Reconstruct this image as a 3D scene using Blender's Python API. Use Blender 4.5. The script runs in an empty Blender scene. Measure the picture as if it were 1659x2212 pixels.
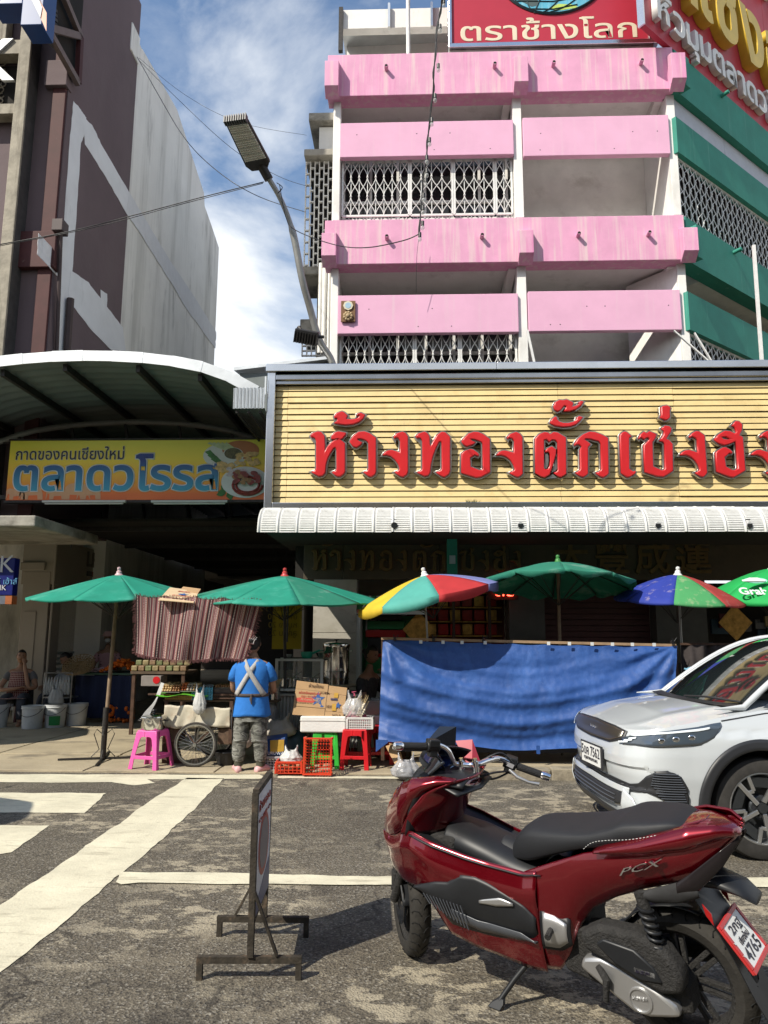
import bpy,bmesh,math,random
from mathutils import Vector,Matrix,Euler,noise
random.seed(7)
C=bpy.context.scene.collection
S=bpy.context.scene
R=math.radians
PI=math.pi
# ------------------------------------------------------------------ camera
CAM_H,FPX,IW,IH=1.55,1600.0,1659.0,2212.0
PITCH,YAW,ROLL=R(9.4),R(2.0),R(0.2)
cd=bpy.data.cameras.new('camera');cam=bpy.data.objects.new('camera',cd);C.objects.link(cam)
cd.sensor_fit='VERTICAL';cd.sensor_height=36;cd.lens=36*FPX/IH;cd.clip_start=.05;cd.clip_end=3000
CROT=Matrix.Rotation(YAW,3,'Z')@Matrix.Rotation(PI/2+PITCH,3,'X')@Matrix.Rotation(ROLL,3,'Z')
cam.rotation_euler=CROT.to_euler();cam.location=(0,0,CAM_H);S.camera=cam
CP=Vector((0,0,CAM_H))
def ray(px,py):return(CROT@Vector(((px-IW/2)/FPX,(IH/2-py)/FPX,-1)))
def at(px,py,Y):
 d=ray(px,py);return CP+d*(Y/d.y)
def ax(px,py,X):
 d=ray(px,py);return CP+d*(X/d.x)
def gr(px,py,z=0.0):
 d=ray(px,py);return CP+d*((z-CAM_H)/d.z)
def pl(px,py,p0,n):
 d=ray(px,py);n=Vector(n);return CP+d*((Vector(p0)-CP).dot(n)/d.dot(n))
 # ------------------------------------------------------------------ sun, sky, exposure
SUN_DIR=Vector((-.60,-.585,.80)).normalized()  # towards the sun: behind the camera, to its left
SUN_EL=math.asin(SUN_DIR.z);SUN_AZ=math.atan2(SUN_DIR.x,SUN_DIR.y)
sl=bpy.data.lights.new('sun','SUN');sl.energy=5.0;sl.angle=R(.53);sl.color=(1,.93,.80)
so=bpy.data.objects.new('sun',sl);C.objects.link(so)
so.rotation_euler=SUN_DIR.to_track_quat('Z','Y').to_euler();so.location=SUN_DIR*60
W=bpy.data.worlds.new('World');S.world=W;W.use_nodes=True
nt=W.node_tree;nt.nodes.clear()
def N(nt,t,**kw):
 n=nt.nodes.new(t)
 for k,v in kw.items():
  if k.startswith('i_'):
   n.inputs[int(k[2:])if k[2:].isdigit()else k[2:].replace('_',' ')].default_value=v
  else:setattr(n,k,v)
 return n
def LK(nt,a,b):nt.links.new(a,b)
sky=N(nt,'ShaderNodeTexSky',sky_type='NISHITA',sun_disc=False,sun_elevation=SUN_EL,sun_rotation=SUN_AZ,air_density=1.25,dust_density=.3,ozone_density=2.0,altitude=300)
tc=N(nt,'ShaderNodeTexCoord')
mp=N(nt,'ShaderNodeMapping');mp.inputs['Scale'].default_value=(1.0,1.0,2.1);mp.inputs['Location'].default_value=(3.3,1.1,.35)
n1=N(nt,'ShaderNodeTexNoise',i_Scale=2.1,i_Detail=9.0,i_Roughness=.56,i_Distortion=.25)
n2=N(nt,'ShaderNodeTexNoise',i_Scale=9.0,i_Detail=8.0,i_Roughness=.62,i_Distortion=.5)
cr=N(nt,'ShaderNodeValToRGB');cr.color_ramp.elements[0].position=.52;cr.color_ramp.elements[1].position=.67
cr2=N(nt,'ShaderNodeValToRGB');cr2.color_ramp.elements[0].position=.46;cr2.color_ramp.elements[1].position=.82
sx=N(nt,'ShaderNodeSeparateXYZ')
mr=N(nt,'ShaderNodeMapRange');mr.inputs['From Min'].default_value=.05;mr.inputs['From Max'].default_value=.8
mr.inputs['To Min'].default_value=.34;mr.inputs['To Max'].default_value=-.10
ad=N(nt,'ShaderNodeMath',operation='ADD');mx2=N(nt,'ShaderNodeMath',operation='MULTIPLY',i_1=.22)
mxm=N(nt,'ShaderNodeMath',operation='MAXIMUM',use_clamp=True)
mx=N(nt,'ShaderNodeMix',data_type='RGBA');mx.inputs['B'].default_value=(5.9,6.15,6.4,1)
bg=N(nt,'ShaderNodeBackground',i_Strength=.14);ow=N(nt,'ShaderNodeOutputWorld')
LK(nt,tc.outputs['Generated'],mp.inputs['Vector']);LK(nt,mp.outputs[0],n1.inputs['Vector']);LK(nt,mp.outputs[0],n2.inputs['Vector'])
LK(nt,tc.outputs['Generated'],sx.inputs[0]);LK(nt,sx.outputs['Z'],mr.inputs['Value'])
LK(nt,n1.outputs['Fac'],ad.inputs[0]);LK(nt,mr.outputs[0],ad.inputs[1]);LK(nt,ad.outputs[0],cr.inputs['Fac'])
LK(nt,n2.outputs['Fac'],cr2.inputs['Fac']);LK(nt,cr2.outputs['Color'],mx2.inputs[0])
LK(nt,cr.outputs['Color'],mxm.inputs[0]);LK(nt,mx2.outputs[0],mxm.inputs[1])
LK(nt,mxm.outputs[0],mx.inputs['Factor']);LK(nt,sky.outputs['Color'],mx.inputs['A'])
LK(nt,mx.outputs['Result'],bg.inputs['Color']);LK(nt,bg.outputs[0],ow.inputs['Surface'])
S.view_settings.view_transform='Standard';S.view_settings.look='None'
S.view_settings.exposure=0.3;S.view_settings.gamma=1;S.view_settings.use_curve_mapping=False
S.render.engine='CYCLES';S.cycles.use_denoising=True;S.cycles.max_bounces=7
S.cycles.diffuse_bounces=3;S.cycles.glossy_bounces=4;S.cycles.transparent_max_bounces=12;S.cycles.transmission_bounces=6
S.cycles.caustics_reflective=False;S.cycles.caustics_refractive=False;S.cycles.sample_clamp_indirect=6
# ------------------------------------------------------------------ materials
MATS={}
def mat(name,col,rough=.6,metal=0.0,var=.12,scale=6.0,bump=0.0,bscale=40.0,coat=0.0,emit=0.0,dirt=None,dirt_amt=.5,dirt_scale=(3,3,.35),dirt_lo=.5,alpha=1.0,trans=0.0,ior=1.45,spec=.5,flake=0.0,dirt2=None,d2_amt=.5,d2_scale=(1.5,1.5,1.5),d2_lo=.55,sheen=0.0,wave=None):
 if name in MATS:return MATS[name]
 m=bpy.data.materials.new(name);m.use_nodes=True;t=m.node_tree
 b=t.nodes['Principled BSDF']
 col=tuple(col)[:3]+(1,)
 tcn=N(t,'ShaderNodeTexCoord')
 cur=None
 if var>0:
  nz=N(t,'ShaderNodeTexNoise',i_Scale=scale,i_Detail=6.0,i_Roughness=.62)
  LK(t,tcn.outputs['Object'],nz.inputs['Vector'])
  rp=N(t,'ShaderNodeValToRGB');rp.color_ramp.elements[0].position=.3;rp.color_ramp.elements[1].position=.7
  rp.color_ramp.elements[0].color=tuple(c*(1-var)for c in col[:3])+(1,)
  rp.color_ramp.elements[1].color=tuple(min(1,c*(1+var))for c in col[:3])+(1,)
  LK(t,nz.outputs['Fac'],rp.inputs['Fac']);cur=rp.outputs['Color']
 for(dc,da,ds,dl,det)in((dirt,dirt_amt,dirt_scale,dirt_lo,5),(dirt2,d2_amt,d2_scale,d2_lo,9)):
  if dc is None:continue
  mpn=N(t,'ShaderNodeMapping');mpn.inputs['Scale'].default_value=ds
  LK(t,tcn.outputs['Object'],mpn.inputs['Vector'])
  nz=N(t,'ShaderNodeTexNoise',i_Scale=1.0,i_Detail=float(det),i_Roughness=.65)
  LK(t,mpn.outputs[0],nz.inputs['Vector'])
  rp=N(t,'ShaderNodeMapRange',clamp=True);rp.inputs['From Min'].default_value=dl;rp.inputs['From Max'].default_value=dl+.16
  rp.inputs['To Max'].default_value=da
  LK(t,nz.outputs['Fac'],rp.inputs['Value'])
  mm=N(t,'ShaderNodeMix',data_type='RGBA');mm.inputs['B'].default_value=tuple(dc)+(1,)
  if cur:LK(t,cur,mm.inputs['A'])
  else:mm.inputs['A'].default_value=col
  LK(t,rp.outputs[0],mm.inputs['Factor']);cur=mm.outputs['Result']
 if cur:LK(t,cur,b.inputs['Base Color'])
 else:b.inputs['Base Color'].default_value=col
 b.inputs['Roughness'].default_value=rough;b.inputs['Metallic'].default_value=metal
 b.inputs['Specular IOR Level'].default_value=spec;b.inputs['IOR'].default_value=ior
 b.inputs['Coat Weight'].default_value=coat;b.inputs['Coat Roughness'].default_value=.04
 if sheen:b.inputs['Sheen Weight'].default_value=sheen
 b.inputs['Alpha'].default_value=alpha;b.inputs['Transmission Weight'].default_value=trans
 if emit>0:
  b.inputs['Emission Color'].default_value=col;b.inputs['Emission Strength'].default_value=emit
 if bump>0:
  nz=N(t,'ShaderNodeTexNoise',i_Scale=bscale,i_Detail=5.0,i_Roughness=.6)
  LK(t,tcn.outputs['Object'],nz.inputs['Vector'])
  bp=N(t,'ShaderNodeBump',i_Strength=bump,i_Distance=.02)
  LK(t,nz.outputs['Fac'],bp.inputs['Height']);LK(t,bp.outputs[0],b.inputs['Normal'])
 MATS[name]=m;return m
 # ------------------------------------------------------------------ tagging and hierarchy
def wm(o):
 m=Matrix.LocRotScale(o.location,o.rotation_euler,o.scale)
 return wm(o.parent)@o.matrix_parent_inverse@m if o.parent else m
def tag(o,label=None,cat=None,group=None,kind=None):
 if label:o['label']=label
 if cat:o['category']=cat
 if group:o['group']=group
 if kind:o['kind']=kind
 return o
def thing(name,label,cat,loc=(0,0,0),rz=0.0,group=None,rx=0.0,ry=0.0):
 o=bpy.data.objects.new(name,None);C.objects.link(o);o.empty_display_size=.1
 o.location=loc;o.rotation_euler=(rx,ry,rz)
 return tag(o,label,cat,group)
def link(name,me,parent=None,world=False):
 o=bpy.data.objects.new(name,me);C.objects.link(o)
 if parent:
  o.parent=parent
  if world:o.matrix_parent_inverse=wm(parent).inverted()
 return o
def dup(root,loc,rz=None,label=None,group=None,mats=None):
 def cp(o,par):
  c=o.copy();C.objects.link(c);c.parent=par
  for ch in list(kids.get(o,())):cp(ch,c)
  return c
 kids={}
 for o in C.objects:
  if o.parent:kids.setdefault(o.parent,[]).append(o)
 r=cp(root,None);r.location=loc
 if rz is not None:r.rotation_euler=(r.rotation_euler[0],r.rotation_euler[1],rz)
 if label:r['label']=label
 if group:r['group']=group
 if mats:
  def rec(o):
   if o.type=='MESH':
    for s in o.material_slots:
     if s.material and s.material.name in mats:
      s.link='OBJECT';s.material=mats[s.material.name]
   for c in C.objects:
    if c.parent==o:rec(c)
  rec(r)
 return r
 # ------------------------------------------------------------------ mesh builder
class B:
 def __init__(s):s.v=[];s.f=[];s.m=Matrix.Identity(4);s.mi=[];s.cm=0
 def at(s,loc=(0,0,0),rot=(0,0,0),sc=(1,1,1)):
  s.m=Matrix.LocRotScale(Vector(loc),Euler(rot),Vector(sc));return s
 def mtx(s,m):s.m=m;return s
 def add(s,vs,fs):
  n=len(s.v);s.v+=[tuple(s.m@Vector(v))for v in vs]
  s.f+=[tuple(i+n for i in f)for f in fs];s.mi+=[s.cm]*len(fs);return s
 def box(s,a,b):
  x0,y0,z0=a;x1,y1,z1=b
  return s.add([(x0,y0,z0),(x1,y0,z0),(x1,y1,z0),(x0,y1,z0),(x0,y0,z1),(x1,y0,z1),(x1,y1,z1),(x0,y1,z1)],[(0,3,2,1),(4,5,6,7),(0,1,5,4),(1,2,6,5),(2,3,7,6),(3,0,4,7)])
 def cbox(s,c,d):return s.box([c[i]-d[i]/2 for i in range(3)],[c[i]+d[i]/2 for i in range(3)])
 def hexa(s,p):  # 8 points, bottom 4 then top 4
  return s.add(p,[(0,3,2,1),(4,5,6,7),(0,1,5,4),(1,2,6,5),(2,3,7,6),(3,0,4,7)])
 def bar(s,p,q,w,h=None,up=(0,0,1)):
  p=Vector(p);q=Vector(q);h=h or w;d=(q-p).normalized();u=Vector(up)
  if abs(d.dot(u))>.98:u=Vector((0,1,0))
  a=d.cross(u).normalized()*w/2;u2=a.cross(d).normalized()*h/2
  return s.hexa([p-a-u2,p+a-u2,q+a-u2,q-a-u2,p-a+u2,p+a+u2,q+a+u2,q-a+u2])
 def tube(s,pts,r,n=8,cap=True,closed=False):
  pts=[Vector(p)for p in pts];k=len(pts);rs=r if isinstance(r,(list,tuple))else[r]*k
  vs=[];pu=None
  for i,p in enumerate(pts):
   if closed:d=pts[(i+1)%k]-pts[i-1]
   else:d=pts[min(i+1,k-1)]-pts[max(i-1,0)]
   d=d.normalized()if d.length>1e-9 else Vector((0,0,1))
   if pu is None:u=Vector((0,0,1))if abs(d.z)<.9 else Vector((1,0,0))
   else:u=pu
   a=d.cross(u)
   if a.length<1e-5:a=d.cross(Vector((0,1,0)))
   a.normalize();u=a.cross(d).normalized();pu=u
   for j in range(n):
    t=2*PI*j/n;vs.append(p+(a*math.cos(t)+u*math.sin(t))*rs[i])
  fs=[]
  for i in range(k if closed else k-1):
   for j in range(n):
    a_,b_=i*n,((i+1)%k)*n
    fs.append((a_+j,a_+(j+1)%n,b_+(j+1)%n,b_+j))
  if cap and not closed:
   fs.append(tuple(range(n-1,-1,-1)));fs.append(tuple((k-1)*n+j for j in range(n)))
  return s.add(vs,fs)
 def cyl(s,p,q,r,n=12,r2=None):return s.tube([p,q],[r,r if r2 is None else r2],n)
 def lathe(s,prof,n=24,cap=False,a0=0,a1=2*PI):  # prof: (r,z)
  vs=[];full=abs(a1-a0-2*PI)<1e-6;nn=n if full else n+1
  for j in range(nn):
   t=a0+(a1-a0)*j/n
   for(r,z)in prof:vs.append((r*math.cos(t),r*math.sin(t),z))
  k=len(prof);fs=[]
  for j in range(n):
   a_,b_=j*k,((j+1)%nn)*k
   for i in range(k-1):fs.append((a_+i,b_+i,b_+i+1,a_+i+1))
  return s.add(vs,fs)
 def grid(s,fn,nu,nv,closed_u=False):
  vs=[fn(i/nu,j/nv)for i in range(nu if closed_u else nu+1)for j in range(nv+1)]
  fs=[]
  for i in range(nu):
   for j in range(nv):
    a_=i*(nv+1)+j;b_=((i+1)%nu if closed_u else i+1)*(nv+1)+j
    fs.append((a_,b_,b_+1,a_+1))
  return s.add(vs,fs)
 def prism(s,poly,d0,d1,plane='XZ'):  # extrude a 2D polygon
  k=len(poly)
  def P(a,b,d):return(a,d,b)if plane=='XZ' else((a,b,d)if plane=='XY' else(d,a,b))
  vs=[P(a,b,d0)for a,b in poly]+[P(a,b,d1)for a,b in poly]
  fs=[tuple(range(k-1,-1,-1)),tuple(range(k,2*k))]+[(i,(i+1)%k,k+(i+1)%k,k+i)for i in range(k)]
  return s.add(vs,fs)
 def loft(s,secs,cap=True):  # secs: list of equal length closed loops
  n=len(secs[0]);vs=[p for sec in secs for p in sec];fs=[]
  for i in range(len(secs)-1):
   for j in range(n):
    fs.append((i*n+j,i*n+(j+1)%n,(i+1)*n+(j+1)%n,(i+1)*n+j))
  if cap:fs.append(tuple(range(n-1,-1,-1)));fs.append(tuple((len(secs)-1)*n+j for j in range(n)))
  return s.add(vs,fs)
 def ball(s,c,r,n=8,sc=(1,1,1)):
  m=n//2+1 if n>6 else 4
  prof=[(math.sin(PI*i/m),-math.cos(PI*i/m))for i in range(m+1)]
  prof[0]=(1e-4,-1);prof[-1]=(1e-4,1)
  o=s.m;s.m=s.m@Matrix.LocRotScale(Vector(c),None,Vector(sc)*r);s.lathe(prof,n);s.m=o;return s
 def slab(s,corners,th,d=None):  # 4 corners, thickness along the normal
  c=[Vector(p)for p in corners];nrm=(c[1]-c[0]).cross(c[2]-c[0]).normalized()if d is None else Vector(d).normalized()
  return s.hexa(c+[p+nrm*th for p in c])
 def build(s,name,m=None,parent=None,smooth=None,bevel=0,world=False,solid=0,sub=0,fix=True,seg=2):
  me=bpy.data.meshes.new(name);me.from_pydata(s.v,[],s.f)
  if isinstance(m,(list,tuple)):
   for q in m:me.materials.append(q)
   me.polygons.foreach_set('material_index',s.mi)
  elif m:me.materials.append(m)
  if fix:
   bm=bmesh.new();bm.from_mesh(me);bmesh.ops.remove_doubles(bm,verts=bm.verts,dist=1e-5)
   bmesh.ops.recalc_face_normals(bm,faces=bm.faces);bm.to_mesh(me);bm.free()
  me.validate()
  if smooth:
   me.polygons.foreach_set('use_smooth',[True]*len(me.polygons));me.set_sharp_from_angle(angle=R(smooth))
  o=link(name,me,parent,world)
  if solid:
   md=o.modifiers.new('s','SOLIDIFY');md.thickness=solid;md.offset=0
  if sub:
   md=o.modifiers.new('d','SUBSURF');md.levels=sub;md.render_levels=sub
  if bevel:
   md=o.modifiers.new('b','BEVEL');md.width=bevel;md.segments=seg;md.limit_method='ANGLE';md.angle_limit=R(40)
  return o
def text_mesh(s,size=1,extrude=.01,bevel=0,offset=0,align='LEFT',res=3,shear=0,fit=None,track=1.0):
 """letters lie in the XY plane facing +Z"""
 c=bpy.data.curves.new('lettering','FONT');c.body=s;c.size=size;c.extrude=extrude;c.bevel_depth=bevel;c.bevel_resolution=1
 c.offset=offset;c.align_x=align;c.resolution_u=res;c.shear=shear;c.space_character=track
 o=bpy.data.objects.new('lettering',c);C.objects.link(o)
 me=bpy.data.meshes.new_from_object(o);bpy.data.objects.remove(o)
 par=list(range(len(me.vertices)))  # lay overlapping strokes of one letter a hair apart
 def root(i):
  while par[i]!=i:par[i]=par[par[i]];i=par[i]
  return i
 for e in me.edges:par[root(e.vertices[0])]=root(e.vertices[1])
 ids={}
 for v in me.vertices:v.co.z+=.0005*(ids.setdefault(root(v.index),len(ids))%5)
 if fit:  # (w, h) box, origin at lower left
  xs=[v.co.x for v in me.vertices];ys=[v.co.y for v in me.vertices]
  x0,y0,sx_,sy_=min(xs),min(ys),fit[0]/(max(xs)-min(xs)),fit[1]/(max(ys)-min(ys))
  for v in me.vertices:v.co.x=(v.co.x-x0)*sx_;v.co.y=(v.co.y-y0)*sy_
 me.materials.clear();return me
def text(name,s,m,parent,loc,rot=(PI/2,0,0),world=False,**kw):
 me=text_mesh(s,**kw);me.materials.append(m);me.name=name
 o=link(name,me,parent,world)
 o.location=loc;o.rotation_euler=rot
 return o
def frame_m(p0,px_,py_):  # matrix whose X axis runs p0->px_, Y axis towards py_
 p0=Vector(p0);x=(Vector(px_)-p0).normalized();y=(Vector(py_)-p0);y=(y-x*y.dot(x)).normalized();z=x.cross(y)
 m=Matrix((x,y,z)).transposed().to_4x4();m.translation=p0;return m
def resample(pts,n):
 P=[Vector(p)for p in pts];L=[0]
 for i in range(1,len(P)):L.append(L[-1]+(P[i]-P[i-1]).length)
 out=[]
 for k in range(n):
  t=L[-1]*k/(n-1);i=1
  while i<len(P)-1 and L[i]<t:i+=1
  d=L[i]-L[i-1];out.append(P[i-1].lerp(P[i],(t-L[i-1])/d if d else 0))
 return out
def crom(pts,n=6,closed=False):  # Catmull-Rom smoothing
 P=[Vector(p)for p in pts];k=len(P);out=[]
 for i in range(k if closed else k-1):
  if closed:a,b,c,d=P[i-1],P[i],P[(i+1)%k],P[(i+2)%k]
  else:a,b,c,d=P[max(i-1,0)],P[i],P[i+1],P[min(i+2,k-1)]
  for j in range(n):
   t=j/n;out.append(.5*((2*b)+(c-a)*t+(2*a-5*b+4*c-d)*t*t+(3*b-a-3*c+d)*t**3))
 if not closed:out.append(P[-1])
 return out
def cable(name,pts,r,m,label,cat='cable',n=6,smooth=6,parent=None,group=None):
 o=B().tube(crom(pts,smooth),r,n).build(name,m,parent,smooth=60)
 if not parent:tag(o,label,cat,group)
 return o
 # ================================================================== materials used widely
pink=mat('pink paint',(.66,.32,.475),.75,var=.10,scale=2,bump=.15,bscale=30,dirt=(.66,.54,.52),dirt_amt=.7,dirt_scale=(11,11,.5),dirt_lo=.50,dirt2=(.55,.13,.33),d2_amt=.7,d2_scale=(2.3,2.3,.2),d2_lo=.58)
pink_flat=mat('flat pink paint',(.68,.38,.53),.75,var=.05,scale=2,bump=.1,bscale=30,dirt=(.66,.50,.55),dirt_amt=.45,dirt_scale=(9,9,.3),dirt_lo=.58)
white_wall=mat('white wall paint',(.76,.75,.72),.8,var=.06,scale=3,bump=.12,bscale=25,dirt=(.36,.34,.30),dirt_amt=.4,dirt_scale=(2,2,.8),dirt_lo=.56)
recess_wall=mat('aged plaster',(.80,.78,.72),.85,var=.10,scale=2,bump=.3,bscale=6,dirt=(.36,.32,.26),dirt_amt=.4,dirt_scale=(1.2,1.2,1.6),dirt_lo=.52)
green_paint=mat('green paint',(.030,.235,.175),.7,var=.12,scale=2,bump=.12,bscale=30,dirt=(.25,.48,.40),dirt_amt=.45,dirt_scale=(10,10,.35),dirt_lo=.60)
greyblue=mat('pale blue grey panel',(.47,.49,.55),.7,var=.05)
chrome=mat('brushed stainless steel',(.62,.63,.65),.22,1.0,var=.08,scale=3)
chrome_hi=mat('chrome',(.82,.82,.84),.06,1.0,var=0)
white_paint_metal=mat('white painted metal',(.70,.70,.68),.5,var=.08,scale=10,dirt=(.30,.20,.12),dirt_amt=.5,dirt_scale=(12,12,3),dirt_lo=.6)
dark_metal=mat('dark steel',(.045,.042,.040),.55,.6,var=.3,scale=20)
black_pl=mat('black plastic',(.018,.018,.020),.42,var=.1)
black_soft=mat('black rubber',(.02,.02,.021),.8,var=.25,scale=30)
void_m=mat('dark interior',(.018,.016,.014),.95,var=.3,scale=1)  # near-black colour paints in the shade of interiors and openings
conc=mat('weathered concrete',(.33,.31,.27),.9,var=.2,scale=3,bump=.35,bscale=20,dirt=(.10,.09,.075),dirt_amt=.7,dirt_scale=(2,2,3),dirt_lo=.5)
purple=mat('purple brown wall paint',(.135,.098,.105),.85,var=.12,scale=.6,bump=.25,bscale=9,dirt=(.15,.12,.12),dirt_amt=.4,dirt_scale=(.8,.8,.15),dirt_lo=.52)
palewall=mat("pale lime washed wall",(.82,.82,.78),.85,var=.08,scale=.7,bump=.25,bscale=8,dirt=(.42,.42,.38),dirt_amt=.5,dirt_scale=(1,1.8,.10),dirt_lo=.50,dirt2=(.20,.20,.185),d2_amt=.8,d2_scale=(.9,1.4,.30),d2_lo=.58)
stripe_white=mat("white patch paint",(.76,.78,.80),.8,var=.05,scale=2,bump=.2,bscale=10,dirt=(.35,.35,.34),dirt_amt=.5,dirt_scale=(1,1,.5),dirt_lo=.6)
timber=mat('silvered timber',(.30,.27,.215),.8,var=.3,scale=4,bump=.4,bscale=12,dirt=(.12,.10,.075),dirt_amt=.7,dirt_scale=(9,9,.5),dirt_lo=.52)
dark_shade_timber=mat('dark timber',(.055,.052,.050),.8,var=.3,scale=5,bump=.3,bscale=12)  # for louvres; also paints the shaded side of the front post
maroon=mat('maroon paint',(.065,.018,.018),.7,var=.2,scale=3,dirt=(.3,.25,.22),dirt_amt=.6,dirt_scale=(8,8,6),dirt_lo=.67)
glass_dark=mat('dark window glass',(.02,.022,.024),.05,var=0,spec=.6)
cream_board=mat('cream boards',(.68,.53,.25),.55,var=.08,scale=4,dirt=(.45,.32,.12),dirt_amt=.45,dirt_scale=(2.5,2.5,3),dirt_lo=.54,dirt2=(.30,.27,.20),d2_amt=.3,d2_scale=(10,10,.6),d2_lo=.6)
white_line=mat('road marking paint',(.60,.56,.42),.8,var=.14,scale=3,bump=.25,bscale=60,dirt=(.22,.19,.13),dirt_amt=.7,dirt_scale=(2.0,14,3),dirt_lo=.56,dirt2=(.37,.325,.245),d2_amt=.6,d2_scale=(14,20,10),d2_lo=.55)
galv=mat('galvanised sheet',(.60,.62,.63),.38,.85,var=.12,scale=3,bump=.1,bscale=4)
sheet_under=mat('grey roofing sheet',(.16,.18,.18),.6,.2,var=.2,scale=1)
red_face=mat('red letter face',(.52,.016,.020),.32,var=.06,scale=4)
letter_side=mat('letter return metal',(.36,.34,.31),.3,.9,var=.1)
# ================================================================== row across the street, behind the camera (seen in reflections, shades the sky)
rr=random.Random(21)
for i,(x0,x1,h_)in enumerate(((-34,-22,11),(-22,-13,8.5),(-13,-5,10.5),(-5,3,12),(3,12,10),(12,21,12.5),(21,33,10))):
 bo=thing('opposite_shophouse',['cream','grey','white','yellow','pale green','grey brown','cream and red'][i]+' shophouse across the street, %s of its row'%['first','second','third','fourth','fifth','sixth','last'][i],'building',((x0+x1)/2,-12,0),group='shophouses across the street')
 cc_=[(.35,.30,.2),(.25,.25,.25),(.4,.4,.38),(.38,.28,.10),(.22,.30,.22),(.2,.17,.14),(.4,.33,.22)][i]
 m_=mat('opposite wall %d'%i,cc_,.8,var=.15,scale=1)
 B().box((x0+.01,-20,0),(x1-.01,-12,h_)).build('wall',m_,bo,world=True)
 z_=3.9;wv=B()
 B().box((x0+.01,-11.99,3.0),(x1-.01,-10.2,3.25)).build('awning',mat('opposite awning',(.12,.1,.09),.7),bo,world=True)
 B().box((x0+.5,-11.99,.1),(x1-.5,-11.9,2.9)).build('shopfront',void_m,bo,world=True)
 while z_<h_-1.8:
  k=x0+.6
  while k<x1-1.5:wv.box((k,-11.99,z_),(k+1.2,-11.95,z_+1.5));k+=2.0
  z_+=3.1
 wv.build('window',glass_dark,bo,world=True)['kind']='stuff'
 # ================================================================== road, markings, pavement
asph=bpy.data.materials.new('asphalt');asph.use_nodes=True;t=asph.node_tree;b=t.nodes['Principled BSDF']
tcn=N(t,'ShaderNodeTexCoord');ob=tcn.outputs['Object']
def nz(scale,det=6.0,rough=.6,sc=None,dist=0.0,loc=(0,0,0)):
 m_=N(t,'ShaderNodeMapping');m_.inputs['Scale'].default_value=sc or(1,1,1);m_.inputs['Location'].default_value=loc;LK(t,ob,m_.inputs[0])
 n_=N(t,'ShaderNodeTexNoise',i_Scale=scale,i_Detail=det,i_Roughness=rough,i_Distortion=dist);LK(t,m_.outputs[0],n_.inputs['Vector']);return n_.outputs['Fac']
def mrn(src,a,b_,lo=0.0,hi=1.0):
 m_=N(t,'ShaderNodeMapRange',clamp=True)
 for k_,v_ in(('From Min',a),('From Max',b_),('To Min',lo),('To Max',hi)):m_.inputs[k_].default_value=v_
 LK(t,src,m_.inputs['Value']);return m_.outputs[0]
def mixc(f,a,c2):
 m_=N(t,'ShaderNodeMix',data_type='RGBA');LK(t,f,m_.inputs['Factor'])
 if isinstance(a,tuple):m_.inputs['A'].default_value=a+(1,)
 else:LK(t,a,m_.inputs['A'])
 if isinstance(c2,tuple):m_.inputs['B'].default_value=c2+(1,)
 else:LK(t,c2,m_.inputs['B'])
 return m_.outputs['Result']
def mul(a,b_):
 m_=N(t,'ShaderNodeMath',operation='MULTIPLY');LK(t,a,m_.inputs[0])
 if isinstance(b_,float):m_.inputs[1].default_value=b_
 else:LK(t,b_,m_.inputs[1])
 return m_.outputs[0]
vo=N(t,'ShaderNodeTexVoronoi',i_Scale=95.0);LK(t,ob,vo.inputs['Vector'])
vsep=N(t,'ShaderNodeSeparateColor');LK(t,vo.outputs['Color'],vsep.inputs[0])
c0=mixc(mrn(nz(1.3),.35,.65),(.118,.102,.077),(.166,.145,.109))
c0=mixc(mrn(nz(70,3),.42,.62),c0,(.070,.060,.044))
c0=mixc(mrn(vsep.outputs[0],.80,.93,0,.75),c0,(.26,.24,.20))  # pale stones in the aggregate
c0=mixc(mrn(vsep.outputs[1],.70,.88,0,.6),c0,(.018,.017,.016))
big=mrn(nz(.55,2.0,.5,loc=(1.7,.4,0)),.43,.53)
worn=mul(mrn(nz(4.2,12.0,.78,sc=(.8,1.1,1),dist=.2),.515,.54),big)
c0=mixc(mul(worn,.8),c0,(.36,.315,.23))
stain=mrn(nz(.9,6.0,.6,loc=(5,2,0)),.56,.70,0,.55)
c0=mixc(stain,c0,(.035,.030,.025))
wp=N(t,'ShaderNodeTexNoise',i_Scale=2.2,i_Detail=5.0);LK(t,ob,wp.inputs['Vector']);wa=N(t,'ShaderNodeMix',data_type='RGBA',blend_type='ADD');wa.inputs['Factor'].default_value=.55;LK(t,ob,wa.inputs['A']);LK(t,wp.outputs['Color'],wa.inputs['B'])
ck=N(t,'ShaderNodeTexVoronoi',i_Scale=.42,feature='DISTANCE_TO_EDGE');LK(t,wa.outputs['Result'],ck.inputs['Vector'])
c0=mixc(mul(mrn(ck.outputs['Distance'],.0015,.005,.8,0),mrn(nz(.8,2.0),.45,.6)),c0,(.02,.017,.014))  # cracks
oil=mul(mrn(nz(1.7,3.0,.5,loc=(9,3,0)),.62,.70,0,.7),mrn(nz(14,6.0,.7),.35,.6))
c0=mixc(oil,c0,(.028,.024,.020))
LK(t,c0,b.inputs['Base Color']);b.inputs['Roughness'].default_value=.82;b.inputs['Specular IOR Level'].default_value=.35
bp=N(t,'ShaderNodeBump',i_Strength=.75,i_Distance=.006);LK(t,vo.outputs['Distance'],bp.inputs['Height'])
bp2=N(t,'ShaderNodeBump',i_Strength=.5,i_Distance=.02);LK(t,nz(28,4),bp2.inputs['Height']);LK(t,bp.outputs[0],bp2.inputs['Normal']);LK(t,bp2.outputs[0],b.inputs['Normal'])
tag(B().grid(lambda u,v:(-200+400*u,-200+400*v,0),8,8).build('road',asph),kind='structure')
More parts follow.
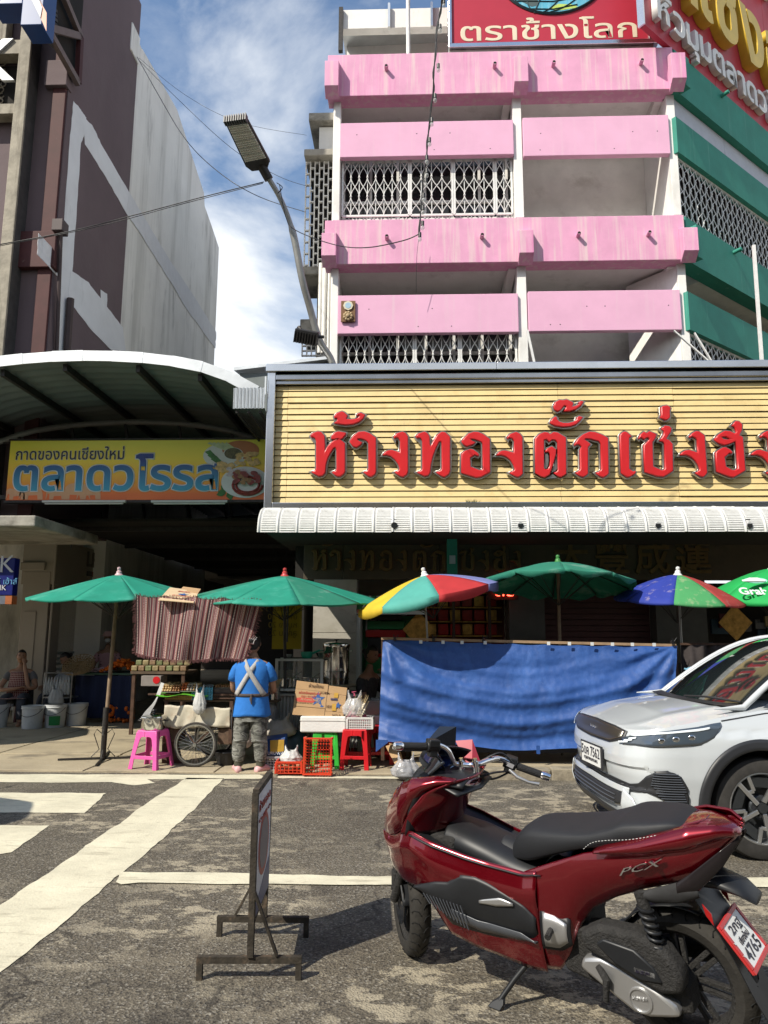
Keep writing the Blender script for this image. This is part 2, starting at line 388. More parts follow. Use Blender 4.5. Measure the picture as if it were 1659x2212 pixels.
def marking(pts,name='road_marking',jit=.018,z=.004):
 P=[gr(*p)for p in pts];rr=random.Random(len(pts)*31+int(pts[0][0]));out=[]
 for i in range(len(P)):
  a,c=P[i],P[(i+1)%len(P)];n=max(1,int((c-a).length/.07));d=(c-a).normalized();nn=Vector((-d.y,d.x,0))
  for k in range(n):
   p=a.lerp(c,k/n);w=noise.noise(p*3.1)*jit*1.3+noise.noise(p*14)*jit*.6
   if k==0:w=0
   out.append(p+nn*w)
 bm=bmesh.new();vs=[bm.verts.new((p.x,p.y,z))for p in out];f=bm.faces.new(vs);bmesh.ops.triangulate(bm,faces=[f])
 me=bpy.data.meshes.new(name);bm.normal_update()
 for f in bm.faces:
  if f.normal.z<0:f.normal_flip()
 bm.to_mesh(me);bm.free();me.materials.append(white_line)
 tag(link(name,me),kind='structure')
marking([(-220,1673),(560,1674),(575,1680),(560,1683),(318,1684),(335,1692),(290,1697),(240,1690),(120,1691),(-220,1689)])
marking([(600,1677),(1250,1680),(1900,1684),(1900,1690),(1250,1685),(600,1681.5)],jit=.006)
marking([(-250,1712),(230,1714),(182,1757),(-250,1755)])
marking([(-300,1783),(106,1784),(25,1842),(0,1846),(-300,1846)])
marking([(404,1681),(484,1682),(395,1772),(300,1858),(240,1905),(130,2000),(0,2102),(-330,2380),(-560,2380),(0,1956),(115,1880),(250,1785),(330,1727)],z=.004)
marking([(256,1886),(540,1889),(810,1896),(1300,1897),(1659,1898),(2500,1898),(2500,1921),(1659,1919),(1200,1916),(810,1914),(540,1912),(300,1909),(262,1913),(250,1908)],z=.008)
paving=mat('worn pavement concrete',(.34,.285,.195),.9,var=.18,scale=1.3,bump=.4,bscale=25,dirt=(.085,.075,.06),dirt_amt=.7,dirt_scale=(1.1,1.6,1),dirt_lo=.54,dirt2=(.35,.32,.26),d2_amt=.5,d2_scale=(5,9,1),d2_lo=.57)
kerb_m=mat('kerb stone',(.26,.225,.165),.9,var=.25,scale=6,bump=.5,bscale=25,dirt=(.09,.075,.055),dirt_amt=.7,dirt_scale=(4,4,5),dirt_lo=.5)
# the flush apron in front of the market: irregular concrete bays with open joints
apron=B().box((-60,8.62,-.1),(0.02,36,.006));tag(apron.build('pavement',paving),kind='structure')
pv=C.objects['pavement']
xs=[-14,-9.4,-6.9,-5.3,-3.7,-2.2,-.9,0.0];ys=[8.64,9.75,10.9,12.6,15.2]
for i in range(7):
 for j in range(4):
  g=.012;x0,x1,y0,y1=xs[i]+g,xs[i+1]-g,ys[j]+g,ys[j+1]-g
  z=.018+.004*((i*3+j*5)%3)
  B().box((x0,y0,.002),(x1,y1,z)).build('paving_slab',paving,pv,bevel=.006,seg=1)
rp=B().box((0.02,8.62,-.1),(70,36,.115));rpo=tag(rp.build('raised_pavement',paving),kind='structure')
x=.03;rr=random.Random(4)
kb=tag(B().box((0.02,8.44,-.1),(70,8.62,.05)).build('kerb',kerb_m),kind='structure')
while x<12:
 w=.78+rr.uniform(-.05,.05);dz=rr.uniform(-.008,.006)
 B().box((x+.006,8.43+rr.uniform(-.008,.008),-.02),(x+w-.006,8.615,.118+dz)).build('kerb_stone',kerb_m,kb,bevel=.014)
 x+=w
 # ================================================================== pink corner building
PX=12.7
def zp(py,Y=PX,px=1090):return at(px,py,Y).z
pb=thing('corner_building','four storey pink and white corner shophouse above the gold shop sign','building',(1.8,13.3,0))
XL,XM,XR=-1.44,1.98,4.90
def part(b_,name,m_,par=pb,**k):return b_.build(name,m_,par,world=True,**k)
YB=14.1
# hull: back walls, floors, sides
part(B().box((XL,YB,0),(XR+.05,22,zp(112))),'wall',recess_wall)
part(B().box((XL,PX+.02,4.0),(XL+.11,YB-.004,zp(118))),'wall',white_wall)
for(a,c)in((112,204),(470,573)):
 part(B().box((XL+.12,PX+.12,zp(c)+.02),(XR-.06,YB-.004,zp(a)-.03)),'floor',white_wall)
 # bands
bz={'roof':(110,200),'mid':(470,566)}
for nm,(a,c)in bz.items():
 z1,z0=zp(a,12.5),zp(c,12.5)
 f=part(B().box((XL-.10,12.5,z0),(XR+.06,12.84,z1)),'parapet_band',pink,bevel=.01)
 for bx_ in(XL-.13,XM-.02,XR-.05):
  zt,zb=z1-(z1-z0)*(.33 if nm=='roof' else .42),z0+.02
  w_=.26
  q=B().hexa([(bx_,12.30,zb+.05),(bx_+w_,12.30,zb+.05),(bx_+w_,12.495,zb-.09),(bx_,12.495,zb-.09),(bx_,12.30,zt),(bx_+w_,12.30,zt),(bx_+w_,12.495,zt+.10),(bx_,12.495,zt+.10)])
  q.build('corbel',pink,f,world=True,bevel=.006)
 xs_=(-.42,1.62,2.72,4.35)if nm=='roof' else(-.40,1.32,3.05,4.30)
 for x_ in xs_:
  zz_=z0+(z1-z0)*(.60 if nm=='roof' else .55)
  p_=B().cyl((x_,12.52,zz_),(x_+.0,12.38,zz_+.01),.038,12);p_.build('drain_pipe',pink,f,world=True,smooth=50)
  B().cyl((x_,12.379,zz_),(x_,12.378,zz_),.029,12).build('drain_mouth',void_m,f,world=True)
for(xa,xb,a,c)in((XL+.15,XM-.02,259,333),(XM+.16,XR-.06,255,338),(XL+.15,XM-.02,634,717),(XM+.16,XR-.06,630,716)):
 o_=part(B().box((xa,12.60,zp(c,12.6)),(xb,12.72,zp(a,12.6))),'sunshade_panel',pink_flat,bevel=.008)
 rr=random.Random(int(a))
 bb=B()
 for k in range(5):
  bb.cyl((rr.uniform(xa+.2,xb-.2),12.602,zp(c,12.6)+.12),(xa,12.60,0),.001,3)if False else None
  xx=rr.uniform(xa+.2,xb-.2);z_=zp(c,12.6)+(.12 if k%2 else .46);bb.cyl((xx,12.599,z_),(xx,12.605,z_),.011,8)
 bb.build('anchor_hole',black_pl,o_,world=True)['kind']='stuff'
 # columns and partition walls
for(x0,x1)in((XL+.02,XL+.145),(XM-.015,XM+.145),(XR-.055,XR+.09)):
 part(B().box((x0,12.66,2.5),(x1,12.95,zp(475,12.66)-.06)),'column',white_wall,bevel=.006)
 part(B().box((x0,12.66,zp(470,12.66)),(x1,12.95,zp(200,12.66))),'column',white_wall,bevel=.006)
part(B().box((XM+.01,12.951,4),(XM+.12,YB-.003,zp(118))),'partition_wall',white_wall)
part(B().box((XR-.05,12.951,4),(XR+.06,YB-.003,zp(118))),'partition_wall',white_wall)
# beams under ceilings (sloping haunches at the right of each bay)
for zt in(zp(204),zp(573)):
 for xq in(XM-.02,XR-.055):
  part(B().hexa([(xq-.14,12.75,zt-.06),(xq,12.75,zt-.06),(xq,YB-.01,zt-.34),(xq-.14,YB-.01,zt-.34),(xq-.14,12.75,zt+.01),(xq,12.75,zt+.01),(xq,YB-.01,zt+.01),(xq-.14,YB-.01,zt+.01)]),'haunch',white_wall)
  # perforated vent wall on the third floor left bay
zv0,zv1=zp(636,13.9),zp(612,13.9);zm=(zv0+zv1)/2
vw=B();xa=XL+.12
vwp=part(B().box((xa,13.95,zv0-.4),(XM,14.09,zv1+.35)),'vent_wall',recess_wall)
for k in range(15):
 x_=xa+.12+k*.215
 B().box((x_,13.93,zm-.07),(x_+.13,13.951,zm+.07)).build('vent_block',void_m,vwp,world=True)
 # window wall behind the grille (second floor left bay) and (lower)
for(a,c)in((345,470),(720,800)):
 zt,zb=zp(a,13.3),zp(c,13.3)-.3
 ww=part(B().box((XL+.12,13.34,zb),(XM-.01,13.40,zt)),'window',glass_dark)
 for k in range(7):
  x_=XL+.14+k*.53;B().box((x_,13.28,zb),(x_+.05,13.338,zt)).build('window_frame',white_paint_metal,ww,world=True)
 B().box((XL+.12,13.275,zb+.62),(XM-.01,13.335,zb+.67)).build('window_frame',white_paint_metal,ww,world=True)
 # security grilles: each with frame, bars and diamond lattice
def grille(x0,x1,z0,z1,Y,par,nb,m_=white_paint_metal,fr=True,flip=None,amp=None,rows=3,depth=None):
 T=(lambda x_,z_,dy=0:(x_,Y+dy,z_))if flip is None else flip
 g=B()
 if fr:
  for s_ in((x0,z0,x1,z0),(x0,z1,x1,z1),(x0,z0,x0,z1),(x1,z0,x1,z1)):
   g.bar(T(s_[0],s_[1]),T(s_[2],s_[3]),.035,up=(0,0,1)if s_[1]==s_[3]else(0,1,0))
 else:
  g.bar(T(x0,z1),T(x1,z1),.03)
 f_=g.build('grille_frame',m_,par,world=True)
 dx=(x1-x0)/nb;a_=amp or dx*.5
 v_=B();l_=B();k_=B()
 for i in range(1,nb):
  xx=x0+dx*i;v_.bar(T(xx,z0,.01),T(xx,z1,.01),.014,up=(0,1,0))
 rh=(z1-z0)/rows
 for i in range(nb):
  xc=x0+dx*(i+.5)
  for s_ in(-1,1):
   pts=[]
   for k in range(rows*8+1):
    q=k/8;pts.append(T(xc+s_*a_*math.cos(q*PI+(PI if i%2 else 0)),z0+rh*q,-.012))
   l_.tube(pts,.008,4,cap=False)
 for i in range(nb+1):
  for k in range(rows+1):
   if 0<i<nb and 0<k<rows:k_.ball(T(x0+dx*i,z0+rh*k,-.012),.022,6)
 v_.build('grille_bar',m_,par,world=True)['kind']='stuff';l_.build('lattice',m_,par,world=True)['kind']='stuff'
 k_.build('lattice_knot',m_,par,world=True)['kind']='stuff'
for(a,c)in((337,462),(718,812)):
 z1,z0=zp(a,12.8),zp(c,12.8);X_=[XL+.17,.02,.84,1.62,XM-.03]if a<400 else[XL+.17,.10,.92,XM-.03];nbs=[8,4,4,2]if a<400 else[9,5,6]
 gp=thing('window_grille','white diamond lattice security grille on the %s floor of the pink building'%('fourth' if a<400 else 'third'),'window grille',(.3,12.8,z0),group='white security grilles')
 for i in range(len(nbs)):grille(X_[i]+.02,X_[i+1]-.02,z0,z1,12.8,gp,nbs[i],rows=3 if a<400 else 2)
 if a<400:
  q=B()
  for k in range(48):q.bar((X_[0]+k*.068,12.9,z0-.16),(X_[0]+k*.068,12.9,z0+.02),.012,up=(0,1,0))
  q.bar((X_[0],12.9,z0-.02),(X_[-1],12.9,z0-.02),.03);q.build('balustrade',white_paint_metal,gp,world=True)['kind']='stuff'
  # lucky mirror plaque
q=at(752,672,12.55)
pq=thing('wall_plaque','small brown plaque with round mirror and carved mask on the pink panel','plaque',q)
B().cbox((0,.018,0),(.26,.03,.40)).build('board',mat('brown plaque',(.16,.08,.03),.6),pq,bevel=.004)
B().cyl((0,.0,.10),(0,-.02,.10),.09,8).build('mirror_frame',mat('ivory',(.6,.55,.42),.5),pq)
B().cyl((0,-.021,.10),(0,-.024,.10),.055,24).build('mirror',mat('pale blue disc',(.35,.5,.62),.2),pq)
cv=B()
for k in range(9):
 t_=2*PI*k/9;cv.ball((.065*math.cos(t_),-.01,-.10+.065*math.sin(t_)),.032,6)
cv.ball((0,-.015,-.10),.05,8);cv.build('carving',mat('carved wood',(.38,.28,.16),.6),pq,smooth=60)
# ---- roof shed, pole, narrow building behind
rs=thing('roof_room','white rooftop room with ribbed metal roof above the pink parapet','roof room',(0.2,16,13))
z0,z1=at(850,112,15).z-1,at(850,58,15).z
part(B().box((at(750,60,15).x,15,z0),(at(985,60,15).x,19,z1)),'wall',white_wall,rs)
a0,a1=at(737,30,14.2),at(985,2,14.2)
b0=at(748,52,14.2)
part(B().hexa([(a0.x,14.2,b0.z-.02),(a1.x,14.2,b0.z+.05),(a1.x,19,b0.z+1.0),(a0.x,19,b0.z+1.0),(a0.x,14.2,b0.z+.05),(a1.x,14.2,b0.z+.12),(a1.x,19,b0.z+1.1),(a0.x,19,b0.z+1.1)]),'roof',galv,rs)
part(B().box((a0.x,14.0,b0.z-.30),(a1.x,14.19,b0.z+.16)),'fascia',white_wall,rs)
part(B().box((a0.x-.02,13.9,b0.z-.9),(a0.x+.07,14.0,b0.z+.15)),'downpipe',dark_metal,rs)
for px in(838,930):part(B().box((at(px,50,14).x,13.9,b0.z-.36),(at(px,50,14).x+.05,14.0,b0.z+.22)),'bracket',galv,rs)
p=at(882,60,13.4)
tag(B().cyl((p.x,13.4,p.z-1.2),(p.x-.02,13.4,p.z+6),.042,12).build('vent_pipe',white_paint_metal,smooth=50),'tall white pipe rising from the roof beside the string light cable','pipe')
nb_=thing('narrow_building','narrow weathered white building with pierced screen blocks left of the pink building','building',(-3,17.5,0))
YN=16.5
nx0,nx1=at(661,400,YN).x,-1.2
def zn(py):return at(690,py,YN).z
part(B().box((nx0+.25,YN+1.0,0),(nx1,YN+9,zn(262))),'wall',conc,nb_)
part(B().box((nx0+.06,YN-.2,zn(272)),(nx1,YN+1.0,zn(255))),'roof_slab',conc,nb_,bevel=.02)
part(B().box((nx0+.3,YN,zn(335)),(nx1,YN+.995,zn(275))),'balcony_wall',white_wall,nb_)
part(B().box((nx0-.02,YN-.3,zn(352)),(nx1,YN+1.0,zn(338))),'ledge',conc,nb_,bevel=.02)
part(B().box((nx0-.05,YN-.3,zn(605)),(nx1,YN+1.0,zn(588))),'ledge',conc,nb_,bevel=.02)
part(B().box((nx0+.3,YN+.2,zn(780)),(nx1,YN+.995,zn(606))),'wall',conc,nb_)
part(B().box((nx0-.02,YN-.3,zn(725)),(nx1,YN+1.0,zn(700))),'ledge',conc,nb_,bevel=.02)
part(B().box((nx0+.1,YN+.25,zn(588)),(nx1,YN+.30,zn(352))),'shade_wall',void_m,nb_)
sc=B();zz1,zz0=zn(352),zn(588);cw=.11
ncol=int((nx1-nx0)/cw)
for i in range(ncol+1):sc.box((nx0+i*cw-.012,YN-.06,zz0),(nx0+i*cw+.012,YN+.02,zz1))
for i in range(ncol):
 z_=zz0+(.0 if i%2 else .15)
 while z_<zz1:sc.box((nx0+i*cw+.012,YN-.05,z_),(nx0+(i+1)*cw-.012,YN+.015,z_+.03));z_+=.30
part(sc,'screen_block',white_wall,nb_)['kind']='stuff'
sc=B();zz1,zz0=zn(726),zn(770)
for i in range(ncol+1):sc.box((nx0+i*cw-.012,YN-.06,zz0),(nx0+i*cw+.012,YN+.02,zz1))
for k in range(5):sc.box((nx0,YN-.05,zz0+k*.12),(nx1,YN+.015,zz0+k*.12+.025))
part(sc,'screen_block',white_wall,nb_)['kind']='stuff'
for px,r_ in((691,.045),(700,.055),(710,.035)):
 x_=at(px,680,YN-.5).x
 part(B().tube([(x_,YN-.5,zn(780)),(x_,YN-.5,zn(592)),(x_,YN-.2,zn(590))],r_,10),'drain_pipe',white_wall,nb_,smooth=50)
rd=thing('lean_to_roof','low grey metal lean-to roof between the two buildings','roof',(-2.4,14,5.8))
A,Bq,Cq,D=at(505,800,13.2),at(720,774,13.2),at(720,768,15.8),at(505,792,15.8)
part(B().hexa([A,Bq,Bq+Vector((0,3,.5)),A+Vector((0,3,.5)),A+Vector((0,0,.06)),Bq+Vector((0,0,.06)),Bq+Vector((0,3,.56)),A+Vector((0,3,.56))]),'sheet',galv,rd)
part(B().box((A.x+.1,13.3,A.z-2),(Bq.x+.5,16,A.z-.02)),'wall',sheet_under,rd)
# ---- green side facade
E0=Vector((XR+.10,12.55,0));gd=ray(2903,1371);gd.z=0;gd.normalize();gn=Vector((gd.y,-gd.x,0))  # outward normal towards the street
if gn.y>0:gn=-gn
def G(s,o,z):return E0+gd*s+gn*o+Vector((0,0,z))
GL=26.0
def gbox(s0,s1,o0,o1,z0,z1,name,m_,par,**k):
 return B().hexa([G(s0,o1,z0),G(s1,o1,z0),G(s1,o0,z0),G(s0,o0,z0),G(s0,o1,z1),G(s1,o1,z1),G(s1,o0,z1),G(s0,o0,z1)]).build(name,m_,par,world=True,**k)
gf=thing('green_side_building','green side wing of the corner shophouse with lattice windows','building',G(3,-2,0))
zr1,zr0,zm1,zm0=zp(110,12.5),zp(200,12.5),zp(470,12.5),zp(566,12.5)
zs=[zp(c,12.6)for c in(259,335,634,716)]
rf_=gbox(.01,GL,-.3,.0,zr0,zr1,'parapet_band',green_paint,gf)
mf_=gbox(.01,GL,-.3,.0,zm0,zm1,'parapet_band',green_paint,gf)
for s_ in(1.75,4.4,7.2):
 for ff,zz_ in((rf_,zr0+.75),(mf_,zm0+.75)):
  B().cyl(G(s_,-.02,zz_),G(s_,.16,zz_+.02),.04,10).build('drain_pipe',green_paint,ff,world=True,smooth=50)
for zb_ in(zr0,zm0):gbox(.0,.16,.01,.2,zb_+.0,zb_+.62,'corbel',green_paint,gf,bevel=.005)
k_=0
for s_ in(0.02,2.0,4.0,6.0,8.0,12):
 gbox(s_+.012,s_+(1.98 if s_<8 else 4),-.28,-.14,zs[0]+.01,zr0-.01,'wall_panel',greyblue,gf)
gbox(.01,GL,-.26,-.05,zs[1],zs[0],'sunshade_panel',green_paint,gf)
gbox(.01,GL,-.26,-.05,zs[3],zs[2],'sunshade_panel',green_paint,gf)
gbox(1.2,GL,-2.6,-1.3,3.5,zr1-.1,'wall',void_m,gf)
gbox(1.0,GL,-1.29,-.31,zm0+.05,zm1-.05,'floor',recess_wall,gf)
gbox(.0,.12,-1.28,-.15,3.5,zm0,'column',white_wall,gf)
for s_ in(5.5,11):gbox(s_,s_+.16,-1.28,-.3,3.5,zm0,'column',white_wall,gf)
for(z0,z1,nm)in((zm1+.02,zs[1]-.02,'upper'),(zp(812,12.6),zs[3]-.02,'lower')):
 gg=thing('window_grille','long %s white lattice grille in the green side wing'%nm,'window grille',G(3,-.1,z0),group='white security grilles')
 fl=lambda x_,z_,dy=0:tuple(G(x_,-.16+dy*-1,z_))
 grille(.15,9.0,z0,z1,0,gg,44,white_paint_metal,fr=True,flip=fl,rows=5 if nm=='upper' else 3)
 # slanting stays in front of the corner
for(p_,q_)in(((1325,1172),(1470,1300)),((1398,1180),(1470,1300))):
 a_,c_=[at((1200+u*1.1284)/1.8517,v*1.1284/1.8517,12.2)for u,v in(p_,q_)]
 tag(B().bar(a_,c_,.04,.02).build('steel_stay',white_paint_metal),'white steel stay slanting down to the gold sign near the corner%s'%(', left one' if p_[0]<1350 else ', right one'),'metal stay')
a_,c_=[at((1200+u*1.1284)/1.8517,v*1.1284/1.8517,12.0)for u,v in((805,1170),(832,1292))]
tag(B().bar(a_,c_,.04,.02).build('steel_stay',white_paint_metal),'white steel stay beside the middle column of the pink building','metal stay')
a_,c_=at(1628,530,11.4),at(1647,800,11.4)
tag(B().bar(a_,c_,.045,.045).build('steel_stay',white_paint_metal),'thin upright white post in front of the green side wing','metal stay')
# ================================================================== rooftop billboards
bbm=mat('billboard red print',(.40,.022,.045),.45,var=.05,scale=2)
cream_print=mat('cream print',(.66,.58,.43),.5,var=.08,scale=1.5)
tb=thing('rooftop_billboard','red rooftop billboard with cream Thai lettering under a blue globe','billboard',(3,12.9,12.9))
YT=12.75
x0,x1=at(976,50,YT).x,at(1398,50,YT).x;zb=at(1190,92,YT).z;zt=zb+5.2
part(B().box((x0,YT,zb),(x1,YT+.25,zt)),'panel',bbm,tb)
for(a,c,m_)in(((x0-.07,YT-.05,zb-.09),(x1+.18,YT+.3,zb-.002),chrome),((x0-.07,YT-.05,zb),(x0-.002,YT+.3,zt),chrome),((x1+.002,YT-.05,zb),(x1+.16,YT+.3,zt),chrome)):
 part(B().box(a,c),'frame',m_,tb,bevel=.008)
part(B().box((x0-.05,YT+.02,zb-.32),(x1+.1,YT+.28,zb-.095)),'base_box',conc,tb)
lx0,lz0=at(995,88,YT-.01).x,at(995,88,YT-.01).z;lx1=at(1378,88,YT-.01).x
me=text_mesh('ตราช้างโลก',1,0,bevel=.014,res=3)
xs_=[v.co.x for v in me.vertices];ys_=[v.co.y for v in me.vertices];sx_=(lx1-lx0)/(max(xs_)-min(xs_));zh=at(1190,37,YT).z-lz0;sy_=zh/(max(ys_)-0)
for v in me.vertices:v.co.x=(v.co.x-min(xs_))*sx_;v.co.y*=sy_;v.co.z*=.2
me.materials.append(cream_print);o_=link('lettering',me,tb,True);o_.location=(lx0,YT-.004,lz0);o_.rotation_euler=(PI/2,0,0)
gc=at(1192,-62,YT);gr_=gc.z-at(1192,30,YT).z
globe_blue=mat('globe blue print',(.10,.38,.52),.4,var=.25,scale=3,dirt=(.35,.6,.68),dirt_amt=.6,dirt_scale=(12,1,1.5),dirt_lo=.5)
q=B().mtx(Matrix.LocRotScale(Vector((gc.x,YT-.004,gc.z)),Euler((PI/2,0,0)),Vector((gr_*1.12,gr_,1))));q.cyl((0,0,0),(0,0,.004),1.0,64)
q.build('globe_print',globe_blue,tb,world=True)
dk=mat('dark print',(.015,.045,.055),.5);gq=B();rx_,rz_=gr_*1.12,gr_
gq.tube([(gc.x+rx_*math.cos(2*PI*k/64),YT-.014,gc.z+rz_*math.sin(2*PI*k/64))for k in range(64)],.03,4,closed=True)
for s_ in(-.75,-.4,0,.4,.75):
 gq.tube([(gc.x+rx_*(s_*math.cos(PI*k/20-PI/2)*1+0.35*math.sin(PI*k/20-PI/2)*(1-abs(s_)*.6)),YT-.012,gc.z+rz_*.98*math.sin(PI*k/20-PI/2))for k in range(21)],.014,4)
for s_ in(-.9,-.72,-.5,-.2,.2,.6):
 w_=math.sqrt(1-s_*s_);gq.tube([(gc.x+rx_*w_*u,YT-.012,gc.z+rz_*(s_+.22*w_*u*(1 if u>0 else-.2)))for u in[(-1+k/8)for k in range(17)]if(w_*u)**2+(s_+.22*w_*u*(1 if u>0 else-.2))**2<.98],.014,4)
gq.build('globe_line',dk,tb,world=True)
B().prism([(gc.x-.12,gc.z-rz_*.90),(gc.x+.10,gc.z-rz_*.78),(gc.x+.36,gc.z-rz_*.80),(gc.x+.5,gc.z-rz_*.87),(gc.x+.15,gc.z-rz_*.93)],YT-.006,YT-.011).build('land_print',mat('yellow green print',(.45,.58,.12),.5),tb,world=True)
B().prism([(gc.x-.75,gc.z-rz_*.62),(gc.x-.3,gc.z-rz_*.66),(gc.x-.28,gc.z-rz_*.80),(gc.x-.42,gc.z-rz_*.83),(gc.x-.55,gc.z-rz_*.74)],YT-.006,YT-.011).build('land_print',mat('slate print',(.07,.10,.10),.5),tb,world=True)
# oblique red sign along the green wing
sg=thing('side_billboard','long red billboard with raised gold and white Thai letters above the green wing','billboard',G(3,.35,13))
side_red=mat('red cladding',(.42,.03,.05),.45,var=.1,scale=1.2)
zb=zr1+.02
for k in range(12):
 gbox(-.9+k*1.25,-.9+(k+1)*1.25-.012,-.12,-.02,zb,zb+7.5,'panel',side_red,sg)
gbox(-.945,-.91,-.14,-.01,zb-.0,zb+7.5,'frame',chrome,sg)
white_let=mat('white channel letter',(.66,.66,.64),.45,var=.06,scale=4)
gold_let=mat('gold channel letter',(.58,.40,.045),.35,.1,var=.12,scale=3)
def side_text(s,s0,z0,h,w,dep,m_,off,nm):
 me=text_mesh(s,1,.5,offset=off,res=3)
 xs_=[v.co.x for v in me.vertices];mxx,mnx=max(xs_),min(xs_)
 for v in me.vertices:v.co.x=(v.co.x-mnx)*w/(mxx-mnx);v.co.y*=h/.62;v.co.z=(v.co.z+.5)*dep
 me.materials.append(m_);o_=link(nm,me,sg,True)
 M_=Matrix((gd,Vector((0,0,1)),gn)).transposed().to_4x4();M_.translation=G(s0,.345,z0)
 o_.matrix_parent_inverse=wm(sg).inverted()@M_
def letters_row(words,s0,z0,h,w,dep,m_,off,nm):
 me=text_mesh(words,1,.1,offset=off,res=2);xs_=[v.co.x for v in me.vertices];tot=max(xs_)-min(xs_);bpy.data.meshes.remove(me)
 # each letter (with its marks) its own mesh, laid at its advance
 cl=[]
 for ch in words:
  if ch in 'ัิีุู่้๊' and cl:cl[-1]+=ch
  else:cl.append(ch)
 adv=0;sp=w/tot
 for c_ in cl:
  me=text_mesh(c_,1,.5,offset=off,res=3);xs_=[v.co.x for v in me.vertices]
  if len(c_)>2:
   pass
  wd=max(xs_)-min(xs_);mn=min(xs_)
  for v in me.vertices:v.co.x=(v.co.x-mn)*sp;v.co.y*=h/.62;v.co.z=(v.co.z+.5)*dep
  me.materials.append(m_);o_=link(nm,me,sg,True)
  M_=Matrix((gd,Vector((0,0,1)),gn)).transposed().to_4x4();M_.translation=G(s0+adv,-.015,z0)
  o_.matrix_parent_inverse=wm(sg).inverted()@M_
  adv+=(wd+.07)*sp
letters_row('หัวมุมตลาดวโรรส',-.66,zb+.24,.50,5.9,.12,white_let,.022,'white_letter')
letters_row('กเซ่งฮง',-.25,zb+1.15,1.35,5.6,.2,gold_let,.03,'gold_letter')
letters_row('ร้านทองเชียงใหม่',3.9,zb+3.6,.62,7.6,.20,white_let,.022,'white_letter')
# ================================================================== gold shop sign
YS=9.9
def Z9(py,Y=YS,px=1100):return at(px,py,Y).z
gs=thing('shop_sign','long cream boarded shop sign in a steel frame with big red Thai letters','shop sign',(1.5,YS,3.2))
sx0,sx1=at(594,950,YS).x,8.5
zt,zb=Z9(829),Z9(1086)
part(B().box((sx0-.02,YS+.05,zb-.02),(sx1,YS+.25,zt+.02)),'backing',dark_metal,gs)
ph=(zt-zb)/20;rr=random.Random(3)
cuts=[sx0+.17,2.05,3.62,5.6]
for k in range(20):
 xs_=[sx0]+[c+rr.uniform(-.01,.01)for c in cuts]+[sx1]
 for i in range(len(xs_)-1):
  z0=zb+k*ph;dy=rr.uniform(-.004,.004)
  B().hexa([(xs_[i]+.002,YS+dy,z0+.007),(xs_[i+1]-.002,YS+dy+rr.uniform(-.002,.002),z0+.007),(xs_[i+1]-.002,YS+.05,z0+.007),(xs_[i]+.002,YS+.05,z0+.007),(xs_[i]+.002,YS+dy+.014,z0+ph-.006),(xs_[i+1]-.002,YS+dy+.014,z0+ph-.006),(xs_[i+1]-.002,YS+.05,z0+ph-.006),(xs_[i]+.002,YS+.05,z0+ph-.006)]).build('plank',cream_board,gs,world=True)
steel_soft=mat('dull steel trim',(.34,.35,.37),.24,1.0,var=.15,scale=2)
fl=at(572,1097,YS).x
part(B().box((fl,YS-.09,zb-.10),(sx0,YS+.25,Z9(829)+.22)),'frame',chrome,gs,bevel=.01)
part(B().box((sx0+.001,YS-.09,zb-.095),(sx1,YS+.24,zb-.004)),'frame',chrome,gs,bevel=.008)
part(B().box((sx0+.001,YS-.05,zt+.002),(sx1,YS+.24,zt+.05)),'frame',steel_soft,gs,bevel=.006)
part(B().box((sx0+.001,YS-.085,zt+.052),(sx1,YS+.24,zt+.135)),'frame',steel_soft,gs,bevel=.012)
x_=fl-.02
for w_ in(3.2,4.0,4.0):
 part(B().box((x_,YS-.13,zt+.165),(x_+w_-.004,YS+.45,zt+.27)),'cap',chrome,gs,bevel=.008);x_+=w_
part(B().box((fl+.05,YS+.25,zb-.1),(sx1,YS+.5,zt+.16)),'box_back',dark_metal,gs)
GA=dict(o=(1200,1560),s=.42194);GB=dict(o=(1850,1560),s=.42194);GC=dict(o=(2472,1600),s=.36166)
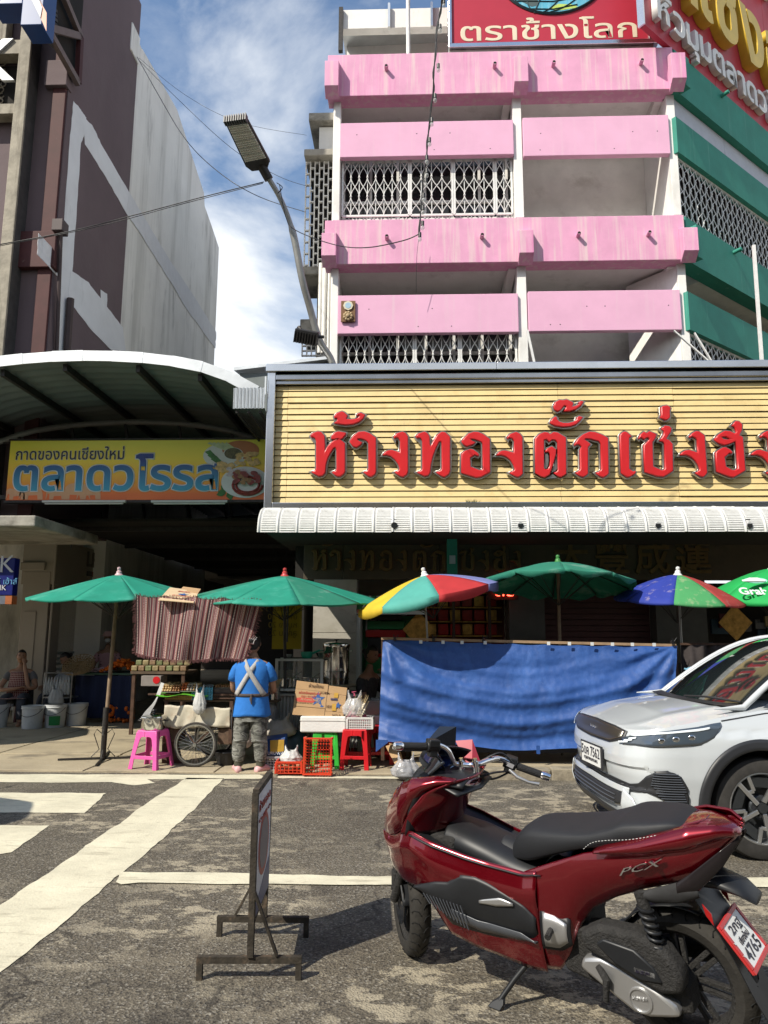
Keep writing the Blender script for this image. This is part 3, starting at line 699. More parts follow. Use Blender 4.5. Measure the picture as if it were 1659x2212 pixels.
GL_={'hohip':(GA,[(95,430),(112,406),(165,388),(197,392),(232,430),(237,520),(232,578),(255,535),(288,497),(318,474),(352,462),(330,464),(292,462),(296,432),(325,400),(360,388),(385,392),(435,400),(430,425),(405,452),(378,462),(400,480),(427,500),(428,765),(415,792),(378,818),(345,815),(300,775),(335,762),(345,742),(343,560),(332,541),(318,548),(290,590),(262,645),(246,700),(238,780),(215,808),(175,816),(105,772),(135,762),(150,742),(150,480),(138,452),(112,440),(120,462)]),'maitho':(GA,[(320,245),(345,215),(395,197),(420,208),(452,236),(435,268),(480,274),(520,270),(548,258),(566,240),(550,234),(536,246),(540,222),(575,210),(618,230),(600,265),(560,300),(500,322),(430,328),(370,320),(320,308),(350,284),(352,264),(334,262),(328,272)]),'aa':(GA,[(468,485),(500,430),(555,392),(610,388),(660,405),(720,448),(722,770),(710,797),(675,820),(650,815),(600,775),(635,762),(648,742),(646,495),(620,472),(575,458),(548,460),(545,468),(562,482),(592,490),(578,515),(535,542),(500,532)]),'ngo':(GA,[(780,615),(800,588),(830,570),(870,564),(945,588),(948,480),(930,450),(905,448),(900,466),(886,440),(915,407),(970,390),(1000,402),(1025,435),(1026,770),(1012,800),(978,822),(950,815),(895,775),(930,762),(944,742),(930,700),(898,655),(860,625),(820,614)]),'tho':(GA,[(1095,435),(1120,410),(1180,390),(1205,402),(1230,435),(1232,500),(1236,533),(1268,470),(1300,420),(1345,392),(1378,396),(1425,440),(1426,765),(1412,797),(1372,822),(1345,815),(1290,775),(1330,762),(1345,742),(1342,500),(1336,484),(1320,488),(1290,550),(1262,625),(1244,700),(1236,780),(1215,808),(1180,815),(1110,775),(1145,762),(1160,742),(1158,480),(1142,452),(1115,446),(1122,466)]),'oang':(GB,[(-10,480),(12,452),(60,408),(110,392),(150,394),(195,412),(262,460),(266,775),(180,822),(130,828),(60,806),(-12,780),(-10,600),(22,574),(75,555),(105,562),(145,590),(162,612),(152,626),(118,612),(76,640),(78,722),(160,756),(184,756),(194,742),(190,498),(178,486),(110,462),(75,460),(90,475),(128,490),(108,512),(75,522),(40,532),(8,512)]),'ngo2':(GB,[(318,615),(345,585),(380,571),(410,570),(488,590),(492,480),(472,454),(444,450),(436,466),(422,445),(450,415),(510,392),(545,408),(572,440),(576,790),(560,808),(532,824),(505,816),(448,780),(482,765),(498,746),(484,705),(455,660),(415,628),(370,614)]),'totao':(GB,[(690,455),(730,415),(780,394),(812,398),(835,415),(868,394),(905,398),(985,445),(990,790),(972,806),(935,824),(910,816),(868,780),(898,768),(908,745),(902,490),(880,470),(852,470),(825,492),(798,464),(778,470),(776,738),(790,750),(812,744),(828,712),(834,660),(830,600),(816,582),(795,588),(784,576),(805,550),(852,530),(893,562),(890,605),(870,680),(850,745),(830,800),(785,826),(750,820),(692,782)]),'hanakat':(GB,[(830,305),(850,272),(885,245),(905,260),(900,272),(920,294),(960,308),(1010,308),(1060,295),(1088,272),(1084,258),(1110,242),(1148,252),(1120,290),(1080,325),(1030,342),(960,348),(880,335)]),'maitri':(GB,[(865,150),(880,112),(925,88),(958,92),(990,84),(1050,110),(1056,130),(1040,156),(1090,140),(1112,124),(1098,116),(1128,97),(1155,105),(1130,145),(1080,180),(1020,198),(962,196),(978,170),(988,148),(968,146),(955,160),(938,185),(905,200),(875,182)]),'kokai':(GB,[(1062,508),(1100,455),(1150,415),(1210,390),(1265,396),(1330,420),(1386,450),(1392,790),(1375,808),(1340,826),(1310,816),(1268,780),(1305,768),(1320,746),(1312,500),(1292,480),(1220,462),(1172,458),(1162,466),(1190,484),(1222,510),(1196,540),(1196,790),(1180,806),(1150,822),(1120,814),(1075,780),(1102,768),(1120,745),(1116,560),(1132,530),(1108,514),(1082,516),(1068,530)]),'sara_e':(GC,[(24,385),(48,358),(75,343),(105,350),(160,395),(136,410),(130,430),(132,755),(150,772),(180,788),(190,778),(206,790),(195,815),(130,850),(100,848),(38,800)]),'soso':(GC,[(230,420),(250,380),(290,346),(325,360),(352,340),(435,372),(420,420),(390,462),(396,730),(490,774),(512,772),(526,752),(518,470),(496,454),(460,446),(492,408),(512,372),(516,335),(484,308),(530,278),(575,284),(602,310),(592,350),(565,388),(542,425),(570,436),(612,480),(618,780),(560,820),(510,846),(440,840),(298,790),(288,495),(330,455),(356,425),(335,410),(315,418),(296,436),(280,420),(256,412),(244,430)]),'maiek':(GC,[(480,78),(505,60),(550,54),(575,66),(592,82),(582,112),(584,185),(562,210),(530,219),(472,185),(486,160)]),'ngo3':(GC,[(690,605),(715,575),(750,555),(795,548),(890,578),(880,430),(858,410),(820,400),(805,418),(792,396),(835,358),(870,340),(905,342),(965,385),(996,800),(975,830),(955,848),(920,842),(862,798),(900,782),(912,760),(895,715),(860,665),(815,625),(760,604)]),'honok':(GC,[(1072,428),(1120,375),(1190,335),(1250,340),(1302,368),(1318,345),(1300,305),(1288,286),(1264,280),(1310,228),(1350,232),(1385,265),(1380,330),(1352,384),(1390,402),(1420,775),(1350,820),(1290,852),(1240,845),(1095,785),(1085,580),(1110,555),(1165,522),(1200,518),(1250,545),(1278,574),(1268,588),(1240,584),(1190,630),(1202,730),(1270,770),(1302,772),(1334,750),(1322,600),(1305,455),(1290,462),(1240,485),(1180,497),(1118,474)]),'ngo4':(GC,[(1478,603),(1503,573),(1538,553),(1583,546),(1678,576),(1668,428),(1646,408),(1608,398),(1593,416),(1580,394),(1623,356),(1658,338),(1693,340),(1753,383),(1784,798),(1763,828),(1743,846),(1708,840),(1650,796),(1688,780),(1700,758),(1683,713),(1648,663),(1603,623),(1548,602)]),}
def curve_mesh(poly,ext,bev,off,holes=()):
 c=bpy.data.curves.new('outline','CURVE');c.dimensions='2D';c.fill_mode='BOTH';c.extrude=ext;c.bevel_depth=bev;c.bevel_resolution=1;c.offset=off
 for pts in[poly]+list(holes):
  sp=c.splines.new('POLY');sp.points.add(len(pts)-1);sp.use_cyclic_u=True
  for i,p in enumerate(pts):sp.points[i].co=(p[0],p[1],0,1)
 o=bpy.data.objects.new('outline',c);C.objects.link(o);me=bpy.data.meshes.new_from_object(o);bpy.data.objects.remove(o);me.materials.clear();return me
gold_relief=mat('dull gold relief',(.16,.10,.04),.45,.3,var=.2,scale=6)
GLYPH={}
for nm,(cr_,pts)in GL_.items():
 w_=[]
 for(u,v)in pts:
  p=at((cr_['o'][0]+u*cr_['s'])/1.8517,(cr_['o'][1]+v*cr_['s'])/1.8517,YS-.12);w_.append((p.x,p.z))
 cx,cz=sum(p[0]for p in w_)/len(w_),sum(p[1]for p in w_)/len(w_)
 loc=[(p[0]-cx,p[1]-cz)for p in w_]
 holes=[]
 if nm=='honok':
  hp=[at((2472+u*.36166)/1.8517,(1600+v*.36166)/1.8517,YS-.12)for u,v in((1152,404),(1200,402),(1262,428),(1210,434),(1170,426))]
  holes=[[(p.x-cx,p.z-cz)for p in hp]]
 side=curve_mesh(loc,.032,.004,.016,holes);side.materials.append(letter_side)
 face=curve_mesh(loc,.010,.012,-.012,holes);face.materials.append(red_face)
 face2=face.copy();face2.materials[0]=gold_relief
 GLYPH[nm]=(face2,cx,cz)
 o_=link('letter',side,gs,True);o_.location=(cx,YS-.040,cz);o_.rotation_euler=(PI/2,0,0)
 f_=link('letter_face',face,o_,False);f_.location=(0,0,.046)
 # weeds on the frame's joint
wd=B();rr=random.Random(9);p0=at(1022,1085,YS-.1)
for k in range(26):
 a_=rr.uniform(-.09,.09);h_=rr.uniform(.02,.06);wd.add([(p0.x+a_-.004,p0.y,p0.z),(p0.x+a_+.004,p0.y,p0.z),(p0.x+a_*1.3+.012,p0.y-.01,p0.z+h_)],[(0,1,2)])
tag(wd.build('weed_tuft',mat('dry weed',(.06,.07,.03),.9)),'tiny weed tuft growing on the lower steel frame of the shop sign','weed',kind='stuff')
# ================================================================== ribbed white awning under the sign
aw_m=mat('weathered white fibre sheet',(.58,.585,.57),.7,var=.1,scale=6,bump=.2,bscale=20,dirt=(.16,.155,.14),dirt_amt=.6,dirt_scale=(6,6,5),dirt_lo=.56)
aw=thing('awning','weathered white ribbed tile awning under the cream shop sign','awning',(3,9.5,2.9))
x0=at(557,1120,9.45).x;zA=Z9(1101,9.80)+.03;zB=Z9(1149,9.42)
def aw_prof(t):  # t 0 top/back -> 1 bottom/front
 a=t*PI/2
 return(9.86-.44*math.sin(a)*1.0,zB+(zA-zB)*math.cos(a)**.9 if t<1 else zB)
pw=.248;nst=22
def tile_mesh(lod):
 b_=B();nu=12;nv=nst*4
 def fn(u,v):
  y,z=aw_prof(v);ph_=(v*nst)%1.0;rel=.010*(1 if ph_<.5 else 0)
  if u<.16:r=.020*math.sin(PI*min(1,u/.16));rel2=r
  else:rel2=rel*(1 if .2<u<.96 else 0)
  a=v*PI/2;return(u*pw,y-rel2*math.sin(a)-.001,z+rel2*math.cos(a)*.6)
 b_.grid(fn,nu,nv);return b_
tm=tile_mesh(0).build('roof_tile',aw_m,aw,world=False,fix=False)
tm.location=(x0-3,-9.5,-2.9);k=1
while x0+k*pw<8.6:
 o_=tm.copy();C.objects.link(o_);o_.location=(x0-3+k*pw,-9.5+random.uniform(-.006,.006),-2.9+random.uniform(-.004,.004));k+=1
part(B().box((x0+.02,9.50,zB+.02),(8.6,9.53,zB+.06)),'batten',dark_metal,aw)
part(B().box((x0+.02,9.55,zB+.06),(8.6,12.1,zB+.09)),'soffit',void_m,aw)
for px in(852,1125,1422,1620):
 p=at(px,1135,9.40)
 cc=thing('security_camera','small %s security camera under the awning edge, %s'%(('black','leftmost one')if px==852 else('grey',{1125:'second from the left',1422:'third from the left',1620:'rightmost one'}[px])),'security camera',p,group='security cameras on the awning')
 B().cyl((.0,.0,0),(-.03+.0,.20,.03),.042,12).build('body',black_pl if px==852 else mat('camera grey',(.42,.42,.42),.5),cc,smooth=40)
 B().cyl((.001,-.003,0),(0,.004,0),.036,12).build('lens',glass_dark,cc)
 B().box((-.05,.05,.03),(.03,.12,.09)).build('bracket',dark_metal,cc)
 # ================================================================== ground floor of the gold shop, in the shade
marble=mat('veined marble cladding',(.42,.40,.35),.35,var=.10,scale=2,dirt=(.16,.15,.12),dirt_amt=.7,dirt_scale=(3,3,5),dirt_lo=.54,dirt2=(.30,.28,.23),d2_amt=.7,d2_scale=(2,2,3),d2_lo=.5)
dmarble=mat('dark brown stone fascia',(.085,.066,.044),.5,var=.2,scale=2,dirt=(.03,.025,.018),dirt_amt=.6,dirt_scale=(2,2,2),dirt_lo=.52)
YF=11.3
shop=thing('gold_shop','dark ground floor shopfront of the gold shop behind the umbrellas','shopfront',(3,YF,0))
zf1,zf0=at(900,1140,YF).z,at(900,1252,YF).z
fx=[at(656,1200,YF).x,at(741,1200,YF).x,at(950,1200,YF).x]
fx+=[at(1100,1200,YF).x,at(1290,1200,YF).x,5.6,8.8]
for i in range(6):part(B().box((fx[i]+.003,YF,zf0),(fx[i+1]-.003,YF+.15,zf1+.3)),'fascia_panel',dmarble,shop,bevel=.004)
part(B().box((fx[0]-.05,YF+.151,0),(8.8,YF+.8,3.7)),'wall',void_m,shop)if False else None
k_=.452;ko=at(671,1230,YF-.01)
for nm,(me,cx,cz)in GLYPH.items():
 lx=at(669.7,900,YS-.12).x
 o_=link('gold_letter',me,shop,True);s_=.50
 px_=ko.x+(cx-lx)*k_*1.13;o_.location=(px_,YF-.018,ko.z+.12+(cz-at(1100,985,YS-.12).z)*s_*1.05);o_.rotation_euler=(PI/2,0,0);o_.scale=(s_,s_*1.05,1.3)
for i,ch in enumerate('大豐成蓮'):
 text('gold_letter',ch,gold_relief,shop,(at(1195+i*88,1240,YF).x,YF-.012,zf0+.14),world=True,size=.55,extrude=.012,offset=.008,res=2)
 # column, pillar, doors
p0,p1=at(676,1400,YF-.02).x,at(770,1400,YF-.02).x;zj=at(720,1367,YF).z
part(B().box((p0,YF-.06,zj+.003),(p1,YF+.3,zf0-.004)),'marble_panel',marble,shop,bevel=.004)
part(B().box((p0,YF-.06,.1),(p1,YF+.3,zj-.003)),'marble_panel',marble,shop,bevel=.004)
gp0,gp1=at(966,1200,10.6).x,at(988,1200,10.6).x
part(B().box((gp0,10.6,at(975,1247,10.6).z),(gp1,10.75,3.3)),'green_post',green_paint,shop,bevel=.01)
part(B().box((gp0+.03,10.585,at(975,1218,10.6).z),(gp1-.03,10.599,at(975,1200,10.6).z)),'notice',greyblue,shop)
XA0,XA1=at(770,1400,YF).x,at(846,1400,YF).x
atm=thing('cash_machine_booth','green cash machine booth with red and white machines beside the marble pillar','atm booth',((XA0+XA1)/2,YF,.1))
gm=mat('booth green',(.015,.16,.05),.35,var=.05);rm=mat('machine red',(.38,.02,.02),.3,var=.05);wmm=mat('machine white',(.5,.52,.5),.35,var=.05)
part(B().box((XA0+.002,YF-.02,at(800,1318,YF).z),(XA1+.5,YF+.05,at(800,1287,YF).z)),'sign_board',gm,atm,bevel=.004)
text('sign_text','ATM',mat('sign white',(.55,.6,.55),.4,var=0),atm,(at(782,1312,YF).x,YF-.024,at(782,1313,YF).z),world=True,size=.27,extrude=.003,shear=.2)
for i,c_ in enumerate(((.6,.1,.1),(.1,.2,.6),(.7,.7,.7),(.6,.35,.05),(.1,.1,.1))):
 a_=at(772+i*10,1324,YF-.02);part(B().box((a_.x,YF-.03,a_.z),(a_.x+.055,YF-.022,a_.z+.05)),'card_logo',mat('logo %d'%i,c_,.5,var=0),atm)
part(B().box((XA0+.0,YF-.02,at(800,1327,YF).z),(XA1+.5,YF-.003,at(800,1319,YF).z)),'sign_strip',wmm,atm)
part(B().box((XA0,YF-.05,.1),(XA0+.06,YF+.8,at(800,1329,YF).z)),'booth_frame',wmm,atm,bevel=.005)
part(B().box((XA0+.061,YF+.5,.1),(XA1+.5,YF+.56,at(800,1329,YF).z)),'booth_wall',gm,atm)
for(a,c,m_)in(((.12,.35,.1),(.72,.5,.85),wmm),((.12,.33,.86),(.72,.5,1.10),gm),((.12,.3,1.11),(.74,.5,1.16),rm),((.15,.33,1.17),(.68,.5,1.40),black_pl),((.12,.3,1.41),(.74,.5,1.52),rm),((.14,.33,1.53),(.72,.5,1.66),gm),((.20,.33,1.67),(.66,.5,1.75),black_pl)):
 part(B().box((XA0+a[0],YF+a[1],a[2]+.1),(XA0+c[0],YF+c[1],c[2]+.1)),'machine_panel',m_,atm,bevel=.01)
text('machine_text','BAHT',mat('dark green print',(.02,.12,.06),.5,var=0),atm,(XA0+.42,YF+.34,.80),world=True,size=.14,extrude=.003)
nsx,nsz=at(804,1346,YF).x,at(804,1346,YF).z
ns=tag(B().box((nsx-.12,YF+.36,nsz-.13),(nsx+.10,YF+.366,nsz+.14)).build('no_smoking_sign',wmm),'small white no smoking notice inside the green booth','sign')
rg=B();rg.tube([(nsx-.01+.08*math.cos(2*PI*k/20),YF+.356,nsz+.02+.055*math.sin(2*PI*k/20))for k in range(20)],.008,4,closed=True);rg.bar((nsx-.06,YF+.355,nsz+.05),(nsx+.04,YF+.355,nsz-.01),.01);rg.build('prohibition_ring',black_pl,ns,world=True)
# gold shop window with red interior
XW0,XW1=at(850,1350,YF).x,at(1100,1350,YF).x
part(B().box((XW0+.2,YF+.6,0.1),(XW1,YF+.66,zf0)),'wall',mat('red shop interior',(.10,.018,.010),.5,var=.3,scale=3),shop)
redg=mat('red display',(.30,.015,.012),.3,var=.3,scale=8);goldg=mat('gold display',(.45,.25,.06),.35,.5,var=.4,scale=14)
rr=random.Random(12)
for j in range(4):
 z_=1.55+j*.22
 for k in range(10):
  xx=XW0+.5+k*.19
  if xx+.16>XW1-.1:break
  part(B().box((xx,YF+.5,z_),(xx+.16,YF+.59,z_+.17)),'display_tray',redg if(k+j)%3 else goldg,shop,bevel=.01)
 part(B().box((XW0+.3,YF+.45,z_-.025),(XW1-.05,YF+.595,z_-.008)),'shelf',goldg,shop)
for xx in(XW0+.9,XW0+1.45,XW1-.02):part(B().box((xx,YF+.2,.1),(xx+.04,YF+.3,zf0)),'window_frame',mat('dark bronze',(.06,.04,.03),.4,.6),shop)
d0=at(905,1360,YF+.12)
dm=tag(B().add([(d0.x-.25,d0.y,d0.z),(d0.x,d0.y,d0.z-.27),(d0.x+.25,d0.y,d0.z),(d0.x,d0.y,d0.z+.27),(d0.x-.25,d0.y+.02,d0.z),(d0.x,d0.y+.02,d0.z-.27),(d0.x+.25,d0.y+.02,d0.z),(d0.x,d0.y+.02,d0.z+.27)],[(0,1,2,3),(4,5,6,7),(0,1,5,4),(1,2,6,5),(2,3,7,6),(3,0,4,7)]).build('diamond_plaque',goldg),'dark gold diamond shaped ornament hanging in the shop window','ornament')
# neon
neon=mat('red neon',(1.0,.06,.03),.4,var=0,emit=9.0)
nsg=thing('neon_sign','glowing red neon sign with two Thai letters beside the umbrella','neon sign',at(1088,1275,YF-.05))
me=text_mesh('ตร',.30,.006,offset=-.004,res=3);me.materials.append(neon);o_=link('neon_letters',me,nsg);o_.location=(-.16,0,-.09);o_.rotation_euler=(PI/2,0,0)
# outline tubes rather than filled faces: thin the face out
B().box((-.25,.03,-.14),(.22,.06,.14)).build('backing',void_m,nsg)
# dark wall and shutters between, right shop
X1,X2,X3=at(1100,1350,YF).x,at(1178,1350,YF).x,at(1418,1350,YF).x
part(B().box((X1+.003,YF,.1),(X2-.003,YF+.3,zf0-.004)),'stone_pier',mat('dark stone',(.045,.042,.035),.5,var=.2),shop)
sh=B()
shp=part(B().box((X2,YF+.30,.1),(X3,YF+.34,zf0)),'shutter',mat('maroon shutter',(.045,.010,.009),.6,var=.2),shop)
for k in range(30):B().box((X2+.01,YF+.275,.12+k*.088),(X3-.01,YF+.30,.12+k*.088+.07)).build('slat',MATS['maroon shutter'],shp,world=True)
part(B().box((X3+.003,YF,.1),(X3+.75,YF+.3,zf0-.004)),'stone_pier',MATS['dark stone'],shop)
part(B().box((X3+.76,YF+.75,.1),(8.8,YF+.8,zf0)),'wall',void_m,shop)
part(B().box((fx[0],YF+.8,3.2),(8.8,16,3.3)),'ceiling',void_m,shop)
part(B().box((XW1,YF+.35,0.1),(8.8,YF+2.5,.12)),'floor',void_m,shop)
rs_=thing('side_shop_stock','jumble of dark shop goods hanging in the doorway at far right','shop goods',(5.6,YF+.4,1.6))
cols=[(.12,.02,.02),(.02,.05,.08),(.18,.13,.05),(.02,.10,.05),(.10,.10,.10),(.03,.03,.03)]
for k in range(34):
 xx=rr.uniform(X3+.85,7.2);zz=rr.uniform(1.25,2.5)
 part(B().cbox((xx,YF+.45+rr.uniform(-.1,.2),zz),(rr.uniform(.08,.3),.06,rr.uniform(.08,.3))),'goods',mat('goods %d'%(k%6),cols[k%6],.6,var=.3),rs_,bevel=.01)
d0=at(1590,1345,YF+.1)
o_=dm.copy();C.objects.link(o_);o_.location=(d0.x-at(905,1360,YF+.12).x,0,d0.z-at(905,1360,YF+.12).z-.0);o_['label']='dark gold diamond shaped ornament in the far right shop doorway'
for px,n_ in((905,'left'),(1250,'middle'),(1560,'right')):
 a_=at(px,1163,YF-.25)
 tag(B().cyl((a_.x-.55,YF-.25,a_.z+.06),(a_.x+.55,YF-.25,a_.z+.06),.02,8).build('tube_lamp',mat('unlit tube',(.35,.35,.34),.4)),'unlit tube lamp under the awning soffit, %s one'%n_,'lamp','unlit tubes under the awning')
 # ================================================================== market entrance: canopy, sign, interior
YC=9.75
arc_d=[(-330,880),(-220,830),(-100,785),(0,768),(130,757),(245,757),(345,764),(440,781),(520,812),(552,832)]
arcp=crom([at(x_,y_+12,YC)for x_,y_ in arc_d],4)
can=thing('market_canopy','arched galvanised market canopy with silver fascia between the buildings','canopy',(-4,YC,5))
P=resample(arcp,15)
for i in range(14):
 a_,c_=P[i],P[i+1];d_=(c_-a_).normalized();up_=Vector((-d_.z,0,d_.x));h_=.075+.004*(i%2)
 q=[a_-up_*h_+d_*.0,c_-up_*h_+d_*.012,c_-up_*h_+d_*.012+Vector((0,.03,0)),a_-up_*h_+Vector((0,.03,0)),a_+up_*h_,c_+up_*h_+d_*.012,c_+up_*h_+d_*.012+Vector((0,.03,0)),a_+up_*h_+Vector((0,.03,0))]
 for v in q:v.y-=.004*(i%2)
 # folded lip behind the front sheet
 b_=B().hexa(q);b_.hexa([a_+up_*h_+Vector((0,.031,-.002)),c_+up_*h_+Vector((0,.031,-.002)),c_+up_*(h_-.02)+Vector((0,.25,0)),a_+up_*(h_-.02)+Vector((0,.25,0)),a_+up_*(h_+.006)+Vector((0,.031,0)),c_+up_*(h_+.006)+Vector((0,.031,0)),c_+up_*(h_-.01)+Vector((0,.25,0)),a_+up_*(h_-.01)+Vector((0,.25,0))])
 b_.build('fascia_sheet',galv,can,world=True)
Q=resample(arcp,41)
for k in range(18):
 y0=YC+.06+k*.76
 b_=B();b_.grid(lambda u,v:tuple(Q[round(u*40)]+Vector((0,y0-YC+v*.77,-.05+.018*math.sin(v*2*PI*3.0)))),40,18)
 b_.build('roof_sheet',sheet_under,can,world=True,smooth=50,fix=False)
for f_ in(.06,.22,.38,.54,.70,.86):
 i=int(f_*40);p=Q[i]
 part(B().bar(p+Vector((0,.1,-.13)),p+Vector((0,13.5,-.13)),.06,.10),'purlin',dark_metal,can)
for yy in(2.0,5.0,8.5,12):
 pts=[p+Vector((0,yy,-.30-.08))for p in Q[::2]]
 part(B().tube(pts,.05,8),'rib',mat('grey pipe',(.20,.20,.19),.6,.3),can,smooth=60)
 pts2=[Vector((p.x,p.y,3.75))for p in(pts[0],pts[-1])]
 part(B().bar(pts2[0],pts2[1],.07),'tie_beam',dark_metal,can)
 for i in range(2,20,3):part(B().bar(pts[i],Vector((pts[i].x+.25,pts[i].y,3.75)),.04),'strut',dark_metal,can)
e0,e1=at(505,838,YC-.02),at(572,882,YC-.02)
cs=B();cs.grid(lambda u,v:(e0.x+(e1.x-e0.x)*u,YC-.02+.012*math.sin(u*2*PI*9)+.25*0,e0.z+(e1.z-e0.z)*v),72,2)
part(cs,'gutter_sheet',galv,can,solid=.003)
part(B().box((e1.x-.01,YC-.03,e0.z-.1),(e1.x+.01,YC+.0,e0.z+.16)),'gutter_post',galv,can)
for k in range(3):part(B().box((e0.x+.03+k*.16,YC+.02,e1.z-.05),(e0.x+.06+k*.16,YC+2.2,e1.z-.02)),'gutter_rib',dark_metal,can)
YM=11.3
mk=thing('market_sign','yellow and orange market sign with blue Thai letters and printed food','sign',(-4,YM,3.3))
mx0,mx1=at(12,1080,YM).x,at(560,1080,YM).x+.12;mz0,mz1=at(290,1080,YM).z,at(290,951,YM).z
mw=bpy.data.materials.new('printed sign');mw.use_nodes=True;t=mw.node_tree;b=t.nodes['Principled BSDF'];tcn=N(t,'ShaderNodeTexCoord')
sp_=N(t,'ShaderNodeSeparateXYZ');LK(t,tcn.outputs['Generated'],sp_.inputs[0]);rp_=N(t,'ShaderNodeValToRGB');LK(t,sp_.outputs['Z'],rp_.inputs[0])
e_=rp_.color_ramp.elements;e_[0].position=.10;e_[0].color=(.78,.17,.04,1);e_[1].position=.95;e_[1].color=(.72,.66,.06,1)
e2=rp_.color_ramp.elements.new(.40);e2.color=(.85,.45,.04,1);e2=rp_.color_ramp.elements.new(.68);e2.color=(.85,.66,.05,1)
LK(t,rp_.outputs[0],b.inputs['Base Color']);b.inputs['Roughness'].default_value=.4
part(B().box((mx0,YM,mz0),(mx1,YM+.12,mz1)),'panel',mw,mk)
part(B().box((mx0-.02,YM-.012,mz0-.04),(mx1,YM+.13,mz0-.001)),'frame',dark_metal,mk)
part(B().box((mx0-.02,YM-.012,mz1+.001),(mx1,YM+.13,mz1+.03)),'frame',dark_metal,mk)
wprint=mat('white print',(.66,.68,.70),.4,var=0);kprint=mat('black print',(.02,.018,.03),.4,var=0)
bl=bpy.data.materials.new('blue gradient print');bl.use_nodes=True;t=bl.node_tree;b=t.nodes['Principled BSDF'];tcn=N(t,'ShaderNodeTexCoord')
sp_=N(t,'ShaderNodeSeparateXYZ');LK(t,tcn.outputs['Object'],sp_.inputs[0]);rp_=N(t,'ShaderNodeValToRGB');mr_=N(t,'ShaderNodeMapRange');mr_.inputs['From Max'].default_value=.50;LK(t,sp_.outputs['Y'],mr_.inputs[0]);LK(t,mr_.outputs[0],rp_.inputs[0])
rp_.color_ramp.elements[0].color=(.05,.33,.50,1);rp_.color_ramp.elements[1].color=(.01,.04,.22,1);LK(t,rp_.outputs[0],b.inputs['Base Color']);b.inputs['Roughness'].default_value=.4
def sign_text(s,px0,px1,py0,py1,m1,m2,off,par,Y,nm,base_frac=0):
 a_,c_=at(px0,py1,Y),at(px1,py0,Y)
 me=text_mesh(s,1,0,bevel=off,res=3);xs_=[v.co.x for v in me.vertices];ys_=[v.co.y for v in me.vertices]
 w_,h_=c_.x-a_.x,c_.z-a_.z;sx_,sy_=w_/(max(xs_)-min(xs_)),h_/(max(ys_)-min(ys_));mn,my=min(xs_),min(ys_)
 for v in me.vertices:v.co.x=(v.co.x-mn)*sx_;v.co.y=(v.co.y-my)*sy_
 me2=text_mesh(s,1,0,bevel=off+.022,res=3)
 for v in list(me.vertices)+list(me2.vertices):v.co.z*=.15
 for v in me2.vertices:v.co.x=(v.co.x-mn)*sx_;v.co.y=(v.co.y-my)*sy_
 me2.materials.append(m2);me.materials.append(m1)
 for(q_,dy)in((me2,-.005),(me,-.010)):
  o_=link(nm,q_,par,True);o_.location=(a_.x,Y+dy,a_.z);o_.rotation_euler=(PI/2,0,0)
sign_text('ตลาดวโรรส',27,478,979,1062,bl,wprint,.026,mk,YM,'blue_lettering')
sign_text('กาดของคนเชียงใหม่',34,270,964,994,kprint,wprint,.012,mk,YM,'black_lettering')
# elephants along the foot, printed
pe=mat('pale elephant print',(.64,.36,.20),.45,var=.05)
def flat_poly(pts,m_,par,Y,nm):
 w_=[at(x_,y_,Y)for x_,y_ in pts];B().prism([(p.x,p.z)for p in w_],Y-.003,Y-.001).build(nm,m_,par,world=True)
ele=[(0,34),(3,18),(2,12),(6,6),(14,2),(24,4),(34,0),(46,2),(54,8),(58,20),(58,34),(46,34),(45,24),(24,25),(22,34),(11,34),(12,20),(7,18),(3,30)]
for(ox,sc_,fl_)in((40,1.0,1),(98,.85,1),(136,1.1,-1),(165,1.0,1),(12,.8,1)):
 flat_poly([(ox+x_*sc_*(.9),1079-(34-y_)*sc_*.95)for x_,y_ in(ele if fl_>0 else[(60-a,b_)for a,b_ in ele])],pe,mk,YM-.0005*(fl_+1),'elephant_print')
 # food print
def disc(cx,cy,rx,ry,m_,dy,nm,n=28,jit=0):
 rr=random.Random(int(cx*7+cy));p=[]
 for k in range(n):
  t_=2*PI*k/n;j_=1+rr.uniform(-jit,jit);w_=at(cx+rx*math.cos(t_)*j_,cy+ry*math.sin(t_)*j_,YM);p.append((w_.x,w_.z))
 B().prism(p,YM-dy,YM-dy+.0015).build(nm,m_,mk,world=True)
fw=mat('print porcelain',(.60,.62,.60),.4,var=.05);fb=mat('print brown',(.28,.15,.06),.4,var=.4,scale=20);fg=mat('print green',(.04,.16,.03),.4,var=.5,scale=12);fl2=mat('print pale green',(.45,.52,.30),.4,var=.3,scale=10)
fs=mat('print sausage',(.22,.035,.03),.4,var=.5,scale=16);fy=mat('print crackling',(.60,.40,.16),.4,var=.5,scale=18);fdk=mat('print relish',(.10,.09,.035),.4,var=.8,scale=40);fwd=mat('print onion',(.52,.46,.48),.4,var=.3,scale=25)
disc(485,985,46,27,fw,.003,'plate_print');disc(520,972,40,20,mat('print orange plate',(.45,.16,.05),.4),.0045,'plate_print')
for i,(x_,y_)in enumerate(((452,986),(458,992),(465,998))):
 flat_poly([(x_-10,y_-10+i*2),(x_+2,y_-14),(x_+26,y_+10),(x_+20,y_+14)],fg,mk,YM-.0045-.001*i,'greens_print')
for i in range(5):flat_poly([(448+i*9,958+i*1),(453+i*9,955),(496+i*6,972+i),(492+i*6,976+i)],fl2,mk,YM-.004-.0008*i,'greens_print')
disc(504,984,23,17,fw,.009,'bowl_print');disc(504,980,19,12,fdk,.011,'relish_print')
rr=random.Random(5)
for i in range(16):disc(530+rr.uniform(-16,26),990+rr.uniform(-12,14),7,5,fy,.009+.0008*i,'crackling_print',10,.25)
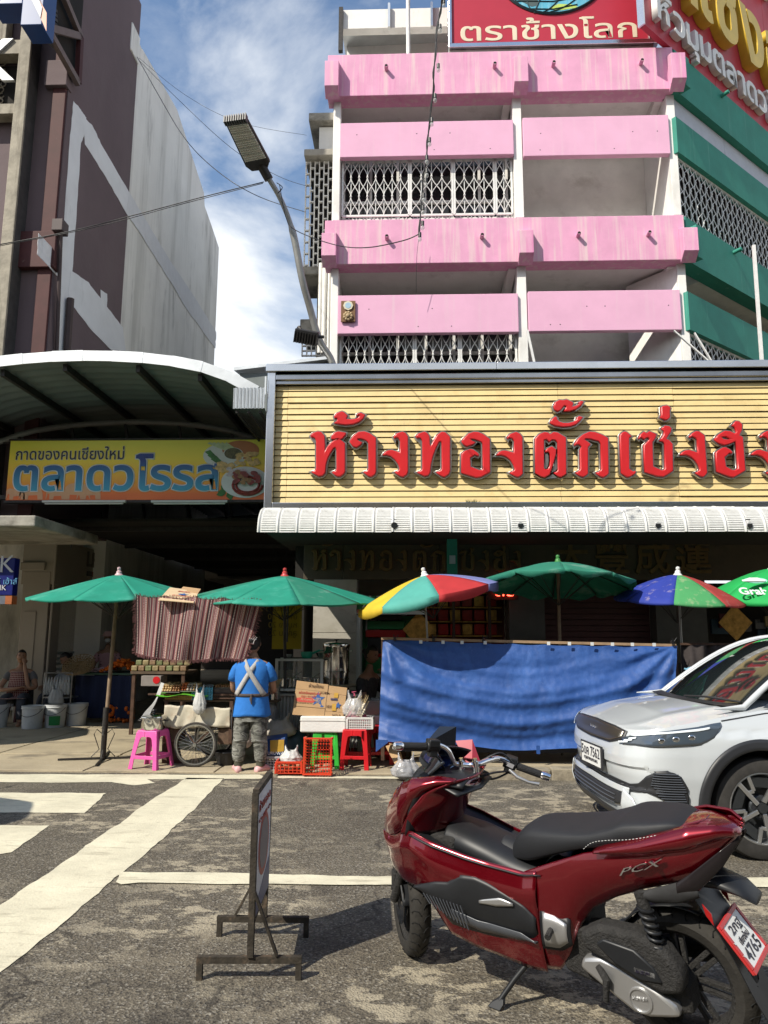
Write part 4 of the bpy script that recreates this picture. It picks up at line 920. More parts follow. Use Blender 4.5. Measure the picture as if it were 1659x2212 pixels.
for i in range(9):disc(485+rr.uniform(-12,18),1008+rr.uniform(-6,8),8,6,fy,.012+.0008*i,'crackling_print',10,.25)
for i in range(7):disc(492+rr.uniform(-14,12),1052+rr.uniform(-22,24),10,9,fg,.004+.0008*i,'greens_print',9,.4)
disc(530,1042,52,34,fw,.013,'plate_print')
for i in range(14):disc(510+rr.uniform(-16,46),1020+rr.uniform(-8,6),7,4,fwd,.015+.0006*i,'onion_print',9,.3)
B().tube([tuple(at(533+34*math.cos(k*.35)*(1-k*.012),1048+22*math.sin(k*.35)*(1-k*.012),YM-.022))for k in range(30)],.022,6).build('sausage_print',fs,mk,world=True)
for i in range(22):disc(533+rr.uniform(-26,26),1034+rr.uniform(-14,10),7,5,fs if i%3 else fb,.048+.0008*i,'sausage_print',8,.25)
# tubes below the market sign
tube_w=mat('unlit white tube',(.50,.50,.47),.4,var=.05);lit=mat('lit tube',(.85,.95,1.0),.4,var=0,emit=5.0)
for(a,c,nm)in((92,272,'left'),(327,492,'right')):
 p,q=at(a,1086,YM-.05),at(c,1086,YM-.05)
 tl=thing('tube_lamp','unlit white tube lamp under the market sign, %s one'%nm,'lamp',p,group='tube lamps under the market sign')
 part(B().box((p.x,YM-.08,p.z-.0),(q.x,YM-.03,p.z+.035)),'housing',tube_w,tl,bevel=.004);part(B().cyl((p.x+.04,YM-.055,p.z-.016),(q.x-.04,YM-.055,p.z-.016),.013,8),'tube',tube_w,tl)
for(a,c,py,Y,nm)in((395,500,1131,14.5,'nearest lit tube lamp hanging in the dark market'),(525,592,1194,19.0,'lit tube lamp deeper inside the dark market')):
 p,q=at(a,py,Y),at(c,py,Y);tl=thing('tube_lamp',nm,'lamp',p,group='lit tubes in the market')
 part(B().box((p.x,Y-.03,p.z+.012),(q.x,Y+.03,p.z+.05)),'housing',tube_w,tl);part(B().cyl((p.x+.02,Y,p.z),(q.x-.02,Y,p.z),.013,8),'tube',lit,tl)
 # market interior shell, its deep shade put into near-black walls
mi=thing('market_hall','dark covered market passage running back under the canopy','market hall',(-4,14,0))
part(B().box((at(600,1300,11).x+.35,9.99+.4,.0),(fx[0]-.003,34,6.8)),'wall',void_m,mi)if False else None
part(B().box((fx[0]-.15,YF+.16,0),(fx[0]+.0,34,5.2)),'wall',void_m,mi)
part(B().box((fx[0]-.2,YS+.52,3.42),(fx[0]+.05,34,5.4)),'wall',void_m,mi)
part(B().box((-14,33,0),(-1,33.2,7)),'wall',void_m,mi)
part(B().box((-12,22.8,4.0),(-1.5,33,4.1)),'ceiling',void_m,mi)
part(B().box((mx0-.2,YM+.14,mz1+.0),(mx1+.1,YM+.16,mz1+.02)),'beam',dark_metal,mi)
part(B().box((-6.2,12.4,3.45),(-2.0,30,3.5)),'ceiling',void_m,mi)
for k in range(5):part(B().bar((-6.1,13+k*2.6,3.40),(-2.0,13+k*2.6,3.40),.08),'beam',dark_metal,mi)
rr=random.Random(2)
for k in range(7):
 x_=rr.uniform(-6,-2.3);y_=rr.uniform(12.5,17);part(B().cyl((x_,y_,3.45),(x_+rr.uniform(-.3,.3),y_,2.95+rr.uniform(0,.2)),.008,5),'wire',black_pl,mi)
 # ================================================================== left buildings
XP=-6.3
def wall_poly(pts,m_,par,nm,t0,t1):  # polygon in the plane x = XP given by where its corners are seen
 w_=[ax(x_*.4232,y_*.4232,XP)for x_,y_ in pts];B().prism([(p.y,p.z)for p in w_],XP+t0,XP+t1,'YZ').build(nm,m_,par,world=True)
 return w_
lb=thing('purple_building','tall purple brown building side wall with white painted patches','building',(-8,13,0))
ytop=ax(239*1,0,XP).y
P_=[ax(75,753,XP),ax(88,560,XP),ax(118,200,XP),ax(140,-60,XP),ax(238,0,XP),ax(239,-1,XP),ax(292,112,XP),ax(292,125,XP),ax(280,400,XP),ax(262,705,XP),ax(260,760,XP)]
yn,yf=12.05,P_[8].y
part(B().box((XP-6,yn,3.45),(XP,yf,16.2)),'wall',purple,lb)
lw=thing('white_building','pale weathered party wall of the building behind the purple one','building',(-8,20,0))
w_=[ax(x_*.4232,y_*.4232,XP)for x_,y_ in[(728,250),(905,560),(1042,985),(1045,1050),(1080,1150),(1118,1265)]]
zq_=ax(700*.4232,195*.4232,XP).z
B().prism([(yf+.004,0),(yf+.004,zq_),(w_[0].y-.02,zq_)]+[(p.y,p.z)for p in w_]+[(w_[-1].y,0)],XP-6,XP-.004,'YZ').build('wall',palewall,lw,world=True)
part(B().box((XP-.35,ax(663*.4232,240*.4232,XP).y,ax(690*.4232,240*.4232,XP).z-.3),(XP+.03,ax(708*.4232,240*.4232,XP).y,ax(690*.4232,185*.4232,XP).z+.15)),'parapet_post',palewall,lw,bevel=.02)
# mask the purple part's far edge: it ends at the seam
rr=random.Random(8)
def rough(pts,n=7,j=4):
 out=[]
 for i in range(len(pts)):
  a,c=pts[i],pts[(i+1)%len(pts)]
  for k in range(n):out.append((a[0]+(c[0]-a[0])*k/n+(rr.uniform(-j,j)*.45 if k else 0),a[1]+(c[1]-a[1])*k/n+(rr.uniform(-j,j)*.45 if k else 0)))
 return out
wall_poly(rough([(375,515),(412,560),(440,600),(428,690),(412,735),(390,1100),(368,1390),(350,1500),(342,1790),(286,1790),(300,1500),(328,1100),(355,720)]),stripe_white,lb,'patch_stripe',.001,.004)
wall_poly(rough([(420,590),(470,640),(520,745),(660,985),(715,1080),(645,1090),(540,905),(432,735)]),stripe_white,lb,'patch_stripe',.002,.006)
wall_poly(rough([(658,980),(720,1085),(860,1320),(1000,1530),(1102,1695),(1098,1780),(960,1590),(800,1330),(700,1170),(640,1085)]),mat('fresh white patch',(.70,.72,.74),.8,var=.05),lw,'patch_stripe',.007,.010)
wall_poly(rough([(195,1190),(312,1312),(302,1420),(188,1298)],4),stripe_white,lb,'patch_stripe',.002,.006)
wall_poly(rough([(360,1378),(450,1440),(540,1560),(625,1670),(640,1790),(565,1785),(470,1690),(345,1530)]),stripe_white,lb,'patch_stripe',.003,.008)
wall_poly(rough([(512,1478),(545,1500),(543,1590),(512,1552)],3),stripe_white,lb,'patch_stripe',.004,.009)
a_,c_=ax(312*.4232,1165*.4232,XP+.12),ax(290*.4232,1790*.4232,XP+.06)
part(B().tube([a_,c_],.035,8),'conduit',mat('brown conduit',(.06,.04,.04),.6),lb)
part(B().box((XP+.005,a_.y-.12,a_.z-.1),(XP+.2,a_.y+.12,a_.z+.12)),'junction_box',MATS['brown conduit'],lb,bevel=.01)
a_,c_=ax(360*.4232,1525*.4232,XP+.08),ax(343*.4232,1790*.4232,XP+.08)
part(B().tube([a_,c_],.07,8),'pipe_stub',MATS['brown conduit'],lb)
# open balcony void with diagonal braces, top left of the purple wall
p1,p2,p3=ax(245*.4232,-20,XP),ax(405*.4232,180*.4232,XP),ax(398*.4232,420*.4232,XP)
wall_poly([(265,-60),(430,-60),(412,180),(398,425),(300,260),(245,150)],void_m,lb,'opening',.001,.004)
for(u,v,u2,v2)in((320,-30,410,185),(410,185,398,420),(245,140,405,185),(232,130,398,425)):
 part(B().bar(ax(u*.4232,v*.4232,XP+.1),ax(u2*.4232,v2*.4232,XP+.1),.09,.12),'brace',maroon if v2==420 else mat('grey brown beam',(.16,.12,.11),.7),lb)
for k in range(9):part(B().bar(ax(245*.4232,(20+k*24)*.4232,XP+.05),ax(290*.4232,(60+k*24)*.4232,XP+.05),.03,.05),'louvre',dark_shade_timber,lb)
# timber clad front
fb_=thing('timber_front_building','dark timber clad bank building front with silvered posts at far left','building',(-7.5,11.8,0))
YL=11.7
def zl(py):return at(30,py,YL).z
cx0,cx1=at(-20,750,YL).x,at(7,750,YL).x
part(B().box((cx0,YL,3.3),(cx1-.004,YL+.05,22)),'post_face',timber,fb_,bevel=.01)  # thin lighter skin paints the lit front of the post
part(B().box((cx0,YL+.052,3.3),(cx1,YL+1.05,22)),'post',dark_shade_timber,fb_,bevel=.01)  # darker body paints the shaded side of the same post
px2=at(18,60,YL+.1)
part(B().box((at(10,100,YL+.1).x-.3,YL+.1,zl(75)),(at(10,100,YL+.1).x,YL+.3,22)),'post',timber,fb_,bevel=.01)
for(a,c)in((110,80),(240,218)):part(B().box((-13,YL+.06,zl(a)),(cx0+.01,YL+.3,zl(c))),'rail',timber,fb_,bevel=.01)
lat=part(B().box((-13,YL+.34,zl(220)),(cx0,YL+.36,zl(112))),'carved_panel',void_m,fb_)
q=B();rr=random.Random(6)
for k in range(150):
 x_=-8.7+(k%10)*.13+rr.uniform(-.02,.02);z_=zl(215)+(k//10)*.115
 q.tube([(x_+.05*math.cos(t_+k),YL+.31,z_+.05*math.sin(t_+k))for t_ in[m_*PI/4 for m_ in range(7)]],.013,4)
q.build('carving',timber,lat,world=True)['kind']='stuff'
for xx in(-8.05,-8.75):part(B().box((xx,YL+.29,zl(217)),(xx+.05,YL+.34,zl(112))),'carved_frame',timber,fb_)
sgn=text('cut_letter','K',wprint,None,(at(-62,185,YL+.1).x,YL+.05,at(10,178,YL+.1).z),size=1.2,extrude=.03,offset=.02)
tag(sgn,'white cut letter partly seen at the far left edge by the carved panel','letter')
# recessed dark maroon bay between the post and the purple wall
part(B().box((-14,12.9,3.3),(XP-.001,12.95,22)),'wall',void_m,fb_)
part(B().box((XP-.26,12.0,3.3),(XP-.02,12.9,22)),'maroon_pier',maroon,fb_,bevel=.008)
for(a,c)in((575,500),(460,425),(180,130)):part(B().box((-9,12.1,at(100,a,12.1).z),(XP-.03,12.7,at(100,c,12.1).z)),'spandrel',maroon,fb_,bevel=.01)
part(B().box((XP-.7,11.92,at(80,575,11.9).z),(XP+.06,12.15,at(80,497,11.9).z)),'beam_end',maroon,fb_,bevel=.01)
part(B().box((XP-.4,11.92,at(100,182,11.9).z),(XP+.02,12.15,at(100,128,11.9).z)),'beam_end',purple,fb_,bevel=.01)
for k in range(9):part(B().box((-8,12.3,at(80,395+k*5.5,12.3).z),(XP-.27,12.33,at(80,395+k*5.5,12.3).z+.025)),'louvre',dark_shade_timber,fb_)
# blue projecting bank box sign top left
blue_s=mat('bank blue',(.012,.055,.20),.4,var=.05)
bs=thing('projecting_sign','blue box sign with grey and orange corner jutting over the street at top left','sign',at(80,40,10.6))
XB=at(104,60,10.5).x
pA=[at(58,-40,10.5),at(104,60,10.5)]
part(B().box((XB-.35,10.3,at(104,74,10.5).z),(XB,10.7,16)),'box',blue_s,bs,bevel=.01)
part(B().box((XB-.9,10.3,at(104,28,10.5).z),(XB-.351,10.7,16)),'box',blue_s,bs,bevel=.01)
a_=at(94,45,10.29)
B().prism([(at(60,-25,10.29).x,at(60,-25,10.29).z),(at(72,-25,10.29).x,at(72,-25,10.29).z),(at(101,28,10.29).x,at(101,28,10.29).z),(at(101,70,10.29).x-.005,at(101,68,10.29).z)],10.285,10.289).build('stripe_print',mat('sign orange',(.50,.17,.08),.4,var=0),bs,world=True)
B().prism([(at(52,-35,10.29).x,at(52,-35,10.29).z),(at(72,-35,10.29).x,at(72,-35,10.29).z),(at(92,18,10.29).x,at(92,18,10.29).z),(at(88,40,10.29).x,at(88,40,10.29).z)],10.275,10.2849).build('stripe_print',mat('sign grey',(.30,.34,.40),.4,var=0),bs,world=True)
# concrete slab, bank wing behind the stalls
sl_=thing('concrete_ledge','weathered concrete ledge jutting out below the market sign at left','ledge',(-6,10.6,3))
px_=at(76,1125,10.4)
part(B().box((-14,10.4,at(76,1137,10.4).z),(px_.x,12.6,at(76,1113,10.4).z)),'slab',conc,sl_,bevel=.02)
bank=thing('bank_branch','bank branch with cream pillar, lettered fascia and glass front beside the market','bank',(-6.2,14,0))
cream=mat('cream painted wall',(.30,.265,.22),.6,var=.06,scale=2)
YB2=13.4
a0,a1=at(38,1400,YB2).x,at(97,1400,YB2).x
part(B().box((a0,YB2,0),(a1,YB2+.5,at(60,1235,YB2).z)),'pillar',cream,bank,bevel=.01)
part(B().box((a0+.07,YB2-.02,.4),(a0+.30,YB2-.001,at(60,1320,YB2).z)),'pillar_panel',cream,bank,bevel=.01)
part(B().box((a0-.05,YB2-.05,at(60,1232,YB2).z),(a0+.40,YB2+.0,at(60,1215,YB2).z)),'capital',cream,bank,bevel=.01)
part(B().box((a0+.02,YB2+.02,at(60,1235,YB2).z+.002),(a1+.04,YB2+.5,at(60,1160,YB2).z)),'pillar',cream,bank,bevel=.01)
XF=a1+.05
part(B().box((XF-.6,YB2+.01,at(105,1262,YB2).z),(XF,26,at(105,1165,YB2).z)),'fascia',cream,bank,bevel=.01)
lm_=mat('dark brown letter',(.10,.08,.065),.4,var=0);lg=ax(187,1222,XF+.012);adv=0
for ch in 'LH BANK':
 if ch!=' ':
  o_=text('letter',ch,lm_,bank,(0,0,0),size=.42,extrude=.01,offset=.012);o_.rotation_euler=(0,0,0)
  o_.matrix_parent_inverse=wm(bank).inverted()@(Matrix.Translation(lg+Vector((0,adv,0)))@Matrix.Rotation(PI/2,4,'Z')@Matrix.Rotation(PI/2,4,'X'))
 adv+={'L':.24,'H':.32,' ':.2,'B':.29,'A':.29,'N':.33}.get(ch,.3)
lg=ax(188,1233,XF+.004);part(B().box((XF+.001,lg.y,lg.z-.10),(XF+.012,lg.y+.22,lg.z)),'logo_patch',kprint,bank);part(B().box((XF+.001,lg.y+.221,lg.z-.10),(XF+.012,lg.y+.38,lg.z)),'logo_patch',mat('dull red',(.14,.04,.03),.5),bank)
yy=YB2+.52
gl=B()
zfb=at(105,1262,YB2).z
for k in range(6):
 part(B().box((XF-.3,yy+.02,.25),(XF-.29,yy+1.38,zfb-.02)),'glass_pane',mat('shop glass',(.04,.05,.05),.04,var=0,alpha=.45),bank)
 part(B().box((XF-.32,yy+1.40,.0),(XF-.26,yy+1.46,zfb-.002)),'mullion',mat('aluminium frame',(.35,.36,.36),.35,.8),bank)
 for j in range(7):part(B().box((XF-.275,yy+.03,.55+j*.1),(XF-.268,yy+1.37,.55+j*.1+.045)),'frosted_band',mat('frosted band',(.30,.34,.32),.6,var=.1),bank)
 yy+=1.48
part(B().box((XF-2.5,YB2+.5,0),(XF-2.4,26,zfb)),'inner_wall',mat('dim bank interior',(.05,.05,.042),.7,var=.2),bank)
for k in range(7):
 z_=.9+.0;part(B().box((XF-2.39,YB2+1+k*1.3,1.1),(XF-2.36,YB2+1.8+k*1.3,2.2)),'poster',mat('poster %d'%(k%3),[(.02,.02,.02),(.25,.24,.2),(.05,.12,.10)][k%3],.5,var=.3),bank)
part(B().cyl((XF+.03,YB2-.02,.1),(XF+.03,YB2-.02,at(105,1160,YB2).z-.15),.022,8),'downpipe',cream,bank)
bk=thing('bank_sign','dark blue projecting bank sign with white letters at far left','sign',at(10,1250,10.9))
b0,b1=at(-60,1300,10.9),at(33,1205,10.9)
part(B().box((b0.x,10.9,at(10,1286,10.9).z),(b1.x,11.05,b1.z)),'board',mat('deep bank blue',(.008,.012,.12),.35,var=.05),bk,bevel=.01)
part(B().box((b0.x,10.9,at(10,1305,10.9).z),(b1.x-.10,11.05,at(10,1287,10.9).z)),'board',mat('sign dim grey',(.12,.13,.16),.4),bk)
part(B().box((b1.x-.099,10.9,at(10,1305,10.9).z),(b1.x,11.05,at(10,1287,10.9).z)),'board',mat('sign dim orange',(.34,.11,.04),.4),bk)
text('lettering','BANK',mat('sign letter white',(.5,.5,.52),.4,var=0),bk,(b1.x-.96,10.893,at(10,1236,10.9).z),world=True,size=.36,extrude=.004)
text('lettering','LAND & HOUSES BANK',MATS['sign letter white'],bk,(b1.x-1.30,10.893,at(10,1275,10.9).z),world=True,size=.115,extrude=.003)
text('lettering','ธนาคารแลนด์ แอนด์ เฮ้าส์',mat('sign letter pale blue',(.12,.3,.5),.4,var=0),bk,(b1.x-1.16,10.893,at(10,1262,10.9).z),world=True,size=.12,extrude=.003)
# ================================================================== umbrellas
def uvgrid(o,nu,nv):
 me=o.data;uv=me.uv_layers.new(name='UVMap')
 for l in me.loops:
  i=l.vertex_index;uv.data[l.index].uv=((i//(nv+1))/nu,(i%(nv+1))/nv)
def cloth_mat(nm,c,**k):
 k.setdefault('rough',.75);k.setdefault('var',.12);k.setdefault('scale',3)
 m_=mat(nm,c,bump=.08,bscale=6,**k);b_=m_.node_tree.nodes['Principled BSDF']
 t_=m_.node_tree
 tl_=N(t_,'ShaderNodeBsdfTranslucent');mxs=N(t_,'ShaderNodeMixShader',i_0=.28);out=[n for n in t_.nodes if n.type=='OUTPUT_MATERIAL'][0]
 src=b_.inputs['Base Color'].links[0].from_socket if b_.inputs['Base Color'].links else None
 if src:LK(t_,src,tl_.inputs['Color'])
 LK(t_,b_.outputs[0],mxs.inputs[1]);LK(t_,tl_.outputs[0],mxs.inputs[2]);LK(t_,mxs.outputs[0],out.inputs['Surface']);return m_
ug=cloth_mat('umbrella green cloth',(.022,.31,.215),dirt=(.10,.45,.34),dirt_amt=.6,dirt_scale=(2,2,2),dirt_lo=.5)
ug2=cloth_mat('faded umbrella green',(.03,.24,.16),dirt=(.30,.42,.36),dirt_amt=.6,dirt_scale=(3,3,3),dirt_lo=.56)
uy=cloth_mat('umbrella yellow',(.72,.52,.04));ut=cloth_mat('umbrella teal',(.10,.42,.36));ur=cloth_mat('umbrella red',(.52,.04,.045));ul=cloth_mat('umbrella lavender',(.22,.25,.52))
ub=cloth_mat('umbrella blue',(.03,.055,.36),dirt=(.5,.42,.45),dirt_amt=.7,dirt_scale=(9,9,2),dirt_lo=.57);ugr=cloth_mat('umbrella mid green',(.08,.36,.13),dirt=(.55,.55,.35),dirt_amt=.6,dirt_scale=(9,9,2),dirt_lo=.56)
urd=cloth_mat('umbrella faded red',(.42,.055,.05),dirt=(.55,.35,.3),dirt_amt=.5,dirt_scale=(9,9,2),dirt_lo=.58);ubg=cloth_mat('umbrella bright green',(.02,.42,.10));ugy=cloth_mat('umbrella grey green',(.20,.28,.25))
pole_wood=mat('bamboo pole',(.20,.14,.09),.7,var=.25,scale=12);pole_met=mat('grey metal pole',(.30,.30,.29),.4,.7)
def umbrella(name,label,apex,rim_px,n,mats_,droop,rise,base=None,tilt=(0,0),pole_r=.016,val=.07,pole=pole_met,fin=None,rot=0,sag=.05,scallop=0.0,zb=None,curve=.5):
 """apex: world point, rim_px: radius in metres"""
 base=Vector(base)if base else Vector((apex.x,apex.y,0))
 t_=thing('parasol',label,'umbrella',base,group='street parasols over the stalls')
 Mx=Matrix.Translation(apex)@Matrix.Rotation(tilt[0],4,'X')@Matrix.Rotation(tilt[1],4,'Y')@Matrix.Rotation(rot,4,'Z')
 Rr=rim_px;W0=wm(t_).inverted()
 def P(th,q,k):  # q 0 apex..1 rim, k: 0..1 within gore
  sg_=math.sin(PI*k)
  r=Rr*q*(1-.035*sg_*q);z=-droop*(q**(1+curve))-sag*sg_*q*(1-q*.3)*.55
  return W0@Mx@Vector((r*math.cos(th),r*math.sin(th),z))
 for g in range(n):
  b_=B();a0,a1=2*PI*g/n,2*PI*(g+1)/n
  nu,nv=8,9
  def fn(u,v):
   th=a0+(a1-a0)*u
   if v<=.9:return P(th,.02+.98*v/.9,u)
   p=P(th,1,u);w_=(v-.9)/.1;return p+Vector((0,0,-val*w_*(.75+.35*math.sin(PI*u)+scallop*math.sin(g*5+u*9))))
  b_.grid(fn,nu,nv+1);o_=b_.build('canopy_panel',mats_[g%len(mats_)],t_,smooth=60,solid=.0025)
  r_=B();r_.tube([P(a0,q,0)+Vector((0,0,-.012))for q in(.03,.3,.6,.85,1)],.006,5)
  r_.tube([P(a0,.55,0)+Vector((0,0,-.014)),W0@Mx@Vector((0,0,-droop-.28))],.005,4)
  r_.build('rib',dark_metal,t_)
 top=Mx@Vector((0,0,.02));b_=B()
 B().tube([W0@base,W0@top],pole_r,8).build('pole',pole,t_,smooth=50)
 q=B().mtx(W0@Mx);q.lathe([(.001,.10),(.022,.092),(.026,.07),(.018,.055),(.034,.04),(.034,.02),(.05,.0),(.06,-.012),(.001,-.015)],12);q.build('finial',fin or white_paint_metal,t_,smooth=40)
 return t_
fpink=mat('pale pink plastic',(.55,.38,.40),.4)
b1=gr(222,1640,.02)
a1=at(257,1241,9.65)
u1=umbrella('parasol','faded green parasol farthest left, over the open pavement',a1,1.13,10,[ug],.30,0,base=(b1.x,b1.y,.02),tilt=(R(4),0),pole_r=.026,pole=pole_wood,fin=fpink,val=.02,rot=.25,curve=.15)
sd=B();W0=wm(u1).inverted()
for k in range(4):
 t_=PI/2*k+.25;sd.bar((0,0,.015),(.52*math.cos(t_),.52*math.sin(t_)*1,.012),.022)
 c_,s__=math.cos(t_),math.sin(t_);sd.tube([(c_*.02,s__*.02,.30),(c_*.09,s__*.09,.36),(c_*.12,s__*.12,.30),(c_*.05,s__*.05,.12),(c_*.14,s__*.14,.03)],.006,5)
sd.build('stand',dark_metal,u1)
B().cyl((0,0,0),(.004,0,.62),.034,10).build('pole_sleeve',dark_metal,u1,smooth=40)
u2=umbrella('parasol','large green parasol over the skewer cart and glass case',at(615,1243,9.55),1.27,10,[ug,ug,ug2],.30,0,base=(at(622,1400,9.6).x,9.6,.02),tilt=(R(5),R(1)),pole_r=.02,fin=mat('red knob',(.45,.05,.05),.4),val=.02,pole=dark_metal,curve=.15)
u3=umbrella('parasol','tilted parasol with yellow, teal, red and lavender panels',at(917,1243,9.1),.88,8,[ul,ut,ur,uy,uy,ut,ur,ul],.25,0,base=(at(934,1400,9.15).x,9.15,.115),tilt=(R(4),R(-12)),pole_r=.012,val=.10,rot=R(6),sag=.02)
u4=umbrella('parasol','torn dark green parasol behind the middle of the blue tarpaulin',at(1205,1215,9.35),.93,10,[ug2],.26,0,base=(at(1207,1400,9.4).x,9.4,.115),tilt=(R(-6),R(2)),pole_r=.02,fin=mat('green knob',(.05,.2,.05),.4),val=.05,pole=pole_wood,scallop=.35,rot=.2,curve=.4)
u5=umbrella('parasol','small parasol with blue, green and faded red panels above the white car',at(1464,1241,9.3),.76,8,[urd,ub,ugr,ub,ub,ugr,urd,urd],.32,0,base=(at(1470,1400,9.35).x,9.35,.115),tilt=(R(6),R(2)),pole_r=.016,val=.03,rot=R(22.5),fin=white_paint_metal,sag=.02)
u6=umbrella('parasol','bright green printed parasol cut off by the right edge of the photo',at(1668,1228,9.5),.78,8,[ubg],.36,0,base=(at(1680,1400,9.5).x,9.5,.115),tilt=(R(8),0),val=.05,rot=R(22),sag=.02)
gw=mat('white umbrella print',(.62,.66,.64),.6)
pg=at(1599,1284,9.005)
o_=text('print_lettering','Grab',gw,u6,pg,(PI/2-.75,0,0),world=True,size=.165,extrude=.002,offset=.004)
cb_=at(1632,1254,9.10)
q=B().mtx(Matrix.LocRotScale(cb_,Euler((PI/2-.75,0,0)),Vector((.14,.05,1))));q.cyl((0,0,0),(0,0,.003),1,24);q.build('print_disc',mat('pale teal print',(.25,.55,.45),.6),u6,world=True)
q=B().mtx(Matrix.LocRotScale(cb_+Vector((-.02,-.012,.008)),Euler((PI/2-.75,0,0)),Vector((1,1,1))));q.prism([(-.15,-.03),(.12,-.03),(.13,0),(.08,.01),(.05,.035),(-.05,.035),(-.1,.005),(-.15,-.005)],0,.004,'XY');q.build('print_car',gw,u6,world=True)
u7=umbrella('parasol','grey green parasol behind the seated man, partly hidden by the pillar',at(-20,1300,16.5),1.1,8,[ugy],.42,0,base=(at(-10,1400,16.5).x,16.5,0),val=.05)
for k,(x_,y_)in enumerate(((-7.9,9.75),(-5.9,4.75))):  # added out-of-view parasols, placed to throw shadows in from the left
 umbrella('parasol',['green parasol just outside the left edge above the pavement','green parasol outside the left edge beside the crossing'][k],Vector((x_,y_,2.75)),(1.15,.8)[k],8,[ug],.3,0)
mcar=thing('maroon_van','dark maroon van parked beyond the bank pillar at far left','van',(-12,19,0))
w0=wm(mcar).inverted()
q=B();secs=[]
for(x_,zl_,zh_)in((-2.2,.5,1.0),(-2.1,.4,1.3),(-1.2,.35,1.45),(-.6,.35,2.0),(2.0,.35,2.05),(2.2,.5,1.8)):
 secs.append([(x_,-.85,zl_),(x_,-.9,(zl_+zh_)/2),(x_,-.75,zh_),(x_,.75,zh_),(x_,.9,(zl_+zh_)/2),(x_,.85,zl_)])
q.loft(secs);q.build('body',mat('maroon car paint',(.12,.01,.015),.25,coat=1),mcar,smooth=40,bevel=.03)
for x_ in(-1.4,1.4):B().cyl((x_,-.92,.33),(x_,-.70,.33),.33,20).build('wheel',black_soft,mcar,smooth=40)
B().box((-.5,-.91,1.3),(1.9,-.86,1.85)).build('window',glass_dark,mcar)
# ================================================================== hanging woven cloth, cardboard
wv=bpy.data.materials.new('striped woven cloth');wv.use_nodes=True;t=wv.node_tree;b=t.nodes['Principled BSDF']
uvn=N(t,'ShaderNodeUVMap');sp_=N(t,'ShaderNodeSeparateXYZ');LK(t,uvn.outputs[0],sp_.inputs[0])
def mth(op,a,b_=None,c_=None):
 n_=N(t,'ShaderNodeMath',operation=op)
 for i,q in enumerate((a,b_,c_)):
  if q is None:continue
  if isinstance(q,(int,float)):n_.inputs[i].default_value=q
  else:LK(t,q,n_.inputs[i])
 return n_.outputs[0]
fu=mth('FRACT',mth('MULTIPLY',sp_.outputs[0],5.0))
rp_=N(t,'ShaderNodeValToRGB');rp_.color_ramp.interpolation='CONSTANT';LK(t,fu,rp_.inputs[0])
K_,Pk,Mr,Wt,Or=(.014,.010,.012),(.34,.15,.145),(.12,.025,.035),(.50,.38,.34),(.30,.12,.05)
st=[(0,K_),(.10,Mr),(.15,Wt),(.165,K_),(.22,Pk),(.25,K_),(.27,Mr),(.33,Pk),(.345,K_),(.42,Or),(.435,Mr),(.46,K_),(.50,Pk),(.515,K_),(.60,Mr),(.66,Wt),(.675,K_),(.74,Pk),(.76,K_),(.80,Mr),(.85,Pk),(.865,K_),(.93,Or),(.945,Mr),(.97,K_)]
el=rp_.color_ramp.elements
for i,(p_,c_)in enumerate(st):
 e_=el[i]if i<2 else el.new(p_);e_.position=p_;e_.color=c_+(1,)
fv=mth('FRACT',mth('MULTIPLY',sp_.outputs[1],26.0))
tri=mth('ABSOLUTE',mth('SUBTRACT',fv,.5))
def band(c,w):return mth('LESS_THAN',mth('ABSOLUTE',mth('SUBTRACT',fu,c)),w)
dia=mth('LESS_THAN',mth('ABSOLUTE',mth('SUBTRACT',mth('MULTIPLY',mth('ABSOLUTE',mth('SUBTRACT',fu,.385)),12.0),tri)),.16)
m1_=mth('MULTIPLY',band(.385,.033),dia)
dia2=mth('LESS_THAN',mth('ABSOLUTE',mth('SUBTRACT',mth('MULTIPLY',mth('ABSOLUTE',mth('SUBTRACT',fu,.90)),14.0),tri)),.16)
m1b=mth('MULTIPLY',band(.90,.03),dia2)
dots=mth('MULTIPLY',mth('GREATER_THAN',mth('FRACT',mth('MULTIPLY',sp_.outputs[1],55.0)),.5),mth('MAXIMUM',band(.19,.012),mth('MAXIMUM',band(.565,.014),band(.71,.012))))
dots2=mth('MULTIPLY',mth('GREATER_THAN',mth('FRACT',mth('MULTIPLY',sp_.outputs[1],38.0)),.45),mth('MAXIMUM',band(.05,.02),band(.30,.016)))
tot=mth('MAXIMUM',mth('MAXIMUM',m1_,m1b),mth('MAXIMUM',dots,dots2))
mxn=N(t,'ShaderNodeMix',data_type='RGBA');LK(t,tot,mxn.inputs['Factor']);LK(t,rp_.outputs[0],mxn.inputs['A']);mxn.inputs['B'].default_value=(.55,.40,.37,1)
LK(t,mxn.outputs['Result'],b.inputs['Base Color']);b.inputs['Roughness'].default_value=.9
TL,TR,BL,BR=at(294,1287,8.62),at(566,1297,8.5),at(289,1413,8.72),at(530,1427,8.66)
def cloth_p(u,v):
 a_=TL.lerp(TR,u);c_=BL.lerp(BR,u);p=a_.lerp(c_,v)
 f_=.018*math.sin(u*23+v*1.5)*(.3+v)+.012*math.sin(u*51+1)*v+.03*math.sin(u*7+v*2)
 drape=-.022*abs(math.sin(u*PI*4.3))*(1-v);sagb=-.05*math.sin(PI*min(1,u*1.3))*v
 return p+Vector((0,f_,drape*1.2+sagb+.015))
ct=thing('woven_cloth','striped maroon and black woven cloth hung between two green parasols','cloth',BL)
o_=B().grid(lambda u,v:tuple(cloth_p(u,v)),90,22).build('cloth',wv,ct,world=True,smooth=60,fix=False);uvgrid(o_,90,22)
fr=B();rr=random.Random(3)
